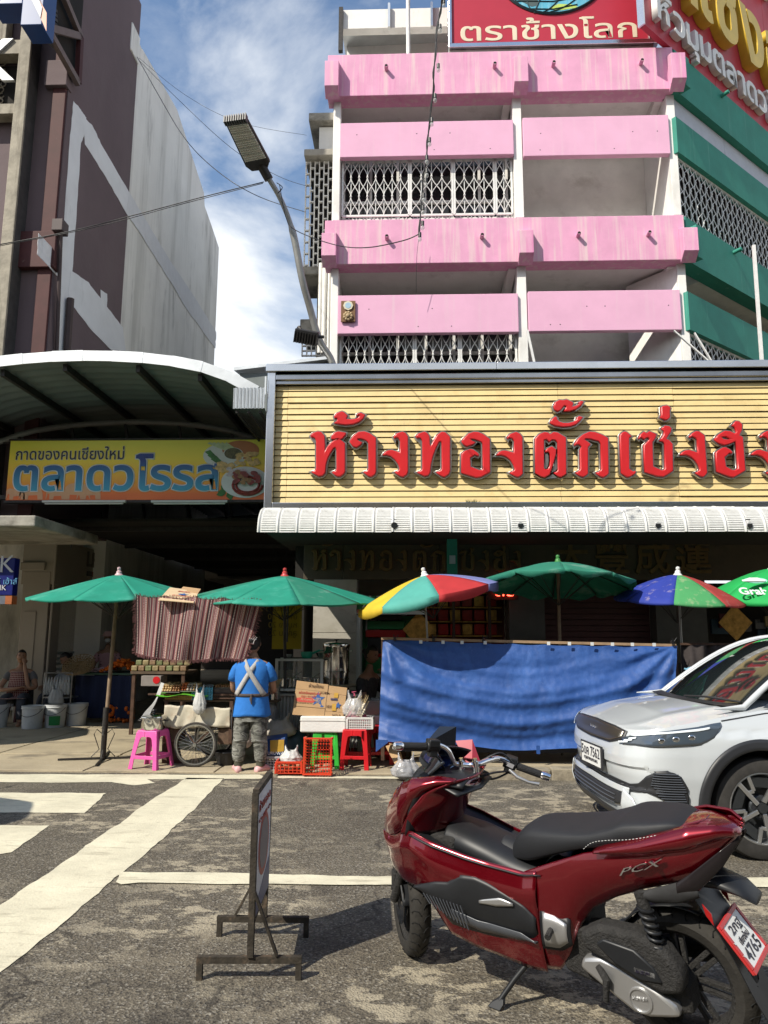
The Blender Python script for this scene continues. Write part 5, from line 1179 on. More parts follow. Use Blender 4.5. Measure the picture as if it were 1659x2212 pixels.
for k in range(200):
 u=k/199;p=cloth_p(u,1);q_=p+Vector((rr.uniform(-.012,.012),rr.uniform(-.01,.01),-rr.uniform(.02,.045)));fr.bar(p,q_,.004)
for k in range(70):
 for uu,s_ in((0,-1),(1,1)):
  v=k/69;p=cloth_p(uu,v);q_=p+Vector((s_*rr.uniform(.01,.05),rr.uniform(-.01,.01),-rr.uniform(.0,.03)));fr.bar(p,q_,.0035)
for k in range(110):
 p=cloth_p(k/109,0);fr.bar(p,p+Vector((rr.uniform(-.015,.015),-.01,rr.uniform(.0,.025))),.005)
fr.build('fringe',mat('fringe',(.17,.07,.07),.9,var=.5,scale=30),ct,world=True)['kind']='stuff'
kraft=mat('corrugated cardboard',(.42,.27,.14),.85,var=.08,scale=6,bump=.15,bscale=3,dirt=(.30,.18,.09),dirt_amt=.5,dirt_scale=(3,3,3),dirt_lo=.55)
kraft2=mat('sun bleached cardboard',(.56,.42,.26),.85,var=.08,scale=6)
redp=mat('red carton print',(.50,.07,.05),.7,var=0);bluep=mat('blue carton print',(.03,.10,.30),.7,var=0)
cbx=thing('cardboard_sheet','bleached printed cardboard sheet lying on the green parasols above the cloth','cardboard',at(385,1288,8.7))
c4=[at(342,1297,8.52),at(418,1303,8.50),at(430,1278,9.15),at(367,1270,9.15)]
c4[2].z+=.0;q=B().slab([c4[0],c4[1],c4[2],c4[3]],.008,(0,-.3,1));q.build('sheet',kraft2,cbx,world=True)
sq=B().slab([at(388,1276,9.1),at(428,1282,9.0),at(434,1273,9.2),at(396,1268,9.2)],.006,(0,-.3,1));sq.build('flap',kraft,cbx,world=True)
M_=frame_m(c4[0].lerp(c4[3],.28)+Vector((0,-.006,.016)),c4[1].lerp(c4[2],.28)+Vector((0,-.006,.016)),c4[3])
def star(r,r2,n=5):return[((r if k%2==0 else r2)*math.sin(PI*k/n),(r if k%2==0 else r2)*math.cos(PI*k/n))for k in range(2*n)]
q=B().mtx(M_@Matrix.Translation((.20,.16,.0)));q.prism(star(.07,.03),0,.002,'XY');q.build('star_print',bluep,cbx,world=True)
for s_,x_,y_,z_ in(('ดาว',.10,.05,.07),('ห้ามโยน',.08,.3,.05),('STAR',.22,.04,.05)):
 o_=text('lettering',s_,redp,cbx,(0,0,0),world=True,size=z_,extrude=.001,offset=.001);o_.rotation_euler=(0,0,0);o_.matrix_parent_inverse=wm(cbx).inverted()@M_;o_.location=(x_,y_,.001)
 # ================================================================== people
skin_m=mat('skin',(.30,.165,.105),.55,var=.08);skin_d=mat('tanned skin',(.22,.115,.07),.55,var=.08);hair_m=mat('black hair',(.008,.007,.007),.55,var=.2,scale=40)
def skin(name,m_,parent,nodes,edges,root=0,sub=2):
 """nodes: (x, y, z, rx[, ry])"""
 me=bpy.data.meshes.new(name);me.from_pydata([n[:3]for n in nodes],edges,[]);me.materials.append(m_)
 o=link(name,me,parent);sk=me.skin_vertices or None
 md=o.modifiers.new('skin','SKIN');md.use_smooth_shade=True;md.branch_smoothing=.6
 if not me.skin_vertices:
  bm=bmesh.new();bm.from_mesh(me);bm.verts.layers.skin.verify();bm.to_mesh(me);bm.free()
 for i,n in enumerate(nodes):
  sv=me.skin_vertices[0].data[i];sv.radius=(n[3],n[4]if len(n)>4 else n[3]);sv.use_root=(i==root)
 sd_=o.modifiers.new('sub','SUBSURF');sd_.levels=sub;sd_.render_levels=sub
 return o
def chain(nodes,edges,pts,start=None):
 prev=start
 for p in pts:
  nodes.append(p);i=len(nodes)-1
  if prev is not None:edges.append((prev,i))
  prev=i
 return prev
def hand(b_,M_,side=1,r=.008,curl=.5):
 """palm + five fingers as smooth tubes, local +X along the forearm, palm down -Z"""
 s0=b_.m;b_.m=s0@M_
 b_.loft([[(x_,w_*math.cos(t_),h_*math.sin(t_))for t_ in[2*PI*k/10 for k in range(10)]]for x_,w_,h_ in((-.01,.024,.018),(.02,.034,.018),(.06,.040,.015),(.085,.036,.011))])
 for i,(y_,L_)in enumerate(((-.029,.064),(-.010,.074),(.010,.070),(.028,.054))):
  pts=[(.07,y_,0)];a_=0;x_,z_=.07,0
  for k in range(4):a_+=curl*.55;x_+=L_/3.2*math.cos(a_);z_-=L_/3.2*math.sin(a_);pts.append((x_,y_*(1+.04*k),z_))
  b_.tube(pts,[r*1.05,r,r*.95,r*.88,r*.6],7)
 b_.tube([(.012,-.024*side,-.004),(.035,-.046*side,-.012),(.055,-.056*side,-.022),(.075,-.056*side,-.03)],[.013,.011,.010,.006],7)
 b_.m=s0
def head(parent,M_,skm,hair=True,style='bun',face=True,hairm=None):
 """head 0.22 tall centred on M_; looks along -Y"""
 def S_(u,v):
  th=2*PI*u;ph=PI*v;x=math.sin(ph)*math.cos(th);y=math.sin(ph)*math.sin(th);z=math.cos(ph)
  X_=.074*x*(1-.16*max(0,-z)**1.5);Y_=.094*y;Z_=.112*z
  if y<0:Y_-=.012*max(0,-z)*(-y);Y_+=.010*math.exp(-((z-.12)/.15)**2)*(-y)**3*(1 if abs(x)>.2 else .4)
  return(X_,Y_,Z_)
 b_=B().mtx(M_);b_.grid(S_,28,20)
 b_.loft([[(w_*math.cos(t_),-.094+d_+.5*w_*math.sin(t_),z_)for t_ in[2*PI*k/8 for k in range(8)]]for z_,w_,d_ in((.018,.008,.010),(-.005,.012,.000),(-.028,.018,-.010),(-.038,.012,.004))])
 for s_ in(-1,1):
  b_.ball((s_*.076,.005,-.005),.022,8,(.35,.8,1.25))
 h_=b_.build('head',skm,parent,smooth=80)
 if face:
  e_=B().mtx(M_);l_=B().mtx(M_)
  for s_ in(-1,1):e_.ball((s_*.029,-.082,.010),.009,8,(1.3,.6,.6));l_.bar((s_*.016,-.088,.028),(s_*.042,-.082,.027),.005,.006)
  l_.bar((-.022,-.094,-.055),(.022,-.094,-.055),.004,.006)
  e_.build('eyes',mat('eye',(.02,.015,.012),.2,var=0),h_);l_.build('brows_and_mouth',mat('brow',(.03,.015,.012),.6,var=0),h_)
 if hair:
  def H_(u,v):
   th=2*PI*u;x_,y_,z_=S_(u,v*.62);k=1.10+.02*noise.noise(Vector((u*9,v*7,3)))
   if y_<-.01:
    lim=.055
    if z_<lim:return(x_*.9,y_*.9+.02,z_)
   return(x_*k,y_*k+.006,z_*k+.002)
  q=B().mtx(M_);q.grid(H_,28,14)
  q.ball((0,.045,-.02),.07,14,(.98,.72,1.0))
  if style=='bun':q.ball((0,.11,.02),.042,12,(1.1,.9,.9))
  if style=='tail':q.tube([(0,.10,.02),(0,.14,-.02),(.0,.12,-.10),(.0,.10,-.16)],[.03,.035,.028,.01],10)
  q.build('hair',hairm or hair_m,parent,smooth=80)
 return h_
 # ---- vendor in blue, seen from behind
YW=8.72
wx=at(540,1600,YW).x;wz=lambda py:at(540,py,YW).z
wo=thing('person','person seen from behind in blue shirt, grey crossed apron straps and camouflage trousers','person',(wx,YW,0))
def lx(px,Y=YW):return at(px,1500,Y).x-wx
zS,zH,zW=wz(1428),wz(1545),wz(1500)
n_,e_=[],[]
hip=chain(n_,e_,[(.0,.0,zH+.12,.13,.10),(.0,.02,zW,.125,.095),(.0,.02,zS-.12,.15,.095),(0,.03,zS-.01,.09,.07),(0,.05,zS+.07,.05,.05),(0,.05,zS+.12,.05)])
for s_ in(-1,1):
 chain(n_,e_,[(s_*.165,.02,zS-.05,.055),(s_*.225,.05,zS-.22,.046),(s_*.235,.10,zS-.33,.040),(s_*.20,.25,zS-.36,.034),(s_*.15,.33,zS-.34,.026)],3)
 chain(n_,e_,[(s_*.09,.0,zH+.02,.09),(s_*.115,-.01,.48,.065),(s_*.125,.02,.12,.045),(s_*.125,-.02,.04,.04)],0)
skin('body',skin_m,wo,n_,e_)
for s_ in(-1,1):hb=B();hand(hb,Matrix.Translation((s_*.15,.35,zS-.34))@Matrix.Rotation(PI/2,4,'Z'),s_,curl=1.0);hb.build('hand',skin_m,wo,smooth=60)
head(wo,Matrix.Translation((.0,.06,zS+.20))@Matrix.Rotation(PI,4,'Z')@Matrix.Rotation(R(12),4,'X'),skin_m,style='none')
hc=B();hc.mtx(Matrix.Translation((.0,-.03,zS+.24)))
hc.ball((0,-.03,.0),.055,12,(1.1,.8,.8));hc.build('hair_bun',hair_m,wo,smooth=60)
hc=B();hc.mtx(Matrix.Translation((.012,-.085,zS+.25))@Matrix.Rotation(.5,4,'Y'))
for k in range(4):hc.tube([(-.03+k*.02,0,-.045),(-.035+k*.02,-.012,0),(-.028+k*.02,0,.045)],.004,5)
hc.tube([(-.04,-.002,.02),(.04,-.002,.02)],.006,5);hc.build('hair_clip',mat('clear clip',(.6,.6,.6),.2,var=0),wo)
# shirt: ellipses with folds
shirt_m=mat('bright blue cotton',(.018,.145,.47),.85,var=.12,scale=3,bump=.5,bscale=9)
def ring(z,rx,ry,cx=0,cy=0,n=40,f=.0,ph=0):
 return[(cx+rx*math.cos(t_)*(1+f*math.sin(t_*7+ph)+f*.6*math.sin(t_*13+ph*2)),cy+ry*math.sin(t_)*(1+f*math.sin(t_*5+ph)),z+f*.25*math.sin(t_*3))for t_ in[2*PI*k/n for k in range(n)]]
sec=[]
for q_,rx_,ry_,f_ in((0,.218,.165,.03),(.03,.214,.16,.03),(.13,.200,.15,.02),(.22,.188,.142,.012),(.27,.184,.138,.008),(.33,.186,.14,.012),(.42,.196,.142,.012),(.52,.203,.138,.008),(.58,.200,.125,.004),(.625,.165,.105,0),(.655,.105,.085,0),(.67,.07,.065,0)):
 H_=zS+.025-(zH-.005);sec.append(ring(zH-.005+H_*q_/.67,rx_,ry_,0,.02,f=f_,ph=q_*9))
B().loft(sec,cap=False).build('shirt',shirt_m,wo,smooth=70,solid=.006)
for s_ in(-1,1):
 q=B();q.tube([(s_*.14,.02,zS-.055),(s_*.180,.025,zS-.095),(s_*.215,.04,zS-.16),(s_*.228,.055,zS-.22)],[.062,.064,.062,.062],16,cap=False);q.build('sleeve',shirt_m,wo,smooth=70,solid=.005)
str_m=mat('grey apron strap',(.36,.35,.34),.85,var=.1,scale=20,bump=.2,bscale=60)
def yb(x,z):  # back surface of the shirt
 rr_=.20;return .02-.145*math.sqrt(max(.02,1-(x/rr_)**2))-.006
q=B()
for s_ in(-1,1):
 P0,P1=Vector((-s_*.085,0,zS+.012)),Vector((s_*.165,0,zW+.0))
 prev=None;w_=.026
 for k in range(15):
  u=k/14;p=P0.lerp(P1,u);d=(P1-P0).normalized();nn=Vector((-d.z,0,d.x))
  a_,c_=p-nn*w_,p+nn*w_;off=.004+.003*(s_>0)
  def yy(v):
   y=yb(v.x,v.z)-off
   if u<.25:y+=(.25-u)*.30
   return y
  a_.y,c_.y=yy(a_),yy(c_)
  if prev:q.add([prev[0],prev[1],c_,a_],[(0,1,2,3)])
  prev=(a_,c_)
q.build('apron_strap',str_m,wo,smooth=60,solid=.004)
wst=B();wst.loft([ring(z_,.194,.148,0,.02)for z_ in(zW-.02,zW+.015)],cap=False);wst.build('waist_strap',mat('dark strap',(.06,.045,.04),.8),wo,smooth=60,solid=.005)
q=B();q.tube([(.03,-.135,zW),(.025,-.15,zW-.04),(.035,-.145,zW-.10)],[.012,.016,.006],6);q.ball((.03,-.138,zW),.018,8);q.build('strap_knot',MATS['dark strap'],wo,smooth=60)
q=B();q.grid(lambda u,v:(-.17-.08*math.sin(PI*v*.8)*(.4+.6*u),-.06+.16*u,zW+.0-.50*v+.02*u),8,12);q.build('apron',mat('dark apron cloth',(.03,.03,.035),.85,bump=.3),wo,smooth=60,solid=.005)
camo=bpy.data.materials.new('camouflage cloth');camo.use_nodes=True;t=camo.node_tree;b=t.nodes['Principled BSDF'];tcn=N(t,'ShaderNodeTexCoord')
m_=N(t,'ShaderNodeMapping');m_.inputs['Scale'].default_value=(7,7,16);LK(t,tcn.outputs['Object'],m_.inputs[0]);n1_=N(t,'ShaderNodeTexNoise',i_Scale=1.0,i_Detail=2.0,i_Distortion=.6);LK(t,m_.outputs[0],n1_.inputs['Vector'])
rp_=N(t,'ShaderNodeValToRGB');rp_.color_ramp.interpolation='CONSTANT';LK(t,n1_.outputs['Fac'],rp_.inputs[0]);el=rp_.color_ramp.elements
el[0].color=(.05,.05,.045,1);el[1].position=.42;el[1].color=(.12,.12,.105,1)
for p_,c_ in((.50,(.20,.20,.18)),(.57,(.09,.09,.08)),(.62,(.26,.26,.24))):e2=el.new(p_);e2.color=c_+(1,)
LK(t,rp_.outputs[0],b.inputs['Base Color']);b.inputs['Roughness'].default_value=.9
bpn=N(t,'ShaderNodeBump',i_Strength=.5,i_Distance=.03);nz2=N(t,'ShaderNodeTexNoise',i_Scale=9.0);LK(t,tcn.outputs['Object'],nz2.inputs['Vector']);LK(t,nz2.outputs['Fac'],bpn.inputs['Height']);LK(t,bpn.outputs[0],b.inputs['Normal'])
q=B()
q.loft([ring(zH+.10,.185,.135,0,.01),ring(zH+.02,.19,.14,0,.01),ring(zH-.06,.19,.14,0,.01)])
for s_ in(-1,1):
 q.loft([ring(z_,rx_,ry_,s_*cx_,cy_,24,f_,z_*20+s_)for z_,rx_,ry_,cx_,cy_,f_ in((zH-.02,.098,.13,.090,.01,0),(zH-.14,.097,.115,.098,.0,.02),(zH-.28,.086,.098,.104,-.005,.03),(.44,.078,.085,.112,-.01,.05),(.32,.078,.082,.12,0,.05),(.22,.074,.078,.125,.01,.06),(.155,.066,.07,.127,.01,.05),(.125,.055,.058,.127,.01,0))])
q.build('trousers',camo,wo,smooth=70)
q=B()
for s_ in(-1,1):q.lathe([(.001,.13)],3)if False else q.loft([ring(z_,.050,.053,s_*.127,.01,16)for z_ in(.075,.10,.13)])
q.build('cuffs',mat('olive cuff',(.06,.058,.04),.9),wo,smooth=60)
pk=mat('pale pink rubber clog',(.62,.36,.36),.55,var=.06)
for s_ in(-1,1):
 q=B();q.mtx(Matrix.Translation((s_*.135,.01,0))@Matrix.Rotation(-s_*R(38)if s_>0 else R(20),4,'Z'))
 q.loft([[(w_*math.cos(t_),y_,max(.004,h_*.5+h_*.5*math.sin(t_)))for t_ in[2*PI*k/16 for k in range(16)]]for y_,w_,h_ in((-.085,.02,.05),(-.07,.038,.075),(-.03,.042,.085),(.03,.045,.095),(.09,.052,.08),(.14,.05,.06),(.165,.03,.04))])
 q.build('clog',pk,wo,smooth=60)
def seated(name,label,loc,rz,hgt,top_m,leg_m,skm,pose,style='none',face=True,extra=None,group=None,hairm=None):
 o=thing('person',label,'person',loc,rz,group)
 s=hgt;n_,e_=[],[]
 # faces -Y ; hips at seat
 chain(n_,e_,[(0,0,.46*s,.14,.12),(0,-.02,.62*s,.125,.10),(0,-.05,.82*s,.16,.105),(0,-.06,.93*s,.10,.075),(0,-.07,1.0*s,.05,.05),(0,-.08,1.05*s,.05,.05)])
 for s_ in(-1,1):
  a_=pose[s_];chain(n_,e_,[(s_*.18,-.05,.88*s,.055)]+[tuple(p)for p in a_],3)
  chain(n_,e_,[(s_*.10,-.06,.46*s,.085),(s_*.14,-.42,.48*s,.065),(s_*.14,-.46,.25*s,.05),(s_*.14,-.44,.07,.04),(s_*.14,-.54,.035,.035)],0)
 skin('body',skm,o,n_,e_)
 n_,e_=[],[]
 chain(n_,e_,[(0,.0,.47*s,.165,.15),(0,-.01,.62*s,.155,.13),(0,-.045,.80*s,.18,.125),(0,-.06,.915*s,.10,.085)])
 for s_ in(-1,1):
  a_=pose[s_];m0=Vector((s_*.18,-.05,.88*s));m1=Vector(a_[0][:3]);chain(n_,e_,[(s_*.185,-.05,.875*s,.075)]+[tuple(m0.lerp(m1,.6))+(.068,)],2)
 skin('shirt',top_m,o,n_,e_)
 n_,e_=[],[];chain(n_,e_,[(0,.0,.45*s,.155,.14)])
 for s_ in(-1,1):chain(n_,e_,[(s_*.11,-.08,.46*s,.10),(s_*.14,-.42,.485*s,.08),(s_*.14,-.46,.25*s,.066),(s_*.14,-.44,.12,.058)],0)
 skin('trousers',leg_m,o,n_,e_)
 hd=head(o,Matrix.Translation((0,-.10,1.15*s))@Matrix.Rotation(pose.get('nod',0),4,'X')@Matrix.Rotation(pose.get('turn',0),4,'Z'),skm,style=style,face=face,hairm=hairm)
 for s_ in(-1,1):
  hb=B();a_,c_=Vector(pose[s_][-2][:3]),Vector(pose[s_][-1][:3]);d=(c_-a_).normalized()
  M_=d.to_track_quat('X','Z').to_matrix().to_4x4();M_.translation=c_;hand(hb,M_,s_,curl=.8);hb.build('hand',skm,o,smooth=60)
 B().box((-.18,-.16,.36*s),(.18,.18,.39*s)).build('stool_seat',maroon,o)if False else None
 return o
def plain_stool(loc,h_,m_,label,rz=0):
 o=thing('low_stool',label,'stool',loc,rz);B().box((-.15,-.15,h_-.03),(.15,.15,h_)).build('seat',m_,o,bevel=.01)
 for sx_ in(-1,1):
  for sy_ in(-1,1):B().bar((sx_*.12,sy_*.12,h_-.031),(sx_*.16,sy_*.16,0),.035).build('leg',m_,o)
 return o
grey_t=mat('grey t-shirt',(.13,.13,.14),.85,bump=.2);jeans=mat('dark trousers',(.05,.055,.07),.85,bump=.2)
mn=gr(30,1578,0);mloc=(at(38,1570,12.95).x,12.95,0)
pm=seated('p','seated man in grey t-shirt and red checked apron, hand on his cheek by the pillar',mloc,R(12),1.0,grey_t,jeans,skin_m,{1:[(.30,-.20,.64,.045),(.20,-.28,.62,.04),(.10,-.22,.98,.032),(.085,-.20,1.04,.026)],-1:[(-.28,-.14,.66,.045),(-.24,-.24,.60,.04),(-.02,-.30,.62,.034),(.06,-.30,.64,.026)],'nod':R(-6),'turn':R(10)})
plain_stool((mloc[0],mloc[1]+.03,0),.34,maroon,'small stool under the seated man by the pillar')
apm=bpy.data.materials.new('red check cloth');apm.use_nodes=True;t=apm.node_tree;b=t.nodes['Principled BSDF'];uvn=N(t,'ShaderNodeUVMap');sp_=N(t,'ShaderNodeSeparateXYZ');LK(t,uvn.outputs[0],sp_.inputs[0])
ga,gb_=mth('LESS_THAN',mth('FRACT',mth('MULTIPLY',sp_.outputs[0],11.0)),.22),mth('LESS_THAN',mth('FRACT',mth('MULTIPLY',sp_.outputs[1],16.0)),.22)
mxn=N(t,'ShaderNodeMix',data_type='RGBA');LK(t,mth('MAXIMUM',ga,gb_),mxn.inputs['Factor']);mxn.inputs['A'].default_value=(.12,.012,.012,1);mxn.inputs['B'].default_value=(.38,.30,.28,1);LK(t,mxn.outputs['Result'],b.inputs['Base Color']);b.inputs['Roughness'].default_value=.9
q=B();q.grid(lambda u,v:((u-.5)*(.26+.16*v),-.155-.05*math.cos((u-.5)*PI)-.03*v-(.30*(v-.72)/.28 if v>.72 else 0),.90-.42*min(v,.72)/.72*1.0-.02*max(0,v-.72)),16,16)
o_=q.build('apron',apm,pm,smooth=60,solid=.006,fix=False);uvgrid(o_,16,16)
hairw=mat('dark hair',(.012,.011,.012),.6)
seated('p','woman in pale grey top bending over behind the flower table',(at(148,1500,13.6).x,13.6,0),R(-40),.95,mat('pale grey blouse',(.24,.27,.30),.85,bump=.2),jeans,skin_d,{1:[(.24,-.22,.60,.042),(.18,-.38,.62,.032),(.14,-.42,.62,.026)],-1:[(-.24,-.22,.60,.042),(-.18,-.38,.62,.032),(-.14,-.42,.62,.026)],'nod':R(30)},style='bun')
pw_=seated('p','woman in polka dot blouse, pink hat and face mask arranging orange flowers',(at(228,1500,14.6).x,14.6,.18),R(15),1.12,mat('polka dot pink blouse',(.40,.22,.24),.85,var=.0),jeans,skin_d,{1:[(.26,-.18,.68,.042),(.22,-.36,.70,.032),(.2,-.42,.69,.026)],-1:[(-.26,-.18,.68,.042),(-.22,-.36,.70,.032),(-.18,-.42,.69,.026)],'nod':R(12)},style='none')
t=MATS['polka dot pink blouse'].node_tree;b=t.nodes['Principled BSDF'];tcn=N(t,'ShaderNodeTexCoord');vo_=N(t,'ShaderNodeTexVoronoi',i_Scale=18.0,i_Randomness=.2);LK(t,tcn.outputs['Object'],vo_.inputs['Vector'])
lt=N(t,'ShaderNodeMath',operation='LESS_THAN',i_1=.30);LK(t,vo_.outputs['Distance'],lt.inputs[0]);mxn=N(t,'ShaderNodeMix',data_type='RGBA');LK(t,lt.outputs[0],mxn.inputs['Factor']);mxn.inputs['A'].default_value=(.42,.24,.26,1);mxn.inputs['B'].default_value=(.03,.01,.015,1);LK(t,mxn.outputs['Result'],b.inputs['Base Color'])
q=B().mtx(Matrix.Translation((0,-.10,1.15*1.12+.05)));q.lathe([(.001,.085),(.06,.08),(.095,.045),(.10,.0),(.14,-.01),(.145,-.018)],20);q.build('hat',mat('pale pink hat',(.50,.32,.32),.8),pw_,smooth=50)
q=B().mtx(Matrix.Translation((0,-.10,1.15*1.12-.045)));q.ball((0,-.065,0),.055,12,(1.05,.75,.85));q.build('face_mask',mat('white mask',(.5,.52,.53),.8),pw_,smooth=50)
seated('p','woman in dark patterned blouse sitting beside the cash machine booth',(at(788,1560,9.95).x,9.95,.0),R(60),1.12,mat('black patterned blouse',(.022,.021,.022),.8,var=.8,scale=30),jeans,skin_d,{1:[(.24,-.20,.68,.042),(.14,-.30,.84,.032),(.08,-.26,1.02,.026)],-1:[(-.24,-.16,.66,.042),(-.20,-.34,.62,.032),(-.16,-.40,.62,.026)],'nod':R(12)},style='bun')
plain_stool((at(788,1560,9.95).x,9.98,0),.42,MATS['machine red'],'small red stool under the woman beside the booth')
# ================================================================== plastic stools
def stool(name,label,loc,rz,h,top,base,m_,th=.012):
 o=thing('plastic_stool',label,'stool',loc,rz,group='moulded plastic stools')
 T,Bb=top/2,base/2
 q=B();q.box((-T,-T,h-.03),(T,T,h));q.build('seat',m_,o,bevel=.012)
 q=B()
 for k in range(4):
  c_,s_=math.cos(PI/2*k),math.sin(PI/2*k)
  def P(x,y,z):return(x*c_-y*s_,x*s_+y*c_,z)
  def fr(z):return T+(Bb-T)*(h-z)/h
  # apron with rounded arch
  n_=10;w0=.62
  for i in range(n_):
   u0,u1=-1+2*i/n_,-1+2*(i+1)/n_
   def arch(u):return h-.05-.05*max(0,abs(u)-.55)/.45*1.6 if abs(u)>.55 else h-.05-.0
   z0a,z1a=arch(u0)-.02,arch(u1)-.02;f0,f1=fr(z0a),fr(z1a)
   q.hexa([P(u0*(T-.02),-fr(z0a),z0a),P(u1*(T-.02),-fr(z1a),z1a),P(u1*(T-.02),-fr(z1a)+th,z1a),P(u0*(T-.02),-fr(z0a)+th,z0a),P(u0*(T-.02),-T-.003,h-.015),P(u1*(T-.02),-T-.003,h-.015),P(u1*(T-.02),-T+th,h-.015),P(u0*(T-.02),-T+th,h-.015)])
 q.build('apron',m_,o,smooth=40)
 for k in range(4):
  c_,s_=math.cos(PI/2*k),math.sin(PI/2*k);R4=Matrix.Rotation(PI/2*k,4,'Z')
  q=B().mtx(R4);w_=.065
  def sec(z,ww):
   f=T+(Bb-T)*(h-z)/h
   return[(-f,-f,z),(-f+ww,-f,z),(-f+ww,-f+th,z),(-f+th,-f+th,z),(-f+th,-f+ww,z),(-f,-f+ww,z)]
  q.loft([sec(h-.02,w_*1.15),sec(h*.6,w_*.9),sec(h*.25,w_*.75),sec(0.0,w_*.85)]);q.build('leg',m_,o,bevel=.004)
  zr=h*.30;f=T+(Bb-T)*(h-zr)/h
  q=B().mtx(R4);q.box((-f+.045,-f+.001,zr-.018),(f-.045,-f+th+.002,zr+.022));q.build('rung',m_,o,bevel=.004)
 return o
def plastic(nm,c,rough=.35):return mat(nm,c,rough,var=.07,scale=8,dirt=tuple(v*.45 for v in c),dirt_amt=.35,dirt_scale=(8,8,4),dirt_lo=.58)
pinkp,greenp,redpl=plastic('pink plastic',(.66,.10,.34)),plastic('green plastic',(.04,.42,.05)),plastic('red plastic',(.52,.012,.018))
def base_of(px0,px1,py,z=.0):
 a_,c_=gr(px0,py,z),gr(px1,py,z);return(a_+c_)/2,(c_-a_).length
c_,w_=base_of(273,356,1667,.0);hs=at(318,1583,c_.y).z
stool('s','pink plastic stool carrying a steel pot beside the food cart',(c_.x,c_.y+w_*.42,.018),R(-14),hs,.26,w_*.86,pinkp)
spx,spy=c_.x+.0,c_.y+w_*.42
c_,w_=base_of(660,727,1665);hg=at(690,1584,c_.y+.1).z
stool('s','green plastic stool under the white foam box',(c_.x+.03,c_.y+w_*.5,.018),R(3),hg,.28,w_*.95,greenp);gsx,gsy=c_.x+.03,c_.y+w_*.5
c_,w_=base_of(732,800,1668);hr=at(770,1578,c_.y+.1).z
stool('s','bright red plastic stool under the white basket of skewered balls',(c_.x,c_.y+w_*.5,.018),R(-3),hr,.28,w_*.95,redpl);rsx,rsy=c_.x,c_.y+w_*.5
s3x=at(815,1600,9.35).x;stool('s','red plastic stool in the shade behind the blue tarpaulin edge',(s3x,9.35,.018),R(10),.44,.28,.36,redpl)
# ---- pot on the pink stool
steel=mat('polished pot steel',(.62,.61,.58),.16,1.0,var=.06,scale=4)
pot=thing('steel_pot','lidded stainless steel pot on the pink stool','pot',(spx,spy,hs+.02))
B().lathe([(.001,0),(.13,0),(.138,.01),(.138,.125),(.150,.13),(.150,.136),(.13,.14)],32).build('body',steel,pot,smooth=40)
q=B();q.lathe([(.148,.137),(.145,.15),(.10,.168),(.04,.176),(.001,.178)],32);q.build('lid',steel,pot,smooth=50)
q=B();q.lathe([(.001,.178),(.02,.18),(.015,.2),(.03,.212),(.024,.226),(.001,.228)],16);q.build('knob',black_pl,pot,smooth=40)
q=B()
for s_ in(-1,1):q.tube([(s_*.138,-.04,.10),(s_*.17,-.035,.102),(s_*.175,0,.103),(s_*.17,.035,.102),(s_*.138,.04,.10)],.008,8)
q.build('side_handle',black_pl,pot,smooth=50)
# ---- skewer cart
ca=thing('food_cart','small skewer cart with pale cloth sides and a spoked bicycle wheel','food cart',(at(430,1600,9.2).x,9.2,0))
Yc=9.0;cx0,cx1=at(354,1550,Yc).x,at(502,1550,Yc).x
def Zc(py,Y=Yc):return at(430,py,Y).z
worn_wood=mat('worn cart wood',(.10,.07,.045),.8,var=.35,scale=8);rust=mat('rusted steel',(.08,.045,.03),.8,.3,var=.4,scale=15)
part(B().box((cx0,Yc,Zc(1572)),(cx1,Yc+.75,Zc(1568)+.03)),'deck',worn_wood,ca,bevel=.005)
for(x_,y_)in((cx0,Yc),(cx1-.04,Yc),(cx0,Yc+.71),(cx1-.04,Yc+.71)):part(B().box((x_,y_+.001,.22 if y_>Yc else Zc(1605)),(x_+.04,y_+.04,Zc(1512))),'post',rust,ca)
part(B().box((cx0-.02,Yc+.01,Zc(1516)),(cx1+.02,Yc+.8,Zc(1511))),'table_top',worn_wood,ca,bevel=.004)
oil=mat('stained oilcloth',(.52,.48,.38),.6,var=.12,scale=3,bump=.3,bscale=5,dirt=(.36,.24,.16),dirt_amt=.6,dirt_scale=(4,4,4),dirt_lo=.56,dirt2=(.62,.62,.60),d2_amt=.6,d2_scale=(3,3,3),d2_lo=.55)
for(a,b2,y0,y1,ph_)in((355,424,1524,1573,0),(416,498,1528,1570,2)):
 xa,xb,za,zb_=at(a,1550,Yc).x,at(b2,1550,Yc).x,Zc(y0),Zc(y1)
 part(B().grid(lambda u,v:(xa+(xb-xa)*u,Yc-.012-.008*ph_/2-.012*math.sin(u*14+v*3+ph_)*v,za+(zb_-za)*v+.006*math.sin(u*11+ph_)),24,8),'side_cloth',oil,ca,smooth=60,solid=.003)
mesh_m=mat('rusty basket',(.09,.055,.035),.8,var=.4,scale=20)
part(B().box((at(352,1590,Yc).x,Yc+.02,Zc(1603)),(at(385,1590,Yc).x,Yc+.3,Zc(1574))),'side_basket',mesh_m,ca)
part(B().box((at(470,1590,Yc).x,Yc+.02,Zc(1608)),(at(502,1590,Yc).x,Yc+.3,Zc(1574))),'side_basket',mesh_m,ca)
part(B().bar((cx0-.2,Yc-.01,Zc(1500)),(cx1+.02,Yc-.01,Zc(1500)),.02),'rail',rust,ca);part(B().bar((cx0,Yc-.01,Zc(1508)),(cx1+.02,Yc-.01,Zc(1508)),.015),'rail',rust,ca)
rubber=mat('bicycle tyre rubber',(.045,.04,.036),.85,var=.3,scale=25);alu=mat('dull aluminium rim',(.5,.5,.48),.3,1.0,var=.15)
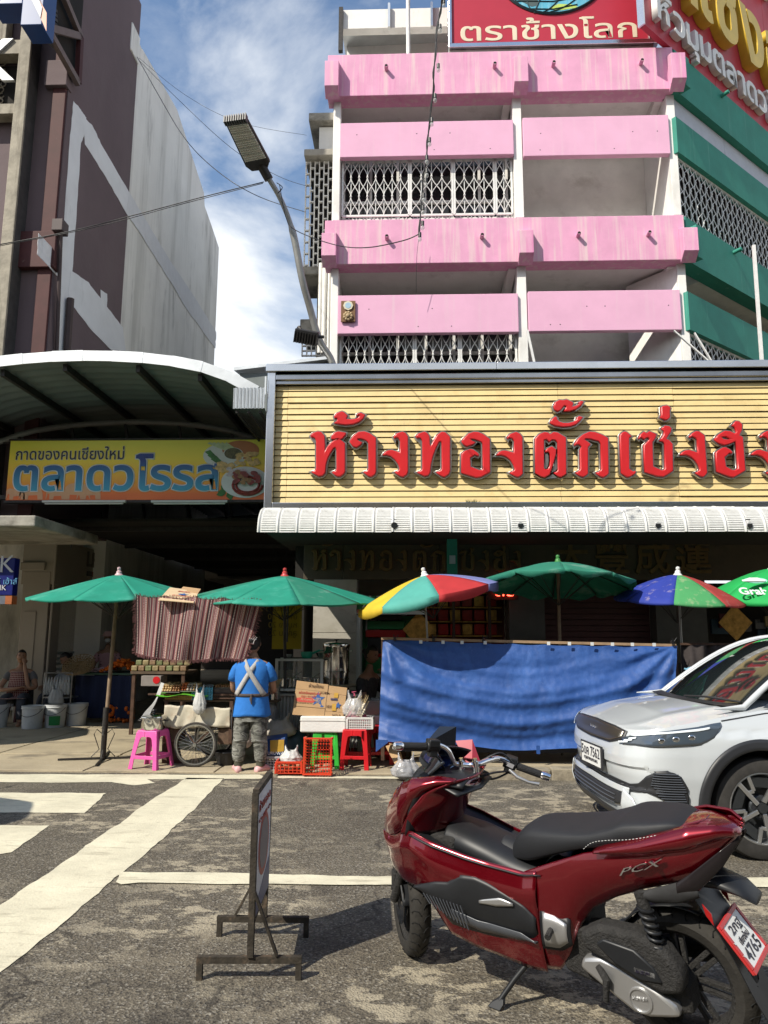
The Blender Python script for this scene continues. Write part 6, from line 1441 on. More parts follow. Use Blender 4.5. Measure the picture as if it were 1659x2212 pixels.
def spoked_wheel(c,r,par,ns=36):
 M_=Matrix.Translation(c)@Matrix.Rotation(PI/2,4,'X')
 t_=B().mtx(M_);t_.tube([(r*.945*math.cos(2*PI*k/48),r*.945*math.sin(2*PI*k/48),0)for k in range(48)],r*.055,8,closed=True);w_=t_.build('wheel',rubber,par,world=True,smooth=60)
 q=B().mtx(M_);q.lathe([(r*.845,-.014),(r*.90,-.016),(r*.905,.016),(r*.845,.014),(r*.845,-.014)],48);q.build('rim',alu,w_,world=True,smooth=40)
 q=B().mtx(M_)
 for k in range(ns):
  t0=2*PI*k/ns;t1=t0+(.45 if k%2 else-.45);zz=.03 if k%4<2 else-.03
  q.tube([(.03*math.cos(t1),.03*math.sin(t1),zz),(r*.85*math.cos(t0),r*.85*math.sin(t0),0)],.0022,4,cap=False)
 o_=q.build('spoke',alu,w_,world=True);o_['kind']='stuff'
 q=B().mtx(M_);q.cyl((0,0,-.045),(0,0,.045),.022,12);q.cyl((0,0,-.055),(0,0,.055),.010,8);q.build('hub',alu,w_,world=True,smooth=40)
wc=at(422,1612,8.93);wr=8.93*47/1600*.97
spoked_wheel(Vector((wc.x,8.93,wr+.018)),wr,ca);spoked_wheel(Vector((wc.x+.02,9.72,wr+.018)),wr,ca)
part(B().bar((wc.x-.16,8.96,.43),(wc.x,8.94,wr+.02),.018),'fork',rust,ca);part(B().bar((wc.x+.16,8.96,.43),(wc.x,8.94,wr+.02),.018),'fork',rust,ca);part(B().cyl((wc.x,8.93,wr+.02),(wc.x,9.72,wr+.02),.012,8),'axle',rust,ca)
# trays and skewers on the cart
def skewers(name,label,x0,x1,y0,y1,z,rows,n,cols,rz=0,r=.017):
 o=thing(name,label,'food tray',((x0+x1)/2,(y0+y1)/2,z))
 rr=random.Random(int(x0*100)+n);sb=B();ww=(x1-x0)/n;L=(y1-y0)
 B().box((x0,y0,z),(x1,y1,z+.008)).build('tray',mat('tray steel',(.35,.34,.3),.4,.8),o,world=True)
 balls={}
 for rw in range(rows):
  for i in range(n):
   xx=x0+ww*(i+.5)+rr.uniform(-.004,.004);zz=z+.022+rw*.027;c_=cols[int(i/n*len(cols))]
   for k in range(4):
    balls.setdefault(c_,B()).ball((xx,y0+.02+k*.033+rw*.02,zz+.012*k*.2),r*rr.uniform(.92,1.05),7,(1,1,.95))
   sb.tube([(xx,y0,zz),(xx+rr.uniform(-.02,.03),y0+L*.95,zz+.03)],.0022,4)
 for c_,b_ in balls.items():b_.build('meat_balls',mat('ball %s'%c_[0],c_[1],.4,var=.15,scale=40),o,world=True,smooth=80)['kind']='stuff'
 sb.build('sticks',mat('bamboo stick',(.45,.34,.18),.7),o,world=True)['kind']='stuff'
 return o
zt_=Zc(1511)+.004
br,tn,org,gy_=('brown',(.26,.12,.045)),('tan',(.52,.36,.17)),('orange',(.50,.12,.03)),('grey',(.38,.33,.27))
gt=at(392,1497,8.95);lf=tag(B().grid(lambda u,v:(gt.x-.30+.62*u,8.93+.35*v,Zc(1497,8.95)-.012-.015*math.sin(u*9)*(v<.3)-.02*(v<.05)),14,5).build('banana_leaf',mat('banana leaf',(.10,.36,.03),.4,var=.15),solid=.003),'bright green leaf lining under the left skewers on the cart','leaf')
yb_=thing('yellow_basket','yellow slotted plastic basket under the left skewers on the cart','basket',(gt.x,9.0,zt_))
ylp=plastic('ochre plastic',(.40,.24,.03));bx0,bx1,z0,z1=at(356,1500,8.95).x,at(414,1500,8.95).x,zt_,Zc(1498,8.95)-.015
part(B().box((bx0,8.97,z0),(bx1,9.25,z1)),'body',ylp,yb_)
for k in range(16):
 for j in range(2):part(B().box((bx0+.01+k*(bx1-bx0-.02)/16,8.962,z0+.008+j*(z1-z0)*.48),(bx0+.01+(k+.62)*(bx1-bx0-.02)/16,8.969,z0+(z1-z0)*(.36+j*.48))),'slot',black_pl,yb_)
skewers('skewer_tray','heap of tan and brown meatball skewers at the left end of the cart',at(352,1490,9.0).x,at(392,1490,9.0).x,8.92,9.2,Zc(1496,8.95),3,7,[tn,br])
skewers('skewer_tray','orange and grey sausage skewers in the middle of the cart',at(393,1490,9.0).x,at(430,1490,9.0).x,8.94,9.22,Zc(1494,8.95),3,6,[org,gy_,tn])
skewers('skewer_tray','single row of brown balls beside the vendor at the right end of the cart',at(466,1483,9.1).x,at(505,1483,9.1).x,9.05,9.3,Zc(1486,9.1),1,7,[br])
part(B().box((at(464,1500,9.1).x,9.02,zt_),(at(508,1500,9.1).x,9.4,Zc(1487,9.1))),'stove_box',mat('smoky steel',(.12,.10,.09),.5,.7,var=.3),ca,bevel=.006)
tb_=thing('blue_basket','pale blue plastic basket holding clear cups on the cart','basket',at(436,1505,9.0));q=B()
a_,c_=at(413,1512,8.98),at(460,1484,8.98);bluepl=plastic('pale blue plastic',(.08,.32,.46))
part(B().box((a_.x,8.98,a_.z),(c_.x,9.2,a_.z+.01)),'base',bluepl,tb_)
for k in range(7):part(B().box((a_.x,8.979,a_.z+.015+k*(c_.z-a_.z-.02)/7),(c_.x,8.99,a_.z+.027+k*(c_.z-a_.z-.02)/7)),'slat',bluepl,tb_)
for k in range(8):part(B().box((a_.x+(c_.x-a_.x-.012)*k/7,8.976,a_.z),(a_.x+(c_.x-a_.x-.012)*k/7+.012,8.992,c_.z)),'upright',bluepl,tb_)
clear=mat('clear plastic',(.62,.65,.66),.15,var=.05,alpha=.38)
bag_m=mat('thin white plastic bag',(.62,.62,.60),.35,var=.08,scale=5,alpha=.72,bump=.5,bscale=12)
for k,(px,py)in enumerate(((452,1484),(446,1490),(430,1488))):
 p=at(px,py,9.12);bw=thing('clear_bowl','clear plastic bowls stacked in the blue basket, %s'%('upper right one','middle one','left one')[k],'bowl',p);B().lathe([(.03,-.03),(.05,.0),(.065,.02),(.068,.022)],18).build('bowl',clear,bw,smooth=60,solid=.002)
def bag(name,label,c,w,d,h,m_=None,seed=1,knot=True,cat='plastic bag',tk=.5,parent=None,nm='bag'):
 o=thing(name,label,cat,c);sd_=seed*7.3
 def f(u,v):
  th=2*PI*u;r=(min(1,v/.22)**.55)*(1 if v<.45 else 1-(v-.45)/.55*.62)
  r*=1+.16*noise.noise(Vector((math.cos(th)*1.8,math.sin(th)*1.8,v*3+sd_)))+.07*math.sin(th*11+sd_)*(v>.4)+.06*noise.noise(Vector((th*4,v*12,sd_)))
  if v>.86:return(w/2*r*math.cos(th)*(1+.5*(v-.86)/.14),d/2*r*math.sin(th),h*(.86+(v-.86)*(1+1.6*math.cos(th*2))))
  return(w/2*r*math.cos(th),d/2*r*math.sin(th),h*v)
 B().grid(f,40,24).build('film',m_ or bag_m,o,smooth=80,solid=.0015)
 return o
pb_=at(432,1530,8.93)
bag('plastic_bag','white carrier bags hanging from the front rail of the cart',(pb_.x,8.90,Zc(1545,8.9)),.15,.10,.30,seed=3)
# price card, white strap on the left of cart
pc=at(345,1490,8.8);tag(B().slab([at(338,1500,8.8),at(346,1502,8.8),at(355,1476,8.8),at(348,1474,8.8)],.003).build('price_card',mat('white card',(.6,.6,.58),.5)),'small white card standing at the left end of the cart','card')
q=B();sp0=[at(341,1505,8.82),at(333,1520,8.82),at(322,1535,8.84),at(312,1553,8.85)]
q.loft([[(p.x-w_,p.y-.01,p.z),(p.x+w_,p.y-.02,p.z),(p.x+w_,p.y+.0,p.z),(p.x-w_,p.y+.0,p.z)]for p,w_ in zip(crom(sp0,5),[.008+.045*(k/15)**1.3 for k in range(16)])])
tag(q.build('hanging_towel',mat('grey towel',(.36,.36,.36),.9,bump=.3),smooth=60),'grey towel hanging from the left handle of the cart over the pot','towel')
bk_=thing('black_basin','black plastic basin on the ground right of the cart wheel','basin',gr(482,1655,.018)+Vector((0,.12,0)))
B().lathe([(.001,0),(.10,0),(.135,.14),(.15,.15),(.146,.155),(.13,.145),(.095,.012),(.001,.012)],28).build('body',black_pl,bk_,smooth=40)
cl_=thing('metal_tin','scratched metal sheet leaning behind the pink stool','metal sheet',gr(372,1650,.018));q=B();p0=gr(372,1650,.018);q.hexa([(p0.x-.13,p0.y,.02),(p0.x+.12,p0.y+.02,.02),(p0.x+.12,p0.y+.05,.02),(p0.x-.13,p0.y+.03,.02),(p0.x-.16,p0.y+.06,.31),(p0.x+.02,p0.y+.08,.31),(p0.x+.02,p0.y+.10,.31),(p0.x-.16,p0.y+.08,.31)]);q.build('sheet',rust,cl_,world=True,bevel=.006)
wbx=at(548,1640,8.78);
bag('plastic_bag','pinkish white bag hanging low between the vendor legs and the stall',(at(534,1600,9.05).x,9.05,.22),.16,.12,.40,mat('pinkish white bag',(.62,.52,.50),.4,alpha=.85),seed=5)
# ---- glass case on a corrugated counter, boiler and bowls
Yg=9.55
ctx0,ctx1=at(575,1550,Yg).x,at(772,1550,Yg).x;zc_=at(660,1497,Yg).z
cn=thing('stall_counter','low stall counter faced with corrugated grey sheets behind the cardboard','counter',(ctx0+.5,Yg+.3,0))
corr=mat('weathered corrugated sheet',(.36,.36,.34),.7,.1,var=.15,scale=4,dirt=(.12,.10,.08),dirt_amt=.6,dirt_scale=(8,8,2),dirt_lo=.55)
part(B().grid(lambda u,v:(ctx0+(ctx1-ctx0)*u,Yg-.006*math.cos(u*2*PI*26)*1.6,.16+(zc_-.04-.16)*v),208,1),'front_sheet',corr,cn,solid=.003)
part(B().box((ctx0-.02,Yg-.03,zc_-.038),(ctx1+.05,Yg+.62,zc_-.008)),'top',corr,cn,bevel=.004)
part(B().box((ctx0-.02,Yg-.028,zc_-.008),(ctx1+.05,Yg+.6,zc_)),'sheet_edge',mat('dark lino',(.05,.05,.05),.5),cn)
for x_ in(ctx0,ctx1-.04):part(B().box((x_,Yg+.02,.02),(x_+.04,Yg+.06,zc_-.039)),'leg',rust,cn)
gc_=thing('glass_case','white framed glass display case with pans inside on the stall counter','display case',(ctx0+.4,Yg+.2,zc_))
gx0,gx1=at(594,1450,Yg-.0).x,at(698,1450,Yg).x;gz1=at(640,1423,Yg).z;gz0=zc_+.02
alw=mat('white case frame',(.55,.55,.53),.4,var=.06)
for x_ in(gx0,gx1-.035):
 for y_ in(Yg+.0,Yg+.38):part(B().box((x_,y_,gz0),(x_+.035,y_+.03,gz1-.03)),'frame',alw,gc_,bevel=.003)
part(B().box((gx0+.20,Yg+.37,gz0+.03),(gx0+.225,Yg+.39,gz1-.03)),'frame',alw,gc_)
for z_ in(gz0,gz1-.03):
 for y_ in(Yg+.0,Yg+.38):part(B().box((gx0,y_,z_),(gx1,y_+.03,z_+.03)),'frame',alw,gc_,bevel=.003)
part(B().box((gx0+.005,Yg+.03,gz1-.028),(gx1-.005,Yg+.38,gz1-.012)),'top_panel',alw,gc_)
part(B().box((gx0+.036,Yg+.01,gz0+.03),(gx1-.036,Yg+.014,gz1-.03)),'glass_pane',mat('case glass',(.3,.34,.33),.04,var=0,alpha=.14),gc_)
part(B().box((gx0+.01,Yg+.03,gz0+.03),(gx0+.014,Yg+.38,gz1-.03)),'glass_pane',MATS['case glass'],gc_)
for i,(u,m_)in enumerate(((.28,steel),(.72,steel))):
 pn=thing('cooking_pan','steel pan inside the glass case, %s one'%('left','right')[i],'pan',(gx0+(gx1-gx0)*u,Yg+.2,gz0+.03),group='pans in the glass case')
 B().lathe([(.001,0),(.10,0),(.125,.02),(.125,.12),(.132,.122),(.125,.126),(.11,.12),(.108,.03),(.001,.03)],26).build('body',steel,pn,smooth=40)
 B().lathe([(.001,.085),(.108,.085)],20).build('curry',mat('curry',(.16,.10,.04),.3,var=.4,scale=30),pn);B().tube([(0,0,.1),(.06,.02,.16),(.14,.04,.2)],.006,6).build('ladle',steel,pn)
dp=at(662,1422,Yg+.1);dpo=thing('plastic_dipper','teal green plastic dipper on top of the glass case','dipper',(dp.x,Yg+.12,gz1))
tealp=plastic('teal plastic',(.02,.30,.22));B().lathe([(.001,.002),(.055,.0),(.072,.04),(.078,.085),(.074,.085),(.068,.04),(.05,.008),(.001,.008)],24).build('bowl',tealp,dpo,smooth=40);B().tube([(.07,0,.065),(.12,0,.085),(.17,.0,.105)],[.018,.013,.014],8).build('handle',tealp,dpo,smooth=40)
bs_=thing('steel_bowl','shallow steel bowl on the right end of the glass case','bowl',(at(702,1420,Yg+.1).x-.02,Yg+.14,gz1));B().lathe([(.001,.0),(.06,.0),(.095,.045),(.105,.07),(.11,.072),(.10,.06),(.06,.008),(.001,.008)],26).build('bowl',steel,bs_,smooth=50)
tr=thing('tray_and_tin','dark tray with a small clear tub on top of the glass case','tray',(gx0+.15,Yg+.15,gz1));B().box((-.03,-.06,0),(.36,.14,.012)).build('tray',MATS['dark lino'],tr,bevel=.004);B().lathe([(.03,.012),(.045,.05),(.047,.052)],18).build('tub',clear,tr,smooth=40,solid=.002)
bo=thing('water_boiler','tall stainless steel water boiler with lid beside the marble pillar','water boiler',(at(726,1450,9.85).x,9.85,at(726,1478,9.85).z))
zb1=at(726,1394,9.85).z-at(726,1478,9.85).z;q=B();rb=9.85*28/1600
q.lathe([(.001,0),(rb*.97,0),(rb*.97,zb1*.12),(rb*1.02,zb1*.13),(rb*1.02,zb1*.15),(rb*.97,zb1*.16),(rb*.97,zb1*.30),(rb*1.03,zb1*.31),(rb*1.03,zb1*.34),(rb*.99,zb1*.35),(rb*.99,zb1*.94),(rb*1.03,zb1*.96),(rb*1.03,zb1)],40);q.build('body',steel,bo,smooth=35)
q=B();q.lathe([(rb*1.05,zb1),(rb*1.04,zb1+.015),(rb*.8,zb1+.035),(rb*.2,zb1+.045),(.001,zb1+.046)],40);q.build('lid',steel,bo,smooth=50);q=B();q.lathe([(.001,zb1+.046),(.012,zb1+.05),(.012,zb1+.065),(.03,zb1+.07),(.03,zb1+.078),(.001,zb1+.08)],16);q.build('knob',black_pl,bo,smooth=30)
for s_ in(-1,1):B().tube([(s_*rb,-.04,zb1*.86),(s_*(rb+.035),-.04,zb1*.86),(s_*(rb+.035),.04,zb1*.86),(s_*rb,.04,zb1*.86)],.007,6).build('side_handle',steel,bo)
for z_ in(.36,.72):B().box((rb*.35,-rb*.98,zb1*z_),(rb*.55,-rb*.93,zb1*z_+.03)).build('sticker',alw,bo)
bt=thing('boiler_stand','round tray stand under the tall water boiler','stand',(at(730,1480,9.85).x,9.85,0));zt2=at(726,1478,9.85).z
B().lathe([(.001,zt2-.03),(.24,zt2-.03),(.26,zt2-.004),(.001,zt2-.002)],30).build('tray',mat('cream tray',(.4,.34,.24),.5),bt,smooth=30)
for k in range(4):B().bar((.17*math.cos(PI/4+k*PI/2),.17*math.sin(PI/4+k*PI/2),zt2-.031),(.2*math.cos(PI/4+k*PI/2),.2*math.sin(PI/4+k*PI/2),.02),.03).build('leg',rust,bt)
# steaming basket of sticks beside the vendor
sp=thing('steel_pot','steel pot of wooden skewers beside the vendor, left of the glass case','pot',(at(587,1490,9.35).x,9.35,at(587,1510,9.35).z));B().lathe([(.001,0),(.10,0),(.11,.14),(.115,.145),(.10,.14),(.09,.02),(.001,.02)],24).build('body',steel,sp,smooth=40)
q=B();rr=random.Random(1)
for k in range(60):q.tube([(rr.uniform(-.07,.07),rr.uniform(-.07,.07),.05),(rr.uniform(-.13,.13),rr.uniform(-.1,.1),.24)],.003,4)
q.build('sticks',MATS['bamboo stick'],sp)['kind']='stuff'
part(B().box((at(575,1500,9.35).x-.1,9.25,at(587,1510,9.35).z-.03),(at(600,1500,9.35).x+.02,9.5,at(587,1510,9.35).z-.002)),'side_shelf',worn_wood,cn)
# yellow hanging menu seen from behind
ym=thing('menu_banner','yellow menu banner hanging behind the stall with faint mirrored writing','banner',at(620,1350,10.6))
ymm=mat('yellow vinyl',(.42,.30,.015),.6,var=.06);a_,c_=at(587,1402,10.6),at(653,1290,10.6)
part(B().box((a_.x,10.6,a_.z),(c_.x,10.605,c_.z)),'sheet',ymm,ym)
me=text_mesh('ข้าวเหนียว 20\nไก่ย่าง 20\nหมูปิ้ง 20\nลูกชิ้น 20',.115,.001);me.materials.append(mat('ochre print',(.20,.14,.01),.6,var=0));o_=link('mirrored_writing',me,ym,True);o_.location=(c_.x-.06,10.596,c_.z-.2);o_.rotation_euler=(PI/2,0,PI);o_.scale=(1,1,1)
o_.rotation_euler=(PI/2,0,0);o_.scale=(-1,1,1)
part(B().cyl((at(620,1400,10.55).x,10.55,a_.z+.1),(at(620,1400,10.55).x,10.55,c_.z+.1),.012,6),'cord',black_pl,ym)
pp=at(632,1380,10.5)
# ---- cardboard, foam box, baskets, crates, bags
fz0,fz1=hg+.02,None
fm=mat('white foam',(.70,.69,.66),.75,var=.05,scale=5,bump=.15,bscale=40,dirt=(.45,.40,.32),dirt_amt=.5,dirt_scale=(4,4,8),dirt_lo=.6)
Yb_=gsy-.17;a_,c_=at(648,1582,Yb_),at(747,1548,Yb_)
fb2=thing('foam_box','white polystyrene box on the green stool below the cardboard','foam box',((a_.x+c_.x)/2,gsy,fz0))
zt_f=c_.z;part(B().box((a_.x,Yb_,fz0),(c_.x,Yb_+.36,zt_f)),'box',fm,fb2,bevel=.015)
part(B().box((a_.x-.006,Yb_-.006,zt_f-.05),(c_.x+.006,Yb_+.366,zt_f-.046)),'rim_line',mat('foam shadow line',(.5,.49,.46),.8),fb2)
kb_=thing('carton_sheet','unfolded printed cardboard carton standing on the white foam box','cardboard',((a_.x+c_.x)/2,gsy,zt_f))
Yk=Yb_+.04
K=lambda px,py:at(px,py,Yk+.06*(1548-py)/80)
pA,pB_,pC,pD=K(631,1544),K(742,1552),K(750,1484),K(641,1470)
dn=Vector((0,1,.1))
def kp(u,v):return pA.lerp(pB_,u).lerp(pD.lerp(pC,u),v)
def kpan(u0,u1,v0,v1,nm,off=0,m_=kraft):
 c4=[kp(u0,v0),kp(u1,v0),kp(u1,v1),kp(u0,v1)];c4=[p+Vector((0,off,0))for p in c4];return B().slab(c4,.008,(0,1,0)).build(nm,m_,kb_,world=True,bevel=.002)
kpan(0,.622,0,.255,'flap',.006);kpan(0,.626,.26,.755,'panel');kpan(.0,.63,.76,1.0,'flap',.004);kpan(.63,.99,.0,.18,'flap',.005);kpan(.632,1.0,.185,.72,'panel',.003);kpan(.64,1.0,.725,.97,'flap',.012)
M_=frame_m(kp(0,0),kp(1,0),kp(0,1));KW,KH=(kp(1,0)-kp(0,0)).length,(kp(0,1)-kp(0,0)).length
def kt(s,u,v,h,m_,sh=0,w=None):
 me=text_mesh(s,1,.001,offset=.006,res=2,shear=sh);xs_=[q_.co.x for q_ in me.vertices];ys_=[q_.co.y for q_ in me.vertices];sy_=h/(max(ys_)-min(ys_));sx_=(w/(max(xs_)-min(xs_)))if w else sy_
 for q_ in me.vertices:q_.co.x=(q_.co.x-min(xs_))*sx_;q_.co.y=(q_.co.y-min(ys_))*sy_;q_.co.z*=.5
 me.materials.append(m_);o_=link('print_lettering',me,kb_);o_.matrix_parent_inverse=wm(kb_).inverted()@M_;o_.location=(u*KW,v*KH,.0035)
dkb=mat('dark carton print',(.09,.05,.03),.8,var=0)
kt('ห้ามโยน',.27,.83,.045,dkb,w=.17);kt('แป้งสาลีอเนกประสงค์',.09,.62,.036,redp,w=.26);kt('ตรา ดาวฟ้า',.14,.53,.028,redp,w=.18)
kt('All Purpose Flour',.135,.425,.028,kraft2,.2,w=.21);kt('น้ำหนักสุทธิ ๑๐ กก.',.05,.34,.016,dkb,w=.2);kt('AUEM',.50,.66,.022,dkb,w=.11);kt('10X1กก.',.65,.265,.035,dkb,w=.14);kt('NO.A',.78,.03,.032,dkb,w=.10)
q=B().mtx(M_@Matrix.Translation((.235*KW,.45*KH,.001)));q.prism([(x_*.12,y_*.026)for x_,y_ in[(math.copysign(min(1,abs(math.cos(t_))**.5),math.cos(t_)),math.copysign(abs(math.sin(t_))**.8,math.sin(t_)))for t_ in[2*PI*k/24 for k in range(24)]]],0,.0018,'XY');q.build('red_label_print',redp,kb_,world=True)
q=B().mtx(M_@Matrix.Translation((.47*KW,.50*KH,.001)));q.prism(star(.085,.038),0,.0018,'XY');q.build('star_print',bluep,kb_,world=True)
kt('ดาว',.435,.46,.03,kraft2,w=.055);kt('STAR',.44,.40,.016,kraft2,w=.05)
q=B().mtx(M_@Matrix.Translation((.87*KW,.36*KH,.004)));q.prism(star(.042,.019),0,.0018,'XY');q.build('star_print',bluep,kb_,world=True)
q=B().mtx(M_);
for k in range(18):q.box(((.72+k*.0075)*KW,.50*KH,.004),((.72+k*.0075+(.004 if k%3 else .0055))*KW,.56*KH,.0055))
q.build('barcode_lines',mat('navy print',(.02,.04,.14),.8,var=0),kb_,world=True)['kind']='stuff'
q=B().mtx(M_);q.box((.78*KW,.58*KH,.004),(.86*KW,.72*KH,.0052));q.box((.76*KW,.2*KH,.005),(.84*KW,.40*KH,.0062));q.build('packing_tape',mat('brown tape',(.50,.30,.06),.3,var=0),kb_,world=True)['kind']='stuff'
q=B().mtx(M_);q.prism([(.52*KW,.30*KH),(.56*KW,.27*KH),(.60*KW,.30*KH),(.56*KW,.34*KH)],.001,.0025,'XY');q.build('logo_print',bluep,kb_,world=True)
# lattice crates
def crate(name,label,M_,w,d,h,m_,pitch=.035,rows=5,parts='crate',cat='crate',floor_grid=True):
 o=thing(name,label,cat);o.matrix_world=M_;o.location,q_,s_=M_.decompose();o.rotation_euler=q_.to_euler()
 t_=.010
 B().box((-w/2-.006,-d/2-.006,h-.02),(w/2+.006,-d/2+t_,h)).box((-w/2-.006,d/2-t_,h-.02),(w/2+.006,d/2+.006,h)).box((-w/2-.006,-d/2+t_+.001,h-.019),(-w/2+t_,d/2-t_-.001,h-.001)).box((w/2-t_,-d/2+t_+.001,h-.019),(w/2+.006,d/2-t_-.001,h-.001)).build('rim',m_,o)['kind']='stuff'
 for k in range(4):
  L=w if k%2==0 else d;D_=(d if k%2==0 else w)/2
  q=B().mtx(Matrix.Rotation(PI/2*k,4,'Z'));n_=max(2,round(L/pitch))
  for i in range(n_+1):q.box((-L/2+(L-.008)*i/n_,-D_,.0),(-L/2+(L-.008)*i/n_+.008,-D_+.006,h-.02))
  for j in range(rows+1):q.box((-L/2,-D_-.001,(h-.03)*j/rows),(L/2,-D_+.005,(h-.03)*j/rows+.008))
  q.build('side_lattice',m_,o)['kind']='stuff'
 q=B();n_,m2=max(2,round(w/pitch)),max(2,round(d/pitch))
 if floor_grid:
  for i in range(n_+1):q.box((-w/2+(w-.008)*i/n_,-d/2,0),(-w/2+(w-.008)*i/n_+.008,d/2,.005))
  for j in range(m2+1):q.box((-w/2,-d/2+(d-.008)*j/m2,.001),(w/2,-d/2+(d-.008)*j/m2+.008,.006))
 else:q.box((-w/2,-d/2,0),(w/2,d/2,.006))
 q.build('floor_lattice',m_,o)['kind']='stuff'
 for sx_ in(-1,1):
  for sy_ in(-1,1):B().box((sx_*w/2-.012,sy_*d/2-.012,0),(sx_*w/2+.012,sy_*d/2+.012,h-.021)).build('corner',m_,o,bevel=.003)
 return o
oran=plastic('orange red plastic',(.58,.05,.02));whp=plastic('white basket plastic',(.62,.60,.58));grp=plastic('grey basket plastic',(.34,.34,.36))
c_,w_=base_of(656,715,1674,.02);hc_=at(685,1597,c_.y).z-.02
crate('plastic_crate','red lattice crate stood on end in front of the green stool',Matrix.Translation((c_.x,c_.y+.12,.02+hc_/2))@Matrix.Rotation(R(86),4,'X'),w_,hc_,.15,oran,.032,3)
c_,w_=base_of(594,650,1672,.02);crate('plastic_crate','low red crate of round fruit with a white bag on top',Matrix.Translation((c_.x,c_.y+.14,.02))@Matrix.Rotation(R(2),4,'Z'),w_,.26,at(620,1645,c_.y).z-.02,oran,.05,3,floor_grid=False)
q=B();rr=random.Random(2)
for k in range(26):q.ball((c_.x+rr.uniform(-.12,.12),c_.y+.14+rr.uniform(-.09,.09),.06+rr.uniform(0,.04)),.028,8)
tag(q.build('eggs',mat('brown eggs',(.42,.26,.14),.5),smooth=80),'brown round fruit lying inside the low red crate','fruit',kind='stuff')
bag('plastic_bag','white knotted bag sitting on the low red crate',(c_.x+.01,c_.y+.15,at(620,1645,c_.y).z-.05),.24,.2,.17,seed=2)
c_,w_=base_of(566,594,1665,.02);crate('plastic_crate','grey lattice crate under the blue and yellow carton',Matrix.Translation((c_.x+.05,c_.y+.16,.02)),.28,.24,at(580,1635,c_.y).z-.02,grp,.035,4)
zc2=at(580,1634,c_.y).z;cx_=at(597,1610,c_.y+.1).x
bx=thing('snack_carton','crushed blue and yellow snack carton on the grey crate','carton',(cx_,c_.y+.2,zc2));ybl=mat('blue carton',(.02,.06,.20),.5,var=.1);yye=mat('mustard carton',(.40,.24,.03),.5,var=.2)
x0,x1=at(566,1600,c_.y).x,at(612,1600,c_.y).x;zt3=at(590,1597,c_.y).z
part(B().hexa([(x0,c_.y+.06,zc2),(x1,c_.y+.06,zc2+.0),(x1,c_.y+.3,zc2),(x0,c_.y+.3,zc2),(x0-.01,c_.y+.08,zt3-.02),(x1+.01,c_.y+.07,zt3+.01),(x1,c_.y+.3,zt3+.03),(x0,c_.y+.3,zt3)]),'box',ybl,bx,bevel=.006)
part(B().hexa([(x0+.09,c_.y+.052,zc2+.03),(x1-.0,c_.y+.05,zc2+.05),(x1-.0,c_.y+.058,zc2+.05),(x0+.09,c_.y+.059,zc2+.03),(x0+.08,c_.y+.065,zt3-.02),(x1+.0,c_.y+.055,zt3-.01),(x1+.0,c_.y+.063,zt3-.01),(x0+.08,c_.y+.072,zt3-.02)]),'yellow_print',yye,bx)
text('print_lettering','BURUWA',wprint,bx,(x0+.03,c_.y+.048,zc2+.012),world=True,size=.05,extrude=.001)
bag('plastic_bag','beige and white carrier bags heaped behind the blue and yellow carton',(at(600,1590,9.3).x,9.28,.30),.46,.3,.26,mat('beige bag',(.42,.38,.33),.5,alpha=.95,bump=.4),seed=8)
bag('plastic_bag','greyish translucent bag beside the vendor below the counter',(at(580,1560,9.4).x,9.38,.45),.2,.2,.36,mat('grey film',(.35,.36,.36),.4,alpha=.8),seed=9)
bag('plastic_bag','creased grey cloth bag hanging on the front of the counter',(at(650,1580,9.35).x+.05,9.42,.33),.22,.16,.26,mat('grey rag',(.22,.20,.18),.9,bump=.5),seed=12)
gz=thing('gas_bottle','dark blue gas bottle in the shade under the counter','gas bottle',(at(640,1640,9.3).x,9.35,.02));B().lathe([(.10,0),(.13,.02),(.14,.06),(.14,.26),(.10,.33),(.03,.35),(.03,.38),(.001,.38)],24).build('body',mat('gas blue',(.03,.06,.08),.5),gz,smooth=50)
# white basket on red stool
c_=Vector((rsx,rsy,hr+.02));Ywb=rsy-.14;a2,c2=at(750,1578,Ywb),at(805,1554,Ywb)
crate('plastic_crate','white basket with lattice sides on the bright red stool',Matrix.Translation(((a2.x+c2.x)/2,rsy,hr+.021))@Matrix.Rotation(R(-2),4,'Z'),c2.x-a2.x,.24,c2.z-hr-.0,whp,.022,4,cat='basket')
bag('plastic_bag','pink bag showing above the rim of the white basket',(rsx,rsy,hr+.06),.27,.2,.17,mat('pink film',(.55,.10,.18),.35,alpha=.85),seed=4)
sb_=bag('skewer_bag','clear bag of white fish balls on sticks leaning on the white basket',(rsx-.02,rsy-.05,hr+.13),.27,.18,.27,mat('clear film',(.7,.7,.7),.2,var=0,alpha=.30),seed=6)
q=B();rr=random.Random(15);sk_=B()
for k in range(26):
 t_=rr.uniform(-.9,.9);p0=Vector((t_*.10,rr.uniform(-.05,.05),.03+rr.uniform(0,.08)))
 d_=Vector((.35+rr.uniform(-.1,.1),0,.8)).normalized()
 for j in range(4):q.ball(p0+d_*.026*j,.0135,7)
 sk_.tube([p0,p0+d_*.19],.002,4)
q.build('fish_balls',mat('fish ball',(.68,.60,.46),.4),sb_,smooth=80)['kind']='stuff';sk_.build('sticks',MATS['bamboo stick'],sb_)['kind']='stuff'
q=B();q.tube([(0,0,.26),(.0,.0,.285),(-.03,.0,.30),(.02,.01,.31)],[.012,.008,.012,.004],6);q.build('pink_tie',MATS['pink film'],sb_)
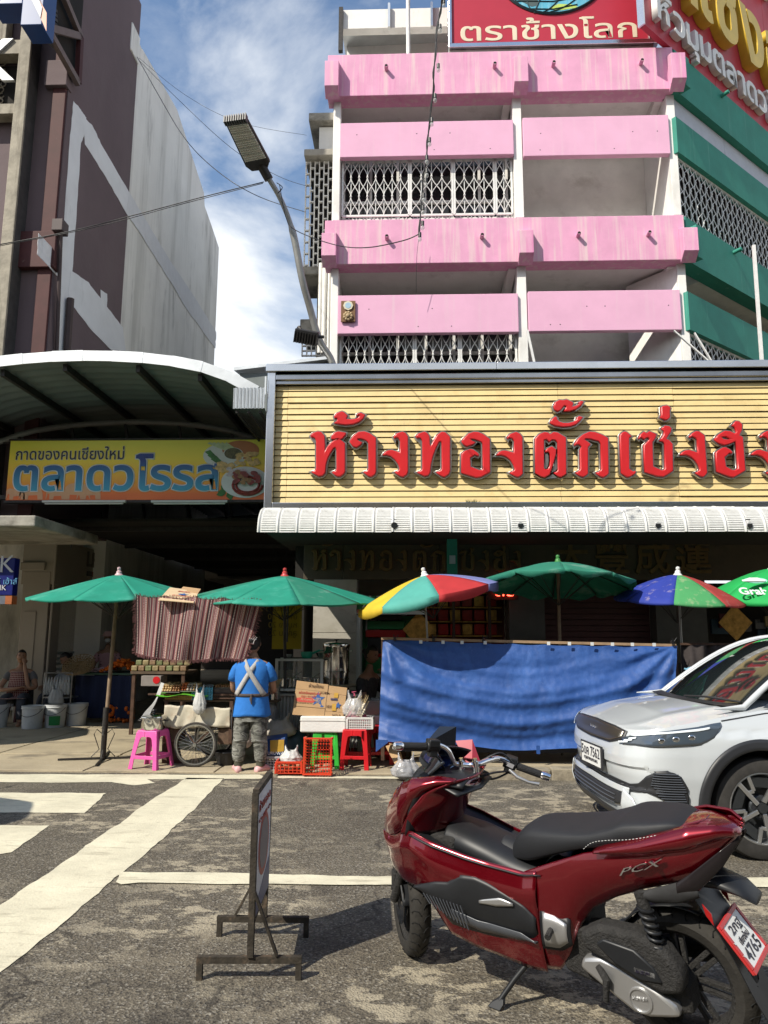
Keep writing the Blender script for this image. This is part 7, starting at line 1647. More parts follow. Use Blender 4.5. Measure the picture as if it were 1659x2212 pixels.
# tub table in the shade behind
tt=thing('side_table','white cool box on low legs behind the red stool','cool box',(at(815,1560,9.6).x,9.6,0));a2,c2=at(790,1572,9.6),at(832,1545,9.6)
part(B().box((a2.x,9.5,a2.z),(c2.x+.3,9.9,c2.z)),'box',fm,tt,bevel=.01)
for x_ in(a2.x+.02,c2.x+.2):part(B().box((x_,9.55,.02),(x_+.05,9.6,a2.z-.001)),'leg',rust,tt)
tu=thing('clear_tub','large clear tub of orange sweets on the white cool box','tub',(at(803,1540,9.65).x,9.68,c2.z));zz=at(803,1508,9.65).z-c2.z
B().lathe([(.001,0),(.15,0),(.17,zz*.8),(.18,zz*.82),(.18,zz*.9),(.10,zz),(.001,zz)],26).build('tub',clear,tu,smooth=40);B().lathe([(.001,.004),(.145,.004),(.15,zz*.35),(.001,zz*.4)],20).build('sweets',mat('orange sweets',(.55,.18,.05),.5,var=.4,scale=50),tu)
# folded cardboard and bin bag by the kerb
kk=thing('folded_cardboard','folded brown cardboard leaning under the left corner of the tarpaulin','cardboard',gr(845,1660,.02));p0=gr(848,1662,.02)
part(B().slab([at(833,1612,8.85),at(848,1608,8.85),at(872,1646,8.72),at(855,1655,8.7)],.02,(0,1,0)),'sheet',kraft,kk);part(B().slab([at(840,1605,8.95),at(862,1612,8.95),at(870,1640,8.9),at(852,1640,8.9)],.02,(0,1,0)),'sheet',kraft,kk)
gb3=gr(877,1668,.0);bb_=bag('rubbish_bag','clear rubbish bag with dark contents lying at the kerb beside the tarpaulin',(at(877,1650,8.35).x,8.33,.005),.30,.22,.24,mat('clear rubbish film',(.5,.5,.52),.15,var=0,alpha=.35),seed=21)
B().ball((0,0,.07),.10,10,(1.1,.8,.7)).build('dark_contents',black_pl,bb_,smooth=60)
# ================================================================== blue tarpaulin stall
tarp=mat('blue tarpaulin',(.020,.070,.25),.55,var=.12,scale=2.5,bump=.55,bscale=5,dirt=(.05,.14,.42),dirt_amt=.5,dirt_scale=(3,3,1.2),dirt_lo=.52,dirt2=(.12,.19,.40),d2_amt=.35,d2_scale=(22,22,22),d2_lo=.60)
tp=thing('tarpaulin','blue tarpaulin clipped along a wooden rail in front of the stalls','tarpaulin',(at(1140,1500,8.78).x,8.78,.115))
tTL,tTR,tBL,tBR=at(827,1380,8.85),at(1462,1395,8.85),at(817,1600,8.66),at(1452,1612,8.66)
rr=random.Random(31)
def folds(u,v):
 z_=0
 for(f,a_,px_,py_,s_)in((2.2,.035,.1,.0,1),(3.4,.022,.9,.6,-1),(5.3,.014,.4,.2,1),(8.7,.008,1.7,.1,-1),(13,.005,.2,.9,1)):
  sg=math.hypot(u-.45,(v+.35)*.7);z_+=.62*a_*math.sin(f*PI*(sg*2.2+px_)+v*3*py_)*min(1,v*2.5)
  # swags radiating from the two upper corners
 for(cx_,cy_,k_)in((0,0,1),(1,0,-1)):
  an=math.atan2(v-cy_+.02,abs(u-cx_)*2.6+.001);rd=math.hypot((u-cx_)*2.6,v)
  z_+=.030*math.sin(an*13+.6)*math.exp(-rd*1.1)*min(1,rd*2.5)
 z_+=.009*noise.noise(Vector((u*14,v*6,2)))+.005*noise.noise(Vector((u*60,v*26,5)))
 return z_
def tarp_p(u,v):
 a_=tTL.lerp(tTR,u);c_=tBL.lerp(tBR,u);vv=v
 p=a_.lerp(c_,vv)
 p.z+=-.02*math.sin(PI*u)*(1-v)+.0-.012*abs(math.sin(u*PI*9))*(1-v)**3+(-.07*math.sin(PI*u)**2*v-.012*math.sin(u*17)*v)
 if v>.95 and .35<u<.42:p.z-=.0
 p.y+=-.045*math.sin(PI*min(1,v*1.1))*.8+folds(u,v)*1.25
 if u<.03:p.y+=.05*(1-u/.03)
 return p
o_=B().grid(lambda u,v:tuple(tarp_p(u,v)),150,60).build('sheet',tarp,tp,world=True,smooth=80,fix=False)
q=B();q.grid(lambda u,v:tuple(tTR.lerp(Vector((tBR.x-.35*v*(1-v)*0+.0,tBR.y,tBR.z)),v)+Vector((.01+.06*u-.25*u*v*(1-u*.3),.03+.12*u,-.0))),8,20);q.build('side_flap',mat('grey tarpaulin lining',(.13,.15,.18),.6,var=.1),tp,world=True,smooth=60)
q=B();q.grid(lambda u,v:(tTR.x+.01+.10*u-.05*v,8.95+.05*math.sin(u*9)*v+.25*u,tTR.z-.02-(tTR.z-.45)*v),8,12);q.build('side_flap',tarp,tp,world=True,smooth=60)
rail_m=mat('weathered rail wood',(.30,.20,.12),.8,var=.2,scale=10)
part(B().bar(tTL+Vector((-.02,.03,.005)),tTR+Vector((0,.03,.005)),.03),'rail',rail_m,tp)
for u in(.0,.31,.66,1.0):
 p=tTL.lerp(tTR,u);part(B().box((p.x-.02,8.9,.117),(p.x+.02,8.94,p.z-.015)),'post',rust,tp)
clipw=mat('white clip',(.6,.62,.62),.4,var=0)
for px in(909,957,998,1048,1185,1230,1279,1323,1366,1413):
 p=at(px,1386+(px-909)*.012,8.80);part(B().box((p.x-.018,8.795,p.z-.022),(p.x+.018,8.805,p.z+.016)),'clip',clipw,tp)
for px in(939,1047,1455,855):
 p=at(px,1384+(px-909)*.012,8.82);q=B();q.cyl((p.x-.012,8.80,p.z+.01),(p.x-.012,8.84,p.z+.02),.02,8);q.tube([(p.x-.02,8.8,p.z+.03),(p.x-.03,8.79,p.z+.07),(p.x,8.79,p.z+.03),(p.x+.03,8.79,p.z+.07),(p.x+.02,8.8,p.z+.03)],.004,5);part(q,'binder_clip',black_pl,tp)
pt=at(1162,1614,8.64);part(B().box((pt.x-.02,8.62,pt.z-.07),(pt.x+.02,8.63,pt.z+.02)),'loose_tab',tarp,tp)
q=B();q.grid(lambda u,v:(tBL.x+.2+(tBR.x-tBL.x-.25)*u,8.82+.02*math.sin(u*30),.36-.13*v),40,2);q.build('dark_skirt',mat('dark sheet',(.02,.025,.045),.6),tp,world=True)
q=B();q.grid(lambda u,v:tuple(at(812+26*u*1.0,1598+(20*v)*(1-u)+6*v,8.60)),5,4);q.build('corner_flap',tarp,tp,world=True)
# things behind the tarpaulin rail: table legs, dark sheet to the right, yellow pipe
ds=thing('dark_sheet','dark brown sheet clipped to a rail between the blue tarpaulin and the white car','sheet',at(1560,1450,9.0))
a_,c_=at(1470,1391,9.0),at(1680,1392,9.0);part(B().bar(a_,c_,.025),'rail',rust,ds)
dsm=mat('dark brown sheet',(.035,.028,.028),.8,var=.2,bump=.3)
part(B().grid(lambda u,v:(a_.x+(c_.x-a_.x)*u,8.99+.03*math.sin(u*24+v*2)+.02*math.sin(u*50),a_.z-.01-(.28+.15*math.sin(u*5+1)*(u<.8))*v-.18*v*u),60,10),'sheet',dsm,ds,smooth=60)
for px in(1476,1485,1502,1520):part(B().tube([at(px-3,1395,9.1),at(px+4,1430,9.12),at(px+2,1475,9.1),at(px+8,1500,9.1)],.014,6),'cord',mat('pinkish cord %d'%(px%2),(.16,.09,.08),.7),ds)
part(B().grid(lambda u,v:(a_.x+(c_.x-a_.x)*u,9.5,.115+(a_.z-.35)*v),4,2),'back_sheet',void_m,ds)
yp=mat('yellow rail paint',(.62,.40,.01),.4,var=.08);p,q_=at(1462,1462,8.95),at(1760,1464,8.95)
yr=thing('yellow_pipe','bright yellow pipe rail with black marks between tarpaulin and car','pipe rail',p)
part(B().cyl(p,q_,.029,14),'pipe',yp,yr,smooth=50)
for k in(.1,.13):part(B().cyl(p.lerp(q_,k),p.lerp(q_,k+.012),.0305,14),'black_mark',black_pl,yr,smooth=50)
part(B().cyl((q_.x-.2,q_.y+.04,.115),(q_.x-.2,q_.y+.04,p.z),.03,10),'post',yp,yr)
# rope tie
tag(B().tube([at(1480,1447,8.9),at(1492,1442,8.88),at(1500,1447,8.9),at(1488,1450,8.88),at(1478,1444,8.9)],.012,6).build('knotted_rag',mat('pale blue rag',(.16,.36,.50),.8)),'pale blue rag knotted above the yellow pipe','rag')
# ================================================================== shaded stalls on the left
bw_=mat('white bucket plastic',(.52,.54,.55),.45,var=.08,scale=4,dirt=(.3,.29,.26),dirt_amt=.5,dirt_scale=(4,4,4),dirt_lo=.56)
def bucket(px0,px1,pt_,pb2,label,green=False):
 c_=gr((px0+px1)/2,pb2,.018);Y_=c_.y+.14;r_=(px1-px0)/2/1600*(Y_+.3);h_=at((px0+px1)/2,pt_,Y_).z-.018
 o=thing('paint_bucket',label,'bucket',(at((px0+px1)/2,1550,Y_).x,Y_,.018),group='white buckets by the flower stall')
 B().lathe([(.001,0),(r_*.84,0),(r_*.86,.01),(r_*.97,h_*.86),(r_*1.03,h_*.87),(r_*1.03,h_*.90),(r_,h_*.91),(r_*1.02,h_),(r_*.97,h_),(r_*.94,h_*.9),(r_*.8,.02),(.001,.02)],28).build('body',bw_,o,smooth=35)
 B().tube([(r_*1.0*math.cos(t_),-.02-r_*.98*math.sin(t_)*1.0,h_*.88-.12*math.sin(t_))for t_ in[PI*k/12 for k in range(13)]],.004,5).build('wire_handle',dark_metal,o)
 if green:B().lathe([(r_*.905,h_*.12),(r_*.95,h_*.52)],8,a0=-PI*.55,a1=-PI*.2).build('green_label',mat('label green',(.02,.22,.06),.4),o);
 return o
bucket(-28,16,1521,1574,'white bucket cut off by the left edge of the photo');bucket(48,92,1524,1576,'plain white bucket beside the seated man');bucket(97,141,1521,1573,'white bucket with green label, between two plain ones',True);bucket(144,187,1519,1569,'plain white bucket nearest the flower table')
bag('plastic_bag','thin carrier bag hanging above the green labelled bucket',(at(120,1520,12.5).x,12.5,at(120,1528,12.5).z),.26,.16,.34,MATS['grey film'],seed=30)
ft=thing('flower_table','long table edged with dark blue cloth carrying flower garlands','table',(at(225,1500,13.4).x,13.4,0))
f0,f1=at(150,1470,13.1),at(292,1452,13.1)
part(B().box((f0.x,13.1,f1.z-.05),(f1.x,14.1,f1.z-.02)),'top',mat('green table edge',(.04,.09,.06),.6),ft,bevel=.004)
part(B().grid(lambda u,v:(f0.x+.1+1.0*u,13.12+.03*math.sin(u*30),.1+(f1.z-.16)*v),30,2),'cloth_skirt',mat('navy cloth',(.012,.02,.06),.9),ft,smooth=60)
for x_ in(f0.x+1.15,f1.x-.04):part(B().cyl((x_,13.15,.02),(x_,13.15,f1.z-.05),.02,8),'leg',pole_met,ft)
q=B();qq=B();rr=random.Random(44)
for k in range(230):
 x_=rr.uniform(.42,.93);y_=rr.uniform(0,.5);hh=.20*math.exp(-((x_-.70)/.17)**2)+.03
 q.ball((f0.x+(f1.x-f0.x)*x_,13.2+y_,f1.z-.02+hh*rr.uniform(.5,1)),rr.uniform(.022,.04),6,(1,1,.7))
tag(q.build('marigolds',mat('orange marigold',(.62,.13,.008),.7,var=.25,scale=30),smooth=50),'heap of orange marigold garlands on the flower table','flowers',kind='stuff')
for k in range(120):qq.ball((f0.x+(f1.x-f0.x)*rr.uniform(.22,.56),13.2+rr.uniform(0,.5),f1.z-.01+rr.uniform(0,.06)),.024,6,(1,1,.6))
tag(qq.build('white_flowers',mat('pinkish white petals',(.42,.30,.32),.7,var=.4,scale=30),smooth=50),'scattered pinkish white blossoms left of the marigolds','flowers',kind='stuff')
ot=thing('sack_of_marigolds','plastic sack of marigolds on the ground under the flower table','sack',(at(262,1540,13.2).x,13.2,.02));q=B()
for k in range(70):q.ball((rr.uniform(-.22,.22),rr.uniform(-.12,.12),rr.uniform(.03,.28)),.035,6)
q.build('flowers',MATS['orange marigold'],ot,smooth=50)['kind']='stuff'
wb=thing('wicker_tray','round woven wicker trays stacked on the left end of the flower table','wicker tray',(at(172,1452,13.0).x,12.95,f1.z-.0));wick=mat('wicker',(.22,.15,.07),.8,var=.4,scale=40)
for k in range(3):
 q=B().mtx(Matrix.Translation((.0,.0,.05+k*.04))@Matrix.Rotation(R(24+6*k),4,'X'))
 for j in range(6):q.tube([((.05+.042*j)*math.cos(2*PI*i/24),(.05+.042*j)*math.sin(2*PI*i/24),.012*j*.4)for i in range(24)],.008,4,closed=True)
 for i in range(24):q.tube([(.02*math.cos(2*PI*i/24),.02*math.sin(2*PI*i/24),0),(.26*math.cos(2*PI*i/24),.26*math.sin(2*PI*i/24),.03)],.006,4)
 q.build('tray',wick,wb)
wk=thing('wire_rack','wire rack of small clear water bags hanging above the buckets','wire rack',(at(125,1500,12.75).x,12.75,0))
r0,r1=at(92,1508,12.7),at(156,1454,12.7)
part(B().box((r0.x,12.7,r0.z),(r1.x,13.0,r0.z+.02)),'shelf',pole_met,wk)
for x_ in(r0.x,r1.x):part(B().cyl((x_,12.71,.02),(x_,12.71,r1.z),.010,6),'post',pole_met,wk)
part(B().cyl((r0.x,12.71,r1.z),(r1.x,12.71,r1.z),.010,6),'bar',pole_met,wk)
for k in range(9):
 x_=r0.x+.04+k*(r1.x-r0.x-.08)/8;o_=B().lathe([(.004,.30),(.012,.26),(.03,.16),(.034,.05),(.02,.0)],10);o_.v=[(v[0]+x_,v[1]+12.69,v[2]+r0.z+.06)for v in o_.v];part(o_,'water_bag',clear,wk,smooth=60)
bx2=thing('printed_box','white box with red circle leaning in the shade behind the cart','box',(at(325,1470,11.5).x,11.5,.8));a2,c2=at(304,1482,11.5),at(348,1460,11.5)
part(B().box((a2.x,11.5,a2.z),(c2.x,11.8,c2.z)),'box',mat('dim white carton',(.22,.20,.19),.7),bx2,bevel=.005);p=at(338,1469,11.5);part(B().cyl((p.x,11.498,p.z),(p.x,11.494,p.z),.055,20),'red_disc',redpl,bx2)
tl2=thing('produce_table','dark stall table of packed produce behind the woven cloth','table',(at(340,1480,11.6).x,11.6,0));a2,c2=at(282,1450,11.6),at(400,1450,11.6)
part(B().box((a2.x,11.6,a2.z-.04),(c2.x,12.3,a2.z)),'top',worn_wood,tl2)
for x_ in(a2.x+.02,c2.x-.06):part(B().box((x_,11.62,.02),(x_+.05,11.67,a2.z-.041)),'leg',rust,tl2)
for k in range(16):
 pk_=tag(B().cbox((a2.x+.05+(k%8)*.11,11.68+.18*(k//8),a2.z+.045+.08*(k//8)),(.095,.14,.08)).build('produce_pack',mat('produce %d'%(k%3),[(.25,.20,.10),(.22,.14,.08),(.16,.18,.08)][k%3],.6,var=.4,scale=25),bevel=.012),['small wrapped produce pack in the front row on the dark table behind the cloth','small wrapped produce pack in the raised back row on the dark table'][k//8],'produce pack','produce packs on the dark table')
 # ================================================================== white car
def interp(pts,x):
 pts=sorted(pts)
 if x<=pts[0][0]:return pts[0][1]
 for(a,b_),(c,d)in zip(pts,pts[1:]):
  if x<=c:return b_+(d-b_)*(x-a)/(c-a)if c>a else d
 return pts[-1][1]
car_w=mat('pearl white car paint',(.50,.53,.55),.28,.0,var=.0,coat=1.0,spec=.6)
trim_b=mat('black car trim',(.022,.023,.026),.45,var=.1);tyre_m=mat('car tyre',(.030,.028,.026),.8,var=.3,scale=20)
car=thing('parked_car','white electric SUV at the kerb with front number plate, cut off by the right edge','car',(2.44,6.47,0),PI+R(3))
def plan(u):  # u 0 front centre .. 1 side start, left side
 t_=u*PI/2;n_=.42;return(.40+.55*abs(math.cos(t_))**n_,.925*abs(math.sin(t_))**.62)
ZP=[(.20,.10),(.27,.03),(.36,.0),(.44,.015),(.50,.03),(.60,.0),(.72,.0),(.80,.02),(.87,.05),(.93,.10)]
def side_in(z,x):return interp([(.2,.08),(.35,.02),(.55,.0),(.70,.005),(.80,.02),(.90,.05),(.98,.09),(1.04,.13)],z)
def ztop(x):return interp([(-3.6,1.0),(-.5,1.03),(-.1,1.015),(.25,.962),(.6,.91),(.85,.87),(1.0,.84)],x)
def body(s_):
 def f(u,v):
  if u<.5:x,y=plan(u/.5)
  else:q=(u-.5)/.5;x,y=.40-4.0*q,.925
  zt=ztop(x);z=.20+(zt-.20)*v
  if u<.5:
   ins=interp(ZP,z/zt*.93)
   k=1-ins/1.0;x2=.40+(x-.40)*(1-ins*1.3);y2=y-side_in(z,x)*(y/.925)**2
   if y>.3 and .46<z<.60:x2-=.02
   return(x2,s_*y2,z)
  y2=y-side_in(z,x)
  fl=math.exp(-((x-0)/.42)**2)*.02 if z<.85 else 0
  return(x,s_*(y2+fl),z)
 return f
bb=B();nu=280
for s_ in(-1,1):bb.grid(body(s_),nu,34)
bo_=bb.build('body',car_w,None,smooth=35);bo_.parent=car
bm=bmesh.new();bm.from_mesh(bo_.data)
dead=[f for f in bm.faces if any(math.hypot(f.calc_center_median().x-xc,f.calc_center_median().z-.35)<.435 for xc in(0,-2.72))and abs(f.calc_center_median().y)>.5]
bmesh.ops.delete(bm,geom=dead,context='FACES');bm.to_mesh(bo_.data);bm.free()
B().box((-3.5,-.80,.25),(-.5,.60,.9)).box((-.48,-.8,.25),(.75,.48,.85)).build('underbody',trim_b,car)['kind']='stuff'
# greenhouse
gls=mat('dark windscreen glass',(.012,.016,.018),.03,var=0,coat=1,spec=.9)
q=B()
def ws(u,v):
 y=(u*2-1);x=.14-.92*v-.10*abs(y)**2*(1-v*.3);z=1.045+.50*math.sin(v*1.35)/math.sin(1.35)-.02*y*y
 return(x,y*(.76-.16*v),z)
q.grid(ws,24,20);q.build('windscreen',gls,car,smooth=60)
q=B();q.grid(lambda u,v:(-.78-2.0*u,(v*2-1)*.60*(1-.15*u),1.545+.05*math.sin(u*PI*.8)-.03*(v*2-1)**2),16,12);q.build('roof',car_w,car,smooth=60)
for s_ in(-1,1):
 pts=[tuple(Vector(ws(.5+.5*s_,v))+Vector((-.01,s_*.012,.004)))for v in[k/10 for k in range(11)]]
 B().tube([(.26,s_*.80,1.02)]+pts+[(-1.4,s_*.58,1.585),(-2.4,s_*.56,1.56)],[.004]+[.024]*11+[.03,.03],8).build('roof_pillar',car_w,car,smooth=60)
 B().grid(lambda u,v:(-.10-3.0*u+(-.75*v)*(1-u),s_*(.80-.19*v),1.03+.49*v-.05*u),12,8).build('side_window',gls,car)
 q=B();q.ball((-.42,s_*1.0,1.07),.09,12,(.7,1.1,.7));q.build('wing_mirror',car_w,car,smooth=60)
B().tube([(.18,.1,1.062),(.13,.40,1.078),(.02,.72,1.064)],.009,6).build('wiper',trim_b,car)
B().grid(lambda u,v:(.22-.09*v-.10*abs(u*2-1)**2,(u*2-1)*.78,1.035+.012*v),20,2).build('cowl_strip',trim_b,car)
# front face pieces follow the plan curve, just proud of the bumper
def fpt(y,z,off=.006):
 a=abs(y);lo,hi=0.0,1.0
 for _ in range(24):
  m_=(lo+hi)/2
  if plan(m_)[1]<a:lo=m_
  else:hi=m_
 x,yy=plan(lo);ins=interp(ZP,z/ztop(x)*.93);x2=.40+(x-.40)*(1-ins*1.3);y2=yy-side_in(z,x)*(yy/.925)**2
 if yy>.3 and .46<z<.60:x2-=.02
 k=a/.925;nx=1-k**3*.55;ny=k**3;l_=math.hypot(nx,ny)
 return Vector((x2+off*nx/l_,math.copysign(y2+off*ny/l_,y),z))
def fpanel(name,m_,ytop,off=.008,n=24,nv=8,par=None,bul=0,s=1):  # ytop: list of (y, zlow, zhigh)
 b_=B();ys_=[p[0]for p in ytop]
 lo=[(p[0],p[1])for p in ytop];hi=[(p[0],p[2])for p in ytop]
 def f(u,v):
  y=ys_[0]+(ys_[-1]-ys_[0])*u;z0,z1=interp(lo,y),interp(hi,y);p=fpt(s*y,z0+(z1-z0)*v,off+bul*math.sin(PI*v));return tuple(p)
 b_.grid(f,n,nv);return b_.build(name,m_,par or car,smooth=50,solid=.006)
bron=mat('brushed bronze grille bar',(.25,.22,.185),.3,.9,var=.06)
fpanel('grille_bar',bron,[(-.62,.80,.84),(-.45,.755,.855),(0,.745,.865),(.45,.755,.855),(.62,.80,.84)],.012)
fpanel('grille_gap',trim_b,[(-.66,.79,.845),(-.45,.742,.866),(0,.732,.876),(.45,.742,.866),(.66,.79,.845)],.007)
eb=B()
for k in range(3):p=fpt(-.055+k*.055,.808,.022);eb.prism([(p.y-.014,p.z-.014),(p.y+.014,p.z-.014),(p.y+.006,p.z+.014),(p.y-.006,p.z+.014)],p.x-.006,p.x,'YZ')
eb.build('badge',chrome_hi,car)['kind']='stuff'
lampg=mat('headlamp glass',(.05,.065,.085),.05,var=0,coat=1,spec=.9);ledm=mat('white lamp strip',(.72,.78,.82),.2,var=0)
sl_=[]
def spt(x,z,off=.01):  # on the flank between the corner and the wing
 if x>.6 and off>.005:x=.6+(x-.6)*.87
 if x>.40:
  lo,hi=0.,1.
  for _ in range(24):
   m_=(lo+hi)/2
   if plan(m_)[0]>x:lo=m_
   else:hi=m_
  return fpt(plan(lo)[1],z,off)
 return Vector((x,.925-side_in(z,x)+off,z))
for s_ in(1,-1):
 F_=lambda v:Vector((v.x,v.y*s_,v.z))
 def grid_pts(rows,name,m_,off,solid=.004,par=car):
  def f(u,v):
   q_=u*(len(rows)-1);i=min(int(q_),len(rows)-2);t_=q_-i;x=rows[i][0]+(rows[i+1][0]-rows[i][0])*t_
   a=rows[i][1]+(rows[i+1][1]-rows[i][1])*t_;c=rows[i][2]+(rows[i+1][2]-rows[i][2])*t_
   return tuple(F_(spt(x,a+(c-a)*v,off)))
  return B().grid(f,30,6).build(name,m_,par,smooth=50,solid=solid)
 hl=grid_pts([(.955,.755,.80),(.90,.765,.845),(.78,.765,.865),(.60,.775,.885),(.42,.785,.905),(.32,.83,.925),(.25,.915,.935)],'headlight',lampg,.010)
 grid_pts([(.93,.822,.838),(.8,.848,.862),(.6,.862,.876),(.42,.876,.892),(.34,.892,.905)],'light_strip',ledm,.017,.002,hl)
 for k in range(3):grid_pts([(.965-.018*k,.76+.018*k,.772+.018*k),(.93-.018*k,.775+.018*k,.787+.018*k)],'light_strip',ledm,.019,.002,hl)
 for k in range(3):p=F_(spt(.72-.12*k,.808+.012*k,.012));B().ball(p,.030,12,(.9,.25,.7)).build('lens',chrome,hl,smooth=60)
 # air vent pocket with black surround and fins
 grid_pts([(.96,.43,.47),(.90,.44,.50),(.85,.45,.56),(.78,.43,.60),(.68,.39,.61),(.60,.375,.57),(.53,.37,.43)],'vent_surround',trim_b,.010)
 fz=B()
 for k in range(13):
  z_=.385+k*.0165;x1_=interp([(.38,.54),(.5,.585),(.58,.62)],z_);x0_=interp([(.38,.68),(.43,.76),(.5,.83),(.58,.80)],z_)
  fz.tube([tuple(F_(spt(x0_+(x1_-x0_)*t_/4,z_,.018)))for t_ in range(5)],.0045,4)
 fz.build('vent_fins',mat('glossy fin',(.06,.065,.075),.3),car)['kind']='stuff'
 # arch cladding
 q=B()
 for xc,a0,a1 in((0,-.12,PI+.12),(-2.72,-.12,PI+.12)):
  def f(u,v):
   th=a0+(a1-a0)*u;r_=.400+.075*v;x_,z_=xc+r_*math.cos(th),.35+r_*math.sin(th)
   return(x_,s_*(.925-side_in(max(z_,.2),x_)*.7+.026-.006*v),z_)
  B().grid(f,40,3).build('arch_cladding',trim_b,car,smooth=60,solid=.018)
 0 and q.build('arch_cladding',trim_b,car,smooth=60,solid=.018)
 for xc in(0,-2.72):B().grid(lambda u,v:(xc+.402*math.cos(-.35+(PI+.7)*u),s_*(.45+.475*v),.35+.402*math.sin(-.35+(PI+.7)*u)),30,2).build('arch_liner',trim_b,car,smooth=60)
def hood(u,v):
 vv=v*2-1;x=1.0-u*1.25;P=spt(x,ztop(x)-.002,-.001);m_=abs(vv)
 return(P.x,P.y*vv,P.z+.066*(1-m_**2.6)*min(1,(1.03-x)*2.2)+.012*math.exp(-((m_-.74)/.09)**2)*min(1,(1.0-x)*2))
B().grid(hood,50,50).build('bonnet',car_w,car,smooth=60)
# lower grille, skirt, plate
fpanel('lower_grille',trim_b,[(-.70,.34,.40),(-.55,.31,.405),(0,.30,.41),(.55,.31,.405),(.70,.34,.40)],.010)
q=B()
for z_ in(.315,.345,.375):
 q.tube([tuple(fpt(y,z_,.018))for y in[(-.55+k*.1)for k in range(12)]],.006,4)
q.build('grille_bars',MATS['glossy fin'],car)['kind']='stuff'
fpanel('bumper_lip',car_w,[(-.72,.415,.455),(0,.42,.462),(.72,.415,.455)],.020);fpanel('bumper_blade',car_w,[(.66,.26,.45),(.76,.25,.40),(.84,.24,.30)],.03);fpanel('bumper_blade',car_w,[(-.84,.24,.30),(-.76,.25,.40),(-.66,.26,.45)],.03)
fpanel('splitter',trim_b,[(-.80,.205,.26),(0,.215,.285),(.80,.205,.26)],.022)
fpanel('black_band',trim_b,[(-.9,.44,.47),(-.5,.458,.485),(.5,.458,.485),(.9,.44,.47)],.006)
pc_=fpt(.13,.6,.03);pm_=Matrix.Translation((pc_.x+.005,.13,.60))@Matrix.Rotation(R(4),4,'Z')@Matrix.Rotation(PI/2,4,'Z')@Matrix.Rotation(PI/2,4,'X')
q=B().mtx(pm_);q.box((-.235,-.09,-.012),(.235,.09,-.001));pf_=q.build('plate_frame',trim_b,car,bevel=.004)
platem=mat('number plate white',(.68,.69,.68),.4,var=0)
q=B().mtx(pm_);q.box((-.205,-.072,0),(.205,.078,.003));q.build('number_plate',platem,pf_)
def plate_txt(s,x,y,w,h,M_,par):
 me=text_mesh(s,1,.001,offset=.012,res=2);xs_=[v.co.x for v in me.vertices];ys_=[v.co.y for v in me.vertices];mx_,my_=min(xs_),min(ys_);a_,c_=w/(max(xs_)-mx_),h/(max(ys_)-my_)
 for v in me.vertices:v.co.x=(v.co.x-mx_)*a_;v.co.y=(v.co.y-my_)*c_;v.co.z*=.6
 me.materials.append(kprint);o_=link('plate_number',me,par);o_.matrix_parent_inverse=M_;o_.location=(x,y,.004)
plate_txt('5ขค 7562',-.195,-.012,.39,.078,pm_,pf_);plate_txt('กรุงเทพมหานคร',-.15,-.058,.30,.034,pm_,pf_)
# panel gaps
gapm=mat('panel gap',(.02,.02,.022),.8,var=0);q=B()
q.tube([tuple(spt(.36,.80,.004)),tuple(spt(.30,.74,.004)),tuple(spt(.22,.72,.004)),(.18,.945,.70)],.0035,4);q.tube([(x,.925-side_in(ztop(x)-.02,x)+.004,ztop(x)-.02)for x in(.24,.1,-.1,-.25)]+[(-.35,.80,ztop(-.3)+.0)],.004,4)
q.tube([(-.52,.93,.3),(-.50,.935,.7),(-.55,.87,.98)],.004,4);q.build('panel_gap',gapm,car)['kind']='stuff'
# wheels
alloy=mat('machined alloy',(.55,.56,.57),.28,.9,var=.06);dalloy=mat('dark alloy',(.05,.055,.06),.4,.6)
def car_wheel(cx,s_):
 Mw=Matrix.Translation((cx,s_*.80,.35))@Matrix.Rotation(-s_*PI/2,4,'X')  # local +Z outwards
 q=B().mtx(Mw);q.lathe([(.235,-.10),(.30,-.112),(.335,-.10),(.35,-.06),(.352,.0),(.35,.06),(.338,.095),(.30,.112),(.245,.106),(.236,.095),(.232,.0)],64);w_=q.build('wheel',tyre_m,car,smooth=40)
 q=B().mtx(Mw);q.lathe([(.246,.104),(.236,.106),(.228,.095),(.222,.02),(.221,-.09)],64);q.build('rim',alloy,w_,smooth=40)
 q=B().mtx(Mw);q.lathe([(.001,.015),(.222,.015)],40);q.build('brake_disc',dalloy,w_)
 q=B().mtx(Mw);d_=B().mtx(Mw)
 for k in range(5):
  t_=2*PI*k/5+.3;c,s=math.cos(t_),math.sin(t_)
  P=lambda r,a,z:(r*math.cos(t_+a),r*math.sin(t_+a),z)
  q.bar(P(.04,.3,.080),P(.236,.16,.095),.030,.02);q.bar(P(.13,-.16,.088),P(.236,-.20,.095),.026,.018);q.bar(P(.13,-.16,.088),P(.15,.21,.088),.024,.018)
  d_.hexa([P(.225,.18,.078),P(.15,.24,.074),P(.15,.95,.074),P(.225,.98,.078),P(.225,.18,.09),P(.15,.24,.086),P(.15,.95,.086),P(.225,.98,.09)])if k%1==0 else None
 q.build('spokes',alloy,w_,bevel=.003)['kind']='stuff';d_.build('rim_inserts',dalloy,w_)['kind']='stuff'
 q=B().mtx(Mw);q.cyl((0,0,.05),(0,0,.095),.035,20);q.lathe([(.001,.07),(.075,.07),(.085,.06),(.085,.03)],24);q.build('hub',dalloy,w_,smooth=30)
 q=B().mtx(Mw)
 for k in range(5):q.cyl((.058*math.cos(1.2566*k),.058*math.sin(1.2566*k),.068),(.058*math.cos(1.2566*k),.058*math.sin(1.2566*k),.078),.010,8)
 q.build('wheel_nuts',trim_b,w_)['kind']='stuff'
for cx in(0,-2.72):
 for s_ in(1,-1):car_wheel(cx,s_)
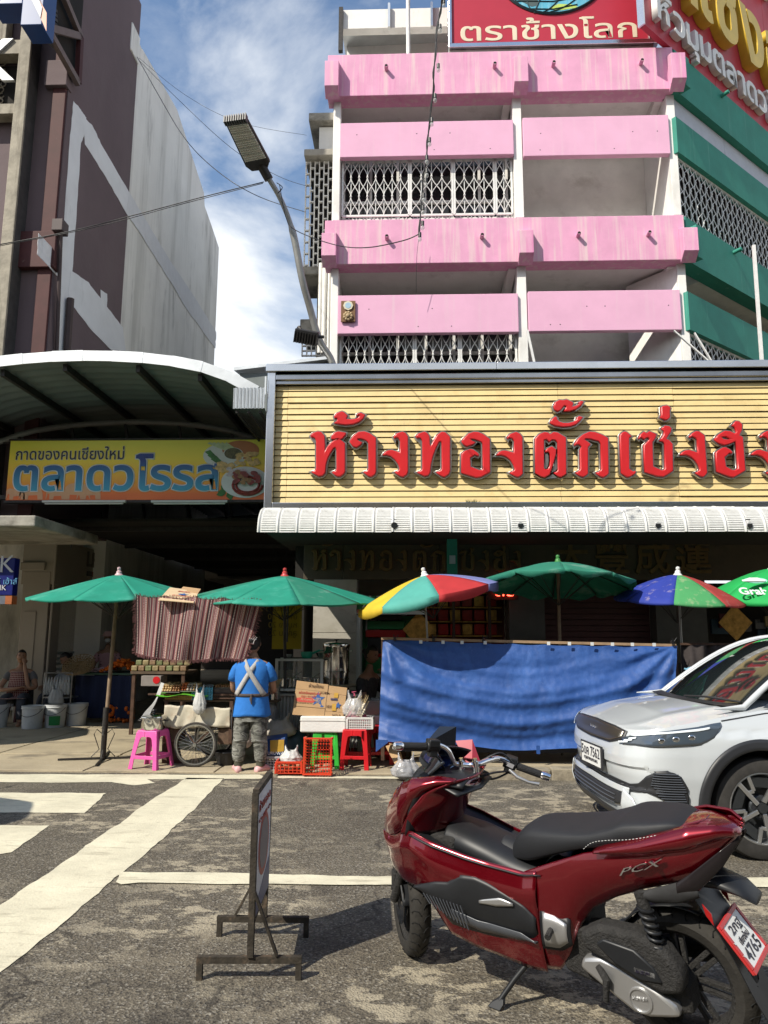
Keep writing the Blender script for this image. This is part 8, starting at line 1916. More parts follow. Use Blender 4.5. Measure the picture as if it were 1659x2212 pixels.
 # ================================================================== red scooter on its side stand
RC=Vector((1.088,3.175,0));FC=Vector((.06,3.97,0));hd_=(FC-RC).normalized();srz=math.atan2(hd_.y,hd_.x)
sc_=thing('motor_scooter','glossy dark red scooter with black seat leaning on its side stand','scooter',RC,srz,rx=0)
sc_.rotation_mode='XYZ';sc_.rotation_euler=(Matrix.Rotation(srz,3,'Z')@Matrix.Rotation(R(-8),3,'X')).to_euler()
SI=wm(sc_).inverted()
red=mat('candy red paint',(.17,.001,.007),.22,.65,var=0,coat=1.0,spec=.7);rub=mat('scooter tyre',(.022,.020,.017),.82,var=.35,scale=18,bump=.2,bscale=60)
blk=mat('matt black plastic',(.011,.012,.014),.45,var=.12,scale=20);blk2=mat('dusty black casting',(.020,.019,.018),.72,var=.5,scale=50,bump=.6,bscale=120);silv=mat('satin silver cover',(.50,.50,.50),.35,.8,var=.05,scale=5)
vinyl=mat('black seat vinyl',(.013,.014,.017),.6,var=.08,scale=30,bump=.12,bscale=260)
WID=[(-.27,.02),(-.2,.085),(-.1,.135),(.05,.165),(.2,.178),(.4,.185),(.6,.19),(.75,.20),(.9,.225),(1.02,.245),(1.12,.24),(1.2,.215),(1.28,.175),(1.34,.135),(1.40,.085),(1.45,.03),(1.47,.01)]
def shell(name,top,bot,m_,off=0.0,x0=None,x1=None,bulge=.35,tuck=.0,n=44,nv=14,solid=.006,sm=45,sides=(1,-1),wid=WID,zc=None,crease=0,par=None):
 x0=min(p[0]for p in top)if x0 is None else x0;x1=max(p[0]for p in top)if x1 is None else x1
 for s_ in sides:
  def f(u,v):
   x=x0+(x1-x0)*u;zt,zb=interp(top,x),interp(bot,x);z=zb+(zt-zb)*v;w=interp(wid,x)
   e=4*v*(1-v);y=w*(1-bulge*.22*(1-e))-tuck*(1-v)**2*w+crease*math.exp(-((v-.78)/.12)**2)
   return(x,s_*(y+off),z)
  B().grid(f,n,nv).build(name,m_,par or sc_,smooth=sm,solid=solid)
P1T=[(.92,.925),(1.0,.937),(1.12,.925),(1.18,.90),(1.24,.855),(1.30,.79),(1.36,.73),(1.44,.62)]
P1B=[(.92,.915),(1.0,.89),(1.06,.86),(1.12,.79),(1.17,.72),(1.20,.67),(1.28,.62),(1.36,.595),(1.44,.58)]
shell('front_fairing',P1T,P1B,red,.004,wid=[(.92,.135),(1.05,.20),(1.12,.225),(1.2,.21),(1.28,.17),(1.34,.135),(1.40,.085),(1.44,.03)],bulge=.9)
P2T=[(.52,.615),(.58,.60),(.66,.606),(.75,.612),(.85,.628),(.95,.65),(1.05,.672),(1.13,.69),(1.2,.67),(1.28,.625),(1.36,.60),(1.45,.59)]
P2B=[(.52,.20),(.6,.195),(.7,.205),(.85,.225),(.97,.26),(1.04,.35),(1.10,.41),(1.16,.425),(1.25,.42),(1.35,.445),(1.41,.49),(1.45,.56)]
shell('side_fairing',P2T,P2B,red,.0,bulge=.5,tuck=.10,n=60,nv=22,crease=.014)
P3T=[(-.25,.862),(-.1,.83),(0,.80),(.1,.775),(.23,.745),(.3,.725),(.45,.66),(.58,.60)]
P3B=[(-.25,.845),(-.18,.76),(-.12,.70),(-.02,.655),(.08,.62),(.2,.565),(.3,.50),(.36,.42),(.42,.28),(.47,.215),(.58,.195)]
shell('rear_fairing',P3T,P3B,red,-.002,bulge=.6,tuck=.16,n=60,nv=22)
shell('grab_rail',[(-.25,.872),(-.2,.89),(-.1,.88),(.0,.845),(.1,.81),(.2,.775),(.25,.75)],[(-.25,.850),(-.2,.845),(-.08,.79),(.06,.757),(.18,.742),(.25,.742)],red,.012,bulge=1.0,wid=[(-.27,.03),(-.2,.10),(-.1,.145),(.05,.17),(.25,.176)],solid=.01)
# tail cap and rail hoop behind the seat
q=B();q.loft([[(x,w_*math.cos(t_),z_+h_*math.copysign(abs(math.sin(t_))**.6,math.sin(t_)))for t_ in[2*PI*k/28 for k in range(28)]]for x,w_,z_,h_ in((.10,.160,.80,.03),(.02,.162,.82,.036),(-.06,.152,.838,.038),(-.13,.130,.848,.034),(-.19,.095,.850,.028),(-.235,.050,.848,.018),(-.255,.015,.845,.008))]);q.build('tail_cap',red,sc_,smooth=60)
q=B();q.loft([[(x,w_*math.cos(t_),z_+.004*math.sin(t_))for t_ in[2*PI*k/20 for k in range(20)]]for x,w_,z_ in((.02,.08,.86),(-.08,.095,.872),(-.125,.07,.880),(-.14,.03,.881))]);q.build('rail_recess',red,sc_,smooth=60)
# tail lamp and indicator
shell('tail_lamp',[(-.262,.848),(-.2,.80),(-.1,.715),(-.05,.675)],[(-.262,.838),(-.2,.74),(-.12,.655),(-.05,.635)],mat('smoked lamp lens',(.015,.012,.013),.2,var=0,spec=.3),.008,bulge=.3)
shell('tail_trim',[(-.12,.66),(-.05,.675),(.04,.64),(.10,.615)],[(-.12,.63),(-.04,.60),(.04,.59),(.10,.60)],black_soft,.004)
# inner shield, tunnel, floor
def strip(name,rows,m_,solid=.006,sm=50,nv=14):  # rows: x, z, half width; arched across
 X_=crom([(r[0],r[1],r[2])for r in rows],5)
 def f(u,v):
  p=X_[round(u*(len(X_)-1))];t_=PI*v;return(p.x,p.z*math.cos(t_),p.y-.09*(1-abs(math.sin(t_))**.6)*1.0)
 return B().grid(f,len(X_)-1,nv).build(name,m_,sc_,smooth=sm,solid=solid)
strip('tunnel',[(1.02,.70,.12),(.96,.69,.125),(.90,.68,.13),(.80,.655,.13),(.70,.63,.135),(.60,.61,.135),(.54,.60,.12)],blk)
strip('fuel_lid',[(.76,.660,.055),(.74,.658,.060),(.66,.638,.065),(.62,.622,.058)],vinyl,.004)
def ish(u,v):
 z=.665+.255*u;e=abs(v*2-1);xe=interp([(.67,1.20),(.72,1.17),(.79,1.12),(.86,1.06),(.89,1.0),(.915,.93)],z);xc=interp([(.66,1.03),(.75,.985),(.85,.93),(.92,.88)],z)
 return(xc+(xe-xc)*e**2.2,(v*2-1)*interp([(.66,.212),(.8,.222),(.88,.185),(.92,.14)],z),z)
B().grid(ish,16,24).build('inner_shield',red,sc_,smooth=60,solid=.006)
for s_ in(1,-1):
 q=B();q.grid(lambda u,v:(.50+.64*u,s_*(.09+(interp(WID,.5+.64*u)*.97-.09)*v),(interp(P2T,.5+.64*u)-.012)*v+(interp([(.5,.57),(.8,.56),(1.0,.60),(1.14,.66)],.5+.64*u))*(1-v)),20,6);q.build('footboard',blk,sc_,smooth=50,solid=.006)
 q=B();q.grid(lambda u,v:(interp([(0,1.08),(.5,1.14),(1,1.17)],v)-.0-.10*u*(1-v*.3),s_*(.215-.09*u),.885-.22*v),6,8);q.build('shield_edge',blk,sc_,smooth=50,solid=.006)
 # black lower side cover with silver insert, radiator grille at the front
CT=[(.53,.43),(.58,.47),(.66,.505),(.74,.535),(.80,.552),(.87,.55),(.93,.51),(1.0,.50),(1.07,.475),(1.12,.455)]
CB=[(.53,.35),(.55,.325),(.62,.305),(.72,.30),(.85,.305),(.95,.315),(1.02,.385),(1.08,.43),(1.12,.45)]
shell('lower_cover',CT,CB,blk,.009,bulge=.3,tuck=.12,sides=(1,-1),wid=[(.53,.192),(.75,.212),(.9,.235),(1.02,.250),(1.12,.242)])
shell('cover_step',[(.535,.335),(.6,.36),(.8,.37),(.92,.40)],[(.535,.33),(.62,.318),(.8,.318),(.92,.345)],MATS['glossy fin'],.016,bulge=.1,tuck=.1,sides=(1,-1))
shell('silver_insert',[(.62,.478),(.68,.490),(.78,.462)],[(.62,.468),(.70,.452),(.78,.450)],silv,.022,bulge=0,sides=(1,-1),n=10,nv=3)
q=B()
for k in range(12):q.tube([(1.06-.018*k,.252+.002,.455-.001*k-.012),(1.03-.018*k,.250,.40-.006*k)],.003,4)
q.build('radiator_fins',MATS['glossy fin'],sc_)['kind']='stuff'
shell('passenger_peg_plate',[(.40,.43),(.45,.455),(.50,.46)],[(.40,.36),(.44,.33),(.50,.325)],silv,.012,sides=(1,),n=8,nv=4,bulge=.2,wid=[(.4,.17),(.5,.18)])
shell('peg_surround',[(.385,.45),(.44,.47),(.515,.475)],[(.385,.35),(.43,.318),(.515,.31)],blk,.006,sides=(1,),n=8,nv=4,bulge=.2,wid=[(.4,.17),(.5,.18)])
# nose, headlight, screen, cowl top
q=B();q.grid(lambda u,v:(1.405+.035*math.sin(PI*v)-.20*abs(u*2-1)**2.2-.12*max(0,v-.55),(u*2-1)*(.13+.03*v),.55+.18*v),18,8);q.build('nose_panel',red,sc_,smooth=60,solid=.005)
lens=mat('clear headlamp lens',(.50,.54,.56),.08,.5,var=.1,scale=30,coat=1)
q=B();q.grid(lambda u,v:(1.385-.16*v-.17*abs(u*2-1)**1.8,(u*2-1)*(.155+.01*v),.725+.145*v-.02*abs(u*2-1)),20,8);hl=q.build('headlight',lens,sc_,smooth=60,solid=.005)
q=B()
for s_ in(1,-1):
 for k in range(7):q.tube([(1.352-.15*t_/4-.155*(.55+.06*k)**1.8,s_*(.155)*(.55+.065*k),.735+.13*t_/4)for t_ in range(5)],.003,4)
q.build('lens_ribs',chrome_hi,hl)['kind']='stuff'
scr=mat('smoked screen',(.010,.011,.014),.06,var=0,coat=1)
q=B();q.grid(lambda u,v:(1.245-.165*v-.10*abs(u*2-1)**2,(u*2-1)*(.135-.02*v),.865+.155*v-.03*v*abs(u*2-1)**3),20,10);q.build('windscreen',scr,sc_,smooth=60,solid=.006)
q=B();q.grid(lambda u,v:(1.17-.28*u,(v*2-1)*(.12+.03*math.sin(u*PI)),.935+.01*math.sin(u*PI)-.03*abs(v*2-1)**3-.02*u),14,12);q.build('dash_top',blk,sc_,smooth=60,solid=.01)
q=B();q.grid(lambda u,v:(1.10-.20*u-.04*(1-abs(v*2-1)),(v*2-1)*.15,.93-.045*0-.07*u),10,10);q.build('cowl_rear',blk,sc_,smooth=60,solid=.008)
q=B().mtx(Matrix.Translation((1.10,.0,.955))@Matrix.Rotation(R(-22),4,'Y'));q.lathe([(.001,0),(.078,0),(.09,.012),(.094,-.01)],28);q.build('dial_hood',blk,sc_,smooth=40);q=B().mtx(Matrix.Translation((1.098,.0,.958))@Matrix.Rotation(R(-22),4,'Y'));q.cyl((0,0,.001),(0,0,.004),.072,28);q.build('dial',mat('navy dial',(.01,.02,.07),.08,coat=1),sc_)
q=B();q.add([(1.02,-.16,.86),(1.13,-.20,1.0),(1.05,-.235,1.005),(1.0,-.225,.88)],[(0,1,2,3)]);q.build('right_fairing_tip',mat('flat red fairing',(.36,.008,.03),.3,coat=.6),sc_,solid=.01)
q=B();q.add([(1.10,.10,1.06),(1.06,.02,1.13),(.99,-.02,1.125),(.99,.0,1.04)],[(0,1,2,3)]);q.build('mirror_blade',scr,sc_,solid=.012)
ringm=Matrix.Translation((.95,.0,.905))@Matrix.Rotation(R(-24),4,'Y')
q=B().mtx(ringm);q.lathe([(.062,.0),(.078,.004),(.082,-.008),(.070,-.03),(.058,-.02),(.062,0)],32);q.build('chrome_ring',chrome_hi,sc_,smooth=50)
q=B().mtx(ringm);q.lathe([(.001,-.02),(.06,-.02)],24);q.build('ring_plate',blk,sc_)
# handlebar turned to the right
def gp(*p):return p
Lp=[Vector(p)for p in((1.11,.27,1.095),(1.047,.156,1.07),(1.025,.09,1.062),(1.0,.05,1.03),(.992,.02,.965),(.965,.0,.955),(.90,-.02,.955),(.875,-.10,.958),(.855,-.165,.95),(.80,-.225,.905),(.68,-.28,.855))]
B().tube(crom(Lp[1:10],6),.0125,12).build('handlebar',chrome_hi,sc_,smooth=60)
for(a,c,e_)in((Lp[1],Lp[0],1),(Lp[9],Lp[10],-1)):
 d=(c-a).normalized();B().tube([a-d*.0,a+d*.118],.0175,14).build('grip',mat('grip rubber',(.014,.014,.015),.75,bump=.6,bscale=160),sc_,smooth=50)
 B().tube([a+d*.119,a+d*.128,a+d*.160,a+d*.165],[.017,.021,.018,.010],14).build('bar_end',chrome_hi,sc_,smooth=40)
 M_=frame_m(a-d*.03,a,a+Vector((0,0,.2)));q=B().mtx(M_);q.cyl((-.035,0,0),(.028,0,0),.026,14);q.box((-.03,.0,-.03),(.025,.035,.022));q.box((-.025,-.045,-.02),(.015,-.005,.018));sw=q.build('switchgear',blk,sc_,bevel=.005,smooth=40);sw['kind']='stuff'
 q=B().mtx(M_);q.prism([(-.018,-.006),(.014,-.010),(.018,.010),(-.012,.012)],.028,.032,'XY')if e_>0 else q.prism([(-.018,-.006),(.014,-.010),(.018,.010),(-.012,.012)],.028,.032,'XY');q.build('switch',mat('grey switch',(.3,.3,.32),.4),sw)
 side=Vector((.0,0,-.0));fw=Vector((.045,.0,-.012))if e_>0 else Vector((.01,.045,-.030))
 if e_<0:B().tube([a+fw*.6-d*.02,a+fw*1.0+d*.03,a+fw*1.1+d*.09,a+fw*.95+d*.135],[.008,.0085,.007,.009],8).build('brake_lever',silv,sc_,smooth=60)
 else:B().tube([a+fw-d*.02,a+fw*1.1+d*.08,a+fw+d*.13],.007,8).build('brake_lever',silv,sc_,smooth=60)
for x_,y_ in((.965,.0),(.90,-.02)):q=B();q.cyl((x_,y_,.90),(x_,y_,.972),.016,12);q.cyl((x_,y_,.972),(x_,y_,.985),.010,6);q.build('bar_clamp',chrome_hi,sc_,smooth=30)
for k,pts in enumerate(((Lp[9]+Vector((.03,.03,-.02)),(.86,-.10,.90),(.93,-.04,.88)),(Lp[9]+Vector((.04,.0,-.03)),(.90,-.16,.85),(1.0,-.10,.86)),(Lp[9]+Vector((.0,.03,.02)),(.84,-.14,.985),(.95,-.05,.93)),(Lp[1],(1.02,.10,1.0),(1.03,.05,.93)))):B().tube(crom(pts,6),.005,6).build('control_cable',black_pl,sc_,smooth=60)
# seat
SR=[(.695,0.615,.600,.045),(.675,0.676,.596,.085),(.635,0.731,.602,.110),(.58,0.765,.612,.128),(.50,0.778,.645,.142),(.40,0.790,.690,.152),(.30,0.806,.728,.160),(.20,0.842,.752,.163),(.14,0.870,.770,.160),(.05,0.882,.798,.152),(-.03,0.888,.828,.128),(-.08,0.875,.850,.095),(-.105,0.855,.856,.05)]
def ssec(x,zt,zb,w):
 out=[]
 for k in range(28):
  t_=2*PI*k/28;c,s=math.cos(t_),math.sin(t_);e=.5 if s>0 else .35
  out.append((x,w*math.copysign(abs(c)**.75,c),(zt+zb)/2+(zt-zb)/2*math.copysign(abs(s)**e,s)))
 return out
q=B();rows=[]
ST=crom([Vector((a,b_,c))for a,b_,c,d in SR],4);SW=crom([Vector((a,d,0))for a,b_,c,d in SR],4)
q.loft([ssec(p.x,p.y,p.z,w.y)for p,w in zip(ST,SW)]);se=q.build('seat',vinyl,sc_,smooth=60)
stp=[(.30,.163,.742),(.26,.169,.775),(.20,.170,.795),(.1,.166,.815),(0,.148,.842),(-.08,.108,.862)]
stm=mat('white stitching',(.45,.45,.44),.8,var=0);q=B()
pts=resample([Vector(p)+Vector((0,.0015,0))for p in crom(stp,6)],60)
for k in range(0,59,2):q.tube([pts[k],pts[k+1]],.0015,4)
q.build('stitching',stm,se)['kind']='stuff'
# wheels
def sc_wheel(M_,r,w,n=5):
 q=B().mtx(M_);rr_=r-.075
 q.lathe([(rr_,-w*.42),(r-.04,-w*.52),(r-.012,-w*.38),(r-.001,-w*.16),(r,0),(r-.001,w*.16),(r-.012,w*.38),(r-.04,w*.52),(rr_,w*.42)],64);wo_=q.build('wheel',rub,sc_,smooth=50)
 q=B().mtx(M_)
 for k in range(30):
  for s_ in(-1,1):
   t0=2*PI*(k+.5*(s_>0))/30;pp_=[(r+.0008,.006*s_,0),(r-.0008,w*.18*s_,.07),(r-.012,w*.36*s_,.085),(r-.022,w*.47*s_,.05)]
   q.tube([((a)*math.cos(t0+b2),(a)*math.sin(t0+b2),z_)for a,z_,b2 in pp_],.0028,4)
 q.build('tread_groove',mat('tread shadow',(.006,.006,.006),.95,var=0),wo_)['kind']='stuff'
 q=B().mtx(M_);q.lathe([(rr_+.012,-w*.36),(rr_-.004,-w*.38),(rr_-.018,-w*.28),(rr_-.022,0),(rr_-.018,w*.28),(rr_-.004,w*.38),(rr_+.012,w*.36)],56);q.build('rim',blk2,wo_,smooth=50)
 for k in range(n):
  t_=2*PI*k/n+.35;q=B().mtx(M_)
  for s_ in(-1,1):q.bar((.03*math.cos(t_+s_*.5),.03*math.sin(t_+s_*.5),w*.12),((rr_-.015)*math.cos(t_+s_*.10),(rr_-.015)*math.sin(t_+s_*.10),w*.10),.018,.022)
  q.build('spoke',blk2,wo_,bevel=.003)
 q=B().mtx(M_);q.cyl((0,0,-w*.5),(0,0,w*.55),.038,18);q.build('hub',blk2,wo_,smooth=40)
 return wo_
RXr=Matrix.Rotation(-PI/2,4,'X')
sc_wheel(Matrix.Translation((0,0,.262))@RXr,.262,.125,7)
Mf=Matrix.Translation((1.345,0,.254))@Matrix.Rotation(R(-40),4,'Z')@Matrix.Rotation(R(5),4,'X')@RXr
fwh=sc_wheel(Mf,.254,.10,5)
q=B().mtx(Mf);q.lathe([(.045,.055),(.11,.055),(.11,.060),(.045,.060),(.045,.055)],36);q.build('brake_disc',steel,fwh,smooth=30)
q=B().mtx(Mf);q.box((-.02,-.13,.045),(.05,-.055,.09));q.box((-.01,-.16,.04),(.03,-.13,.08));q.cyl((.0,-.06,.09),(.0,-.06,.1),.015,8);q.build('brake_caliper',blk2,fwh,bevel=.006)
for s_ in(-1,1):
 a=Mf@Vector((0,0,s_*.085));c=Vector((1.14,0,.72))+(Mf.to_3x3()@Vector((0,0,s_*.085)));B().tube([a,a.lerp(c,.45),c],[.022,.022,.017],12).build('fork_leg',blk2,sc_,smooth=50)
q=B().mtx(Mf);q.grid(lambda u,v:((.278)*math.cos(PI*(-.02+.62*u)-PI*.62)*1.0,(.278)*math.sin(-PI*(.02+.60*u)),(v*2-1)*.065),24,8);q.build('front_mudguard',blk,sc_,smooth=60,solid=.005)
# engine, airbox, cvt cover, shock, mudguard, plate
def slabside(name,poly,y0,y1,m_,bev=.008,par=None):return B().prism(poly,y0,y1).build(name,m_,par or sc_,bevel=bev,smooth=40)
slabside('engine_case',[(.46,.26),(.40,.40),(.28,.43),(.05,.36),(-.05,.30),(-.06,.20),(.06,.17),(.30,.20),(.44,.22)],.03,.135,blk2,.012)
ab=slabside('airbox',[(.33,.36),(.345,.42),(.26,.468),(.10,.475),(.0,.435),(-.055,.36),(-.045,.29),(.03,.27),(.15,.30)],.10,.195,blk2,.022)
slabside('airbox_panel',[(.27,.40),(.24,.425),(.12,.415),(.05,.37),(.02,.32),(.1,.31),(.2,.345)],.19,.203,blk,.006)
slabside('transmission_cover',[(.36,.275),(.345,.315),(.27,.335),(.20,.325),(.06,.275),(-.01,.235),(-.025,.20),(.02,.185),(.09,.165),(.15,.165),(.22,.20)],.12,.178,silv,.014)
q=B().mtx(Matrix.Translation((.12,.178,.222))@Matrix.Rotation(-PI/2,4,'X'));q.lathe([(.046,.0),(.046,.006),(.040,.007),(.039,.001),(.001,.001)],30);bd=q.build('round_badge',silv,sc_,smooth=30)
q=B().mtx(Matrix.Translation((.255,.178,.275))@Matrix.Rotation(-PI/2,4,'X'));q.cyl((0,0,0),(0,0,.002),.010,12);q.build('bolt_hole',void_m,sc_)
TM=Matrix.Rotation(PI,4,'Z')@Matrix.Rotation(PI/2,4,'X')  # text reading towards -x on the left side
def stext(name,s,m_,x,y,z,w,h,rot=0,sh=.0,ext=.003,off=.012,par=None):
 me=text_mesh(s,1,1,offset=off,shear=sh,res=2);xs_=[v.co.x for v in me.vertices];ys_=[v.co.y for v in me.vertices];a_,c_=w/(max(xs_)-min(xs_)),h/(max(ys_)-min(ys_));mx_,my_=min(xs_),min(ys_)
 for v in me.vertices:v.co.x=(v.co.x-mx_)*a_;v.co.y=(v.co.y-my_)*c_;v.co.z*=ext
 me.materials.append(m_);o_=link(name,me,par or sc_);o_.matrix_parent_inverse=Matrix.Translation((x,y,z))@Matrix.Rotation(rot,4,'Y')@TM
stext('badge_lettering','HONDA',silv,.15,.181,.216,.06,.011,R(10))
bdg=slabside('label',[(.125,.335),(.125,.355),(.045,.352),(.045,.332)],.20,.203,mat('label grey',(.2,.2,.2),.5),.002);stext('badge_lettering','eSP',kprint,.118,.2035,.337,.055,.012,0,.2)
stext('badge_lettering','PCX',chrome_hi,.155,.172,.672,.20,.023,R(23),.5,.006,.0)
q=B();q.tube([(.09,.16,.62),(.05,.16,.48)],.022,12);q.tube([(.05,.16,.48),(.0,.155,.28)],.012,8);q.build('shock_body',blk2,sc_,smooth=40)
q=B();q.tube([(.075-.075*(k/90)+.026*math.cos(k*.75),.162+.026*math.sin(k*.75),.57-.27*(k/90))for k in range(91)],.006,6);q.build('shock_spring',blk,sc_,smooth=60)
q=B();q.tube([(.075-.075*(k/90)+.026*math.cos(k*.75),-.162+.026*math.sin(k*.75),.57-.27*(k/90))for k in range(91)],.006,6);q.build('shock_spring',blk,sc_,smooth=60)
q=B();q.grid(lambda u,v:(.288*math.cos(R(20)+R(85)*u)*1.0-.02,(v*2-1)*.075,.262+.288*math.sin(R(20)+R(85)*u)),20,8);q.build('inner_mudguard',blk,sc_,smooth=60,solid=.005)
q=B();q.loft([[(x+a_*.5,s2*w_,z+b_)for a_,b_,s2 in((0,0,1),(.02,.012,1),(.02,.012,-1),(0,0,-1))]for x,z,w_ in((.02,.66,.09),(-.10,.60,.10),(-.17,.50,.10),(-.22,.40,.095),(-.27,.28,.085),(-.30,.20,.06))]);q.build('rear_mudguard',blk,sc_,smooth=50,bevel=.004)
q=B();q.loft([[(x,w_*math.cos(t_),z+h_*math.sin(t_))for t_ in[2*PI*k/14 for k in range(14)]]for x,z,w_,h_ in((-.08,.655,.07,.03),(-.16,.662,.075,.03),(-.24,.645,.07,.022),(-.29,.615,.05,.014))]);q.build('plate_lamp_hood',blk,sc_,smooth=60)
for s_ in(1,-1):slabside('reflector',[(-.12,.60),(-.15,.57),(-.155,.53),(-.13,.56)],s_*.10,s_*.106,mat('reflector red',(.3,.01,.01),.15),.001)
# plate: faces back and up
PMt=Matrix.Translation((-.225,0,.46))@Matrix.Scale(.9,4)@Matrix.Rotation(R(38),4,'Y')@Matrix.Rotation(-PI/2,4,'Z')@Matrix.Rotation(PI/2,4,'X')
q=B().mtx(PMt);q.box((-.115,-.10,-.014),(.115,.10,-.002));pf2=q.build('plate_frame',mat('red plate frame',(.42,.03,.03),.35),sc_,bevel=.006)
q=B().mtx(PMt)
for a,c in(((-.115,-.10),(.115,-.082)),((-.115,.082),(.115,.10)),((-.115,-.0815),(-.095,.0815)),((.095,-.0815),(.115,.0815))):q.box((a[0],a[1],-.0015),(c[0],c[1],.005))
q.build('plate_rim',MATS['red plate frame'],pf2,bevel=.002)['kind']='stuff'
q=B().mtx(PMt);q.box((-.094,-.0815,-.0015),(.094,.0815,.001));q.build('number_plate',platem,pf2)
for s,x,y,w,h in(('2กฐ',-.065,.026,.12,.045),('เชียงใหม่',-.055,-.008,.11,.030),('4765',-.080,-.068,.16,.050)):plate_txt(s,x,y,w,h,PMt@Matrix.Translation((0,0,-.002)),pf2)
q=B().mtx(PMt)
for x_ in(-.105,):
 for y_ in(-.03,.02):q.cyl((x_,y_,.004),(x_,y_,.008),.005,10)
q.build('plate_rivets',steel,pf2)['kind']='stuff'
# stands, belly
st_=SI@gr((1500+505*.9476)/1.8517,(2900+1192*.9476)/1.8517,.006);st0=SI@(wm(sc_)@Vector((.60,.10,.23)))
B().tube([st0,st0.lerp(st_,.5)+Vector((.005,0,.0)),st0.lerp(st_,.88)],[.013,.012,.011],10).build('side_stand',blk,sc_,smooth=50)
d=(st_-st0).normalized();ps=st0.lerp(st_,.82);q=B();q.loft([[(p.x+a*.028*w,p.y+b_*.012,p.z)for a,b_ in((-1,-1),(1,-1),(1,1),(-1,1))]for p,w in((ps,.4),(ps.lerp(st_,.5),1.0),(st_,1.1))]);q.build('stand_foot',blk,sc_,bevel=.003)
B().box((.50,-.13,.22),(1.0,.13,.30)).build('belly_pan',blk2,sc_,bevel=.03);B().box((.35,-.10,.25),(.62,.10,.55)).build('engine_block',blk2,sc_,bevel=.02);B().box((.95,-.13,.42),(1.12,.13,.66)).build('radiator',blk2,sc_,bevel=.02)
B().tube([(.28,.175,.30),(.24,.20,.27),(.25,.20,.19)],[.014,.016,.011],8).build('kick_lever',blk2,sc_,smooth=50)
B().tube([(.3,-.16,.26),(.0,-.17,.30),(-.2,-.17,.36)],[.045,.06,.06],16).build('exhaust',blk2,sc_,smooth=50)
for s_ in(1,-1):B().tube([(.47,s_*.17,.40),(.46,s_*.235,.39)],.013,8).build('passenger_peg',blk2,sc_)
# ================================================================== folding street sign on steel feet
sb=thing('street_sign_stand','rusty framed steel sign stand seen edge on in the middle of the road','sign stand',(-.62,3.95,0))
rustf=mat('rusty black frame',(.05,.042,.032),.75,.4,var=.5,scale=14,bump=.3,bscale=60,dirt=(.20,.13,.08),dirt_amt=.6,dirt_scale=(14,14,14),dirt_lo=.56)
def foot(pa,pb,py,py2):
 a,c=gr(pa,py,.0),gr(pb,py2,.0);a.z=c.z=.085;d=(c-a).normalized()
 q=B();q.bar(a,c,.028);q.bar(a+d*.014+Vector((0,0,-.014)),Vector((a.x,a.y,0))+d*.014,.026,up=(0,1,0));q.bar(c-d*.014+Vector((0,0,-.014)),Vector((c.x,c.y,0))-d*.014,.026,up=(0,1,0));q.build('foot',rustf,sb,world=True)['kind']='stuff'
 return a,c
n0,n1=foot(424,651,2116,2116);f0_,f1_=foot(468,667,2022,2024)
nb0=Vector((at(540,2095,n0.y).x,n0.y,.10));fb0=Vector((at(570,2008,f0_.y).x,f0_.y,.10))
nt_=at(550,1712,n0.y);ft_=at(583,1684,f0_.y);nt_.x=nb0.x+.002;zt_=nt_.z;ft_.x=fb0.x+.01;ft_.z=zt_
zlow=at(545,1992,n0.y).z;zlow2=zlow
for(a,c)in((nb0,nt_),(fb0,ft_)):part(B().bar(a,c,.028,up=(0,1,0)),'upright',rustf,sb)
part(B().bar(nt_,ft_,.028),'top_bar',rustf,sb);part(B().bar(Vector((nb0.x,nb0.y,zlow)),Vector((fb0.x,fb0.y,zlow)),.024),'lower_bar',rustf,sb)
a,c=Vector((nb0.x+.01,nb0.y-.005,.38)),n1.lerp(n0,.24)+Vector((0,-.004,.02));part(B().bar(a,c,.035,.012),'brace',rustf,sb)
a,c=Vector((fb0.x-.01,fb0.y,.36)),f0_.lerp(f1_,.2)+Vector((0,0,.02));part(B().bar(a,c,.028,.012),'brace',rustf,sb)
pr=mat('faded printed panel',(.60,.62,.66),.5,var=.06,dirt=(.35,.33,.3),dirt_amt=.4,dirt_scale=(6,6,6),dirt_lo=.6)
dv=(ft_-nt_).normalized();nv_=Vector((dv.y,-dv.x,0)).normalized();L_=(ft_-nt_).length;H_=zt_-zlow
PM=Matrix((dv,Vector((0,0,1)),nv_)).transposed().to_4x4();PM.translation=Vector((nb0.x,nb0.y,zlow))+nv_*.004
def pbox(x0,x1,y0,y1,z0,z1,nm,m_):q=B().mtx(PM);q.box((x0*L_,y0*H_,z0),(x1*L_,y1*H_,z1));part(q,nm,m_,sb)
pbox(.03,.97,.02,.98,0,.008,'panel',pr)
def pel(cx,cy,rx_,ry_,z0,z1,nm,m_):q=B().mtx(PM);q.prism([(cx*L_+rx_*L_*math.cos(2*PI*k/32),cy*H_+ry_*H_*math.sin(2*PI*k/32))for k in range(32)],z0,z1,'XY');part(q,nm,m_,sb)
pel(.5,.5,.36,.255,.0085,.0095,'red_ring_print',mat('faded red print',(.34,.06,.05),.5,var=.1));pel(.5,.5,.29,.205,.010,.0108,'grey_disc_print',mat('brown grey print',(.17,.15,.16),.5,var=.1))
q=B().mtx(PM);q.prism([(.03*L_,.02*H_),(.97*L_,.02*H_),(.97*L_,.30*H_),(.03*L_,.10*H_)],.0086,.0092,'XY');part(q,'blue_corner_print',mat('faded blue print',(.10,.11,.20),.5,var=.1),sb)
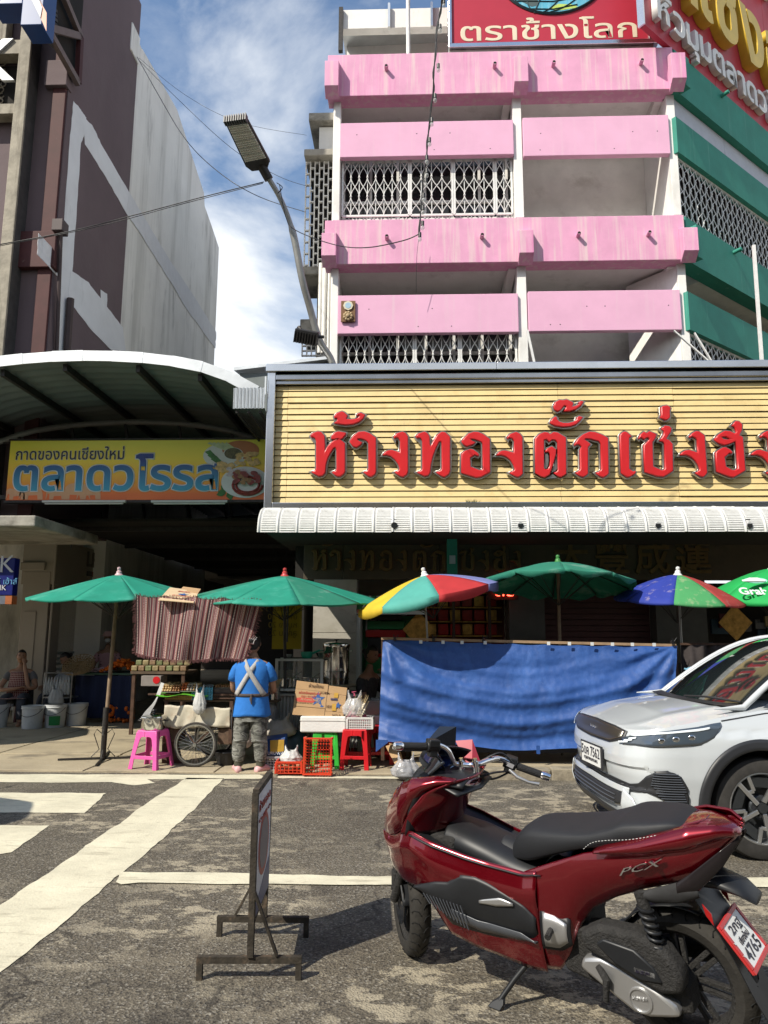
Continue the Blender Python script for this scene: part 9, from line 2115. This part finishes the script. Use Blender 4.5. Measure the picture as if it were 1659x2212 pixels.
for i,(s,y_,h_)in enumerate((('ห้ามจอด',.82,.10),('ตลาด',.73,.05))):
 me=text_mesh(s,1,.001,offset=.01,res=2);xs_=[v.co.x for v in me.vertices];mx_=max(xs_)
 for v in me.vertices:v.co.x=v.co.x/mx_*L_*.8;v.co.y*=H_*h_;
 me.materials.append(MATS['faded red print']);o_=link('lettering',me,sb);o_.matrix_parent_inverse=SI.__class__(wm(sb).inverted())@PM;o_.location=(L_*.1,H_*y_,.0095)
 # ================================================================== street lamp, flood light, wires
YLp=10.4;lamp=thing('street_lamp','tall curved street lamp with flat grey LED head between the buildings','street lamp',at(718,790,YLp))
lp_=[at(*p,YLp-.9*k/6)for k,p in enumerate(((722,800),(690,735),(668,660),(652,600),(632,500),(606,430),(573,374)))]
part(B().tube(crom([lp_[0]+Vector((.1,0,-1.2))]+lp_,6),[.050]*31+[.036]*12,12),'pole',mat('galvanised pole',(.30,.30,.29),.5,.6,var=.15,dirt=(.14,.12,.10),dirt_amt=.5),lamp,smooth=60)
part(B().tube([lp_[-1]+Vector((.05,.03,-.08)),lp_[-1]+Vector((-.06,-.06,.10))],.065,12),'collar',dark_metal,lamp,smooth=40)
yh=YLp-1.05;hc4=[at(532,364,yh+.05),at(585,352,yh+.05),at(537,262,yh-.75),at(487,269,yh-.75)]
dwn=Vector((0,0,1));q=B().slab(hc4,.07,None if(hc4[1]-hc4[0]).cross(hc4[2]-hc4[0]).z>0 else-(hc4[1]-hc4[0]).cross(hc4[2]-hc4[0]));part(q,'head',dark_metal,lamp,bevel=.02)
led=bpy.data.materials.new('led panel');led.use_nodes=True;t=led.node_tree;b=t.nodes['Principled BSDF'];b.inputs['Base Color'].default_value=(.50,.50,.49,1);b.inputs['Roughness'].default_value=.25
led2=mat('led dot',(.62,.60,.55),.3,var=0)
nn_=(hc4[1]-hc4[0]).cross(hc4[3]-hc4[0]).normalized();nn_=nn_ if nn_.z<0 else-nn_
def hq(u,v,o=0):return hc4[0].lerp(hc4[1],u).lerp(hc4[3].lerp(hc4[2],u),v)+nn_*o
for k in range(5):
 v0,v1=.15+k*.165,.15+k*.165+.155;pnl=B().add([hq(.07,v0,.004),hq(.93,v0,.004),hq(.93,v1,.004),hq(.07,v1,.004)],[(0,1,2,3)]).build('led_module',led,lamp,world=True,solid=.004)
 q=B()
 for i in range(12):
  for j in range(3):p=hq(.11+i*.07,v0+.025+j*.05,.009);q.ball(p,.014,6)
 q.build('led_dots',led2,pnl,world=True)['kind']='stuff'
q=B()
for k in range(10):a_=hq(.05+.1*k,1.0,-.02);q.bar(a_,a_+(hq(.5,1.05)-hq(.5,.98))*1.4,.016,.10)
part(q,'cooling_fin',mat('fin metal',(.08,.08,.08),.5,.5),lamp)['kind']='stuff'
part(B().slab([hq(.15,-.10),hq(.75,-.14),hq(1.0,.04),hq(-.0,.04)],.09,-nn_),'driver_box',dark_metal,lamp,bevel=.01)
fl_=thing('flood_light','black finned flood light on the lamp pole below the LED head','flood light',at(662,728,YLp-.35))
q=B().mtx(Matrix.Rotation(R(12),4,'Y')@Matrix.Rotation(R(25),4,'X'));q.box((-.17,-.06,-.10),(.17,.06,.10));q.build('housing',black_pl,fl_,bevel=.015)
q=B().mtx(Matrix.Rotation(R(12),4,'Y')@Matrix.Rotation(R(25),4,'X'))
for k in range(9):q.box((-.16+k*.04,-.10,-.10),(-.15+k*.04,-.061,.06))
q.build('fin',dark_metal,fl_)['kind']='stuff'
B().tube([(.15,.0,.0),(.24,.05,.02)],.025,8).build('bracket',black_pl,fl_);B().tube([(-.08,0,.1),(-.12,.02,.16)],.03,8).build('arm',dark_metal,fl_)
blkw=black_pl
cable('overhead_wire',[at(0,528,9.5),at(150,500,9.6),at(300,462,9.7),at(440,425,9.6),at(570,393,9.5)],.007,blkw,'black wire crossing the purple building from the left edge to the street lamp','wire')
cable('overhead_wire',[at(0,531,9.55),at(200,492,9.6),at(400,439,9.6),at(568,396,9.5)],.005,blkw,'thinner wire running just under the one across the purple building','wire')
cable('overhead_wire',[at(296,122,15),at(345,210,14),at(400,300,13),at(470,370,12),at(560,425,12),at(660,458,15)],.007,blkw,'sagging wire from the white building edge behind the lamp pole','wire')
cable('overhead_wire',[at(300,130,15),at(380,210,14),at(500,320,13),at(600,380,14),at(662,402,16)],.005,blkw,'thin wire passing behind the lamp head','wire')
cable('overhead_wire',[at(300,125,15),at(400,205,14),at(520,265,14),at(662,292,16)],.004,blkw,'thinnest wire high in the sky above the lamp','wire')
cable('overhead_wire',[at(604,400,9.5),at(618,470,9.5),at(640,498,9.2),at(720,528,8.4),at(790,535,7.8),at(870,520,7.3),at(906,505,7.2)],.006,blkw,'looping wire from the lamp pole to the pink building','wire')
cable('overhead_wire',[at(598,395,9.5),at(610,405,9.45),at(600,418,9.45),at(608,408,9.45)],.006,blkw,'curled loose wire end at the lamp neck','wire')
strn=thing('bulb_string','black cable of clear festoon bulbs hanging in front of the pink building','string lights',at(905,500,11.8))
bp_=[(963,-20),(955,5),(945,60),(938,145),(935,205),(927,270),(921,340),(913,400),(906,505)]
bw3=[at(x_,y_,6.6+.6*k/8)for k,(x_,y_)in enumerate(bp_)]
part(B().tube(crom(bw3,6),.008,6),'cable',blkw,strn,smooth=60);part(B().tube([p+Vector((.012*math.sin(i*.9),0,0))for i,p in enumerate(crom(bw3,6))],.006,5),'cable',blkw,strn,smooth=60)
bulbg=mat('clear bulb glass',(.7,.72,.72),.05,var=0,alpha=.35)
for(x_,y_)in((955,6),(947,60),(943,145),(936,210),(929,262),(924,305),(918,343),(918,372),(916,392),(911,425),(910,452),(909,485),(903,510)):
 p=at(x_,y_,6.9);bb_=part(B().cyl(p+Vector((.018,0,.035)),p+Vector((.018,0,-.012)),.017,10),'bulb_holder',blkw,strn);B().ball(p+Vector((.018,0,-.036)),.021,10,(1,1,1.2)).build('bulb',bulbg,bb_,world=True,smooth=60)
cable('overhead_wire',[at(905,512,12.3),at(900,560,12.3),at(899,632,12.4)],.004,blkw,'thin vertical wire hanging below the last bulb','wire')
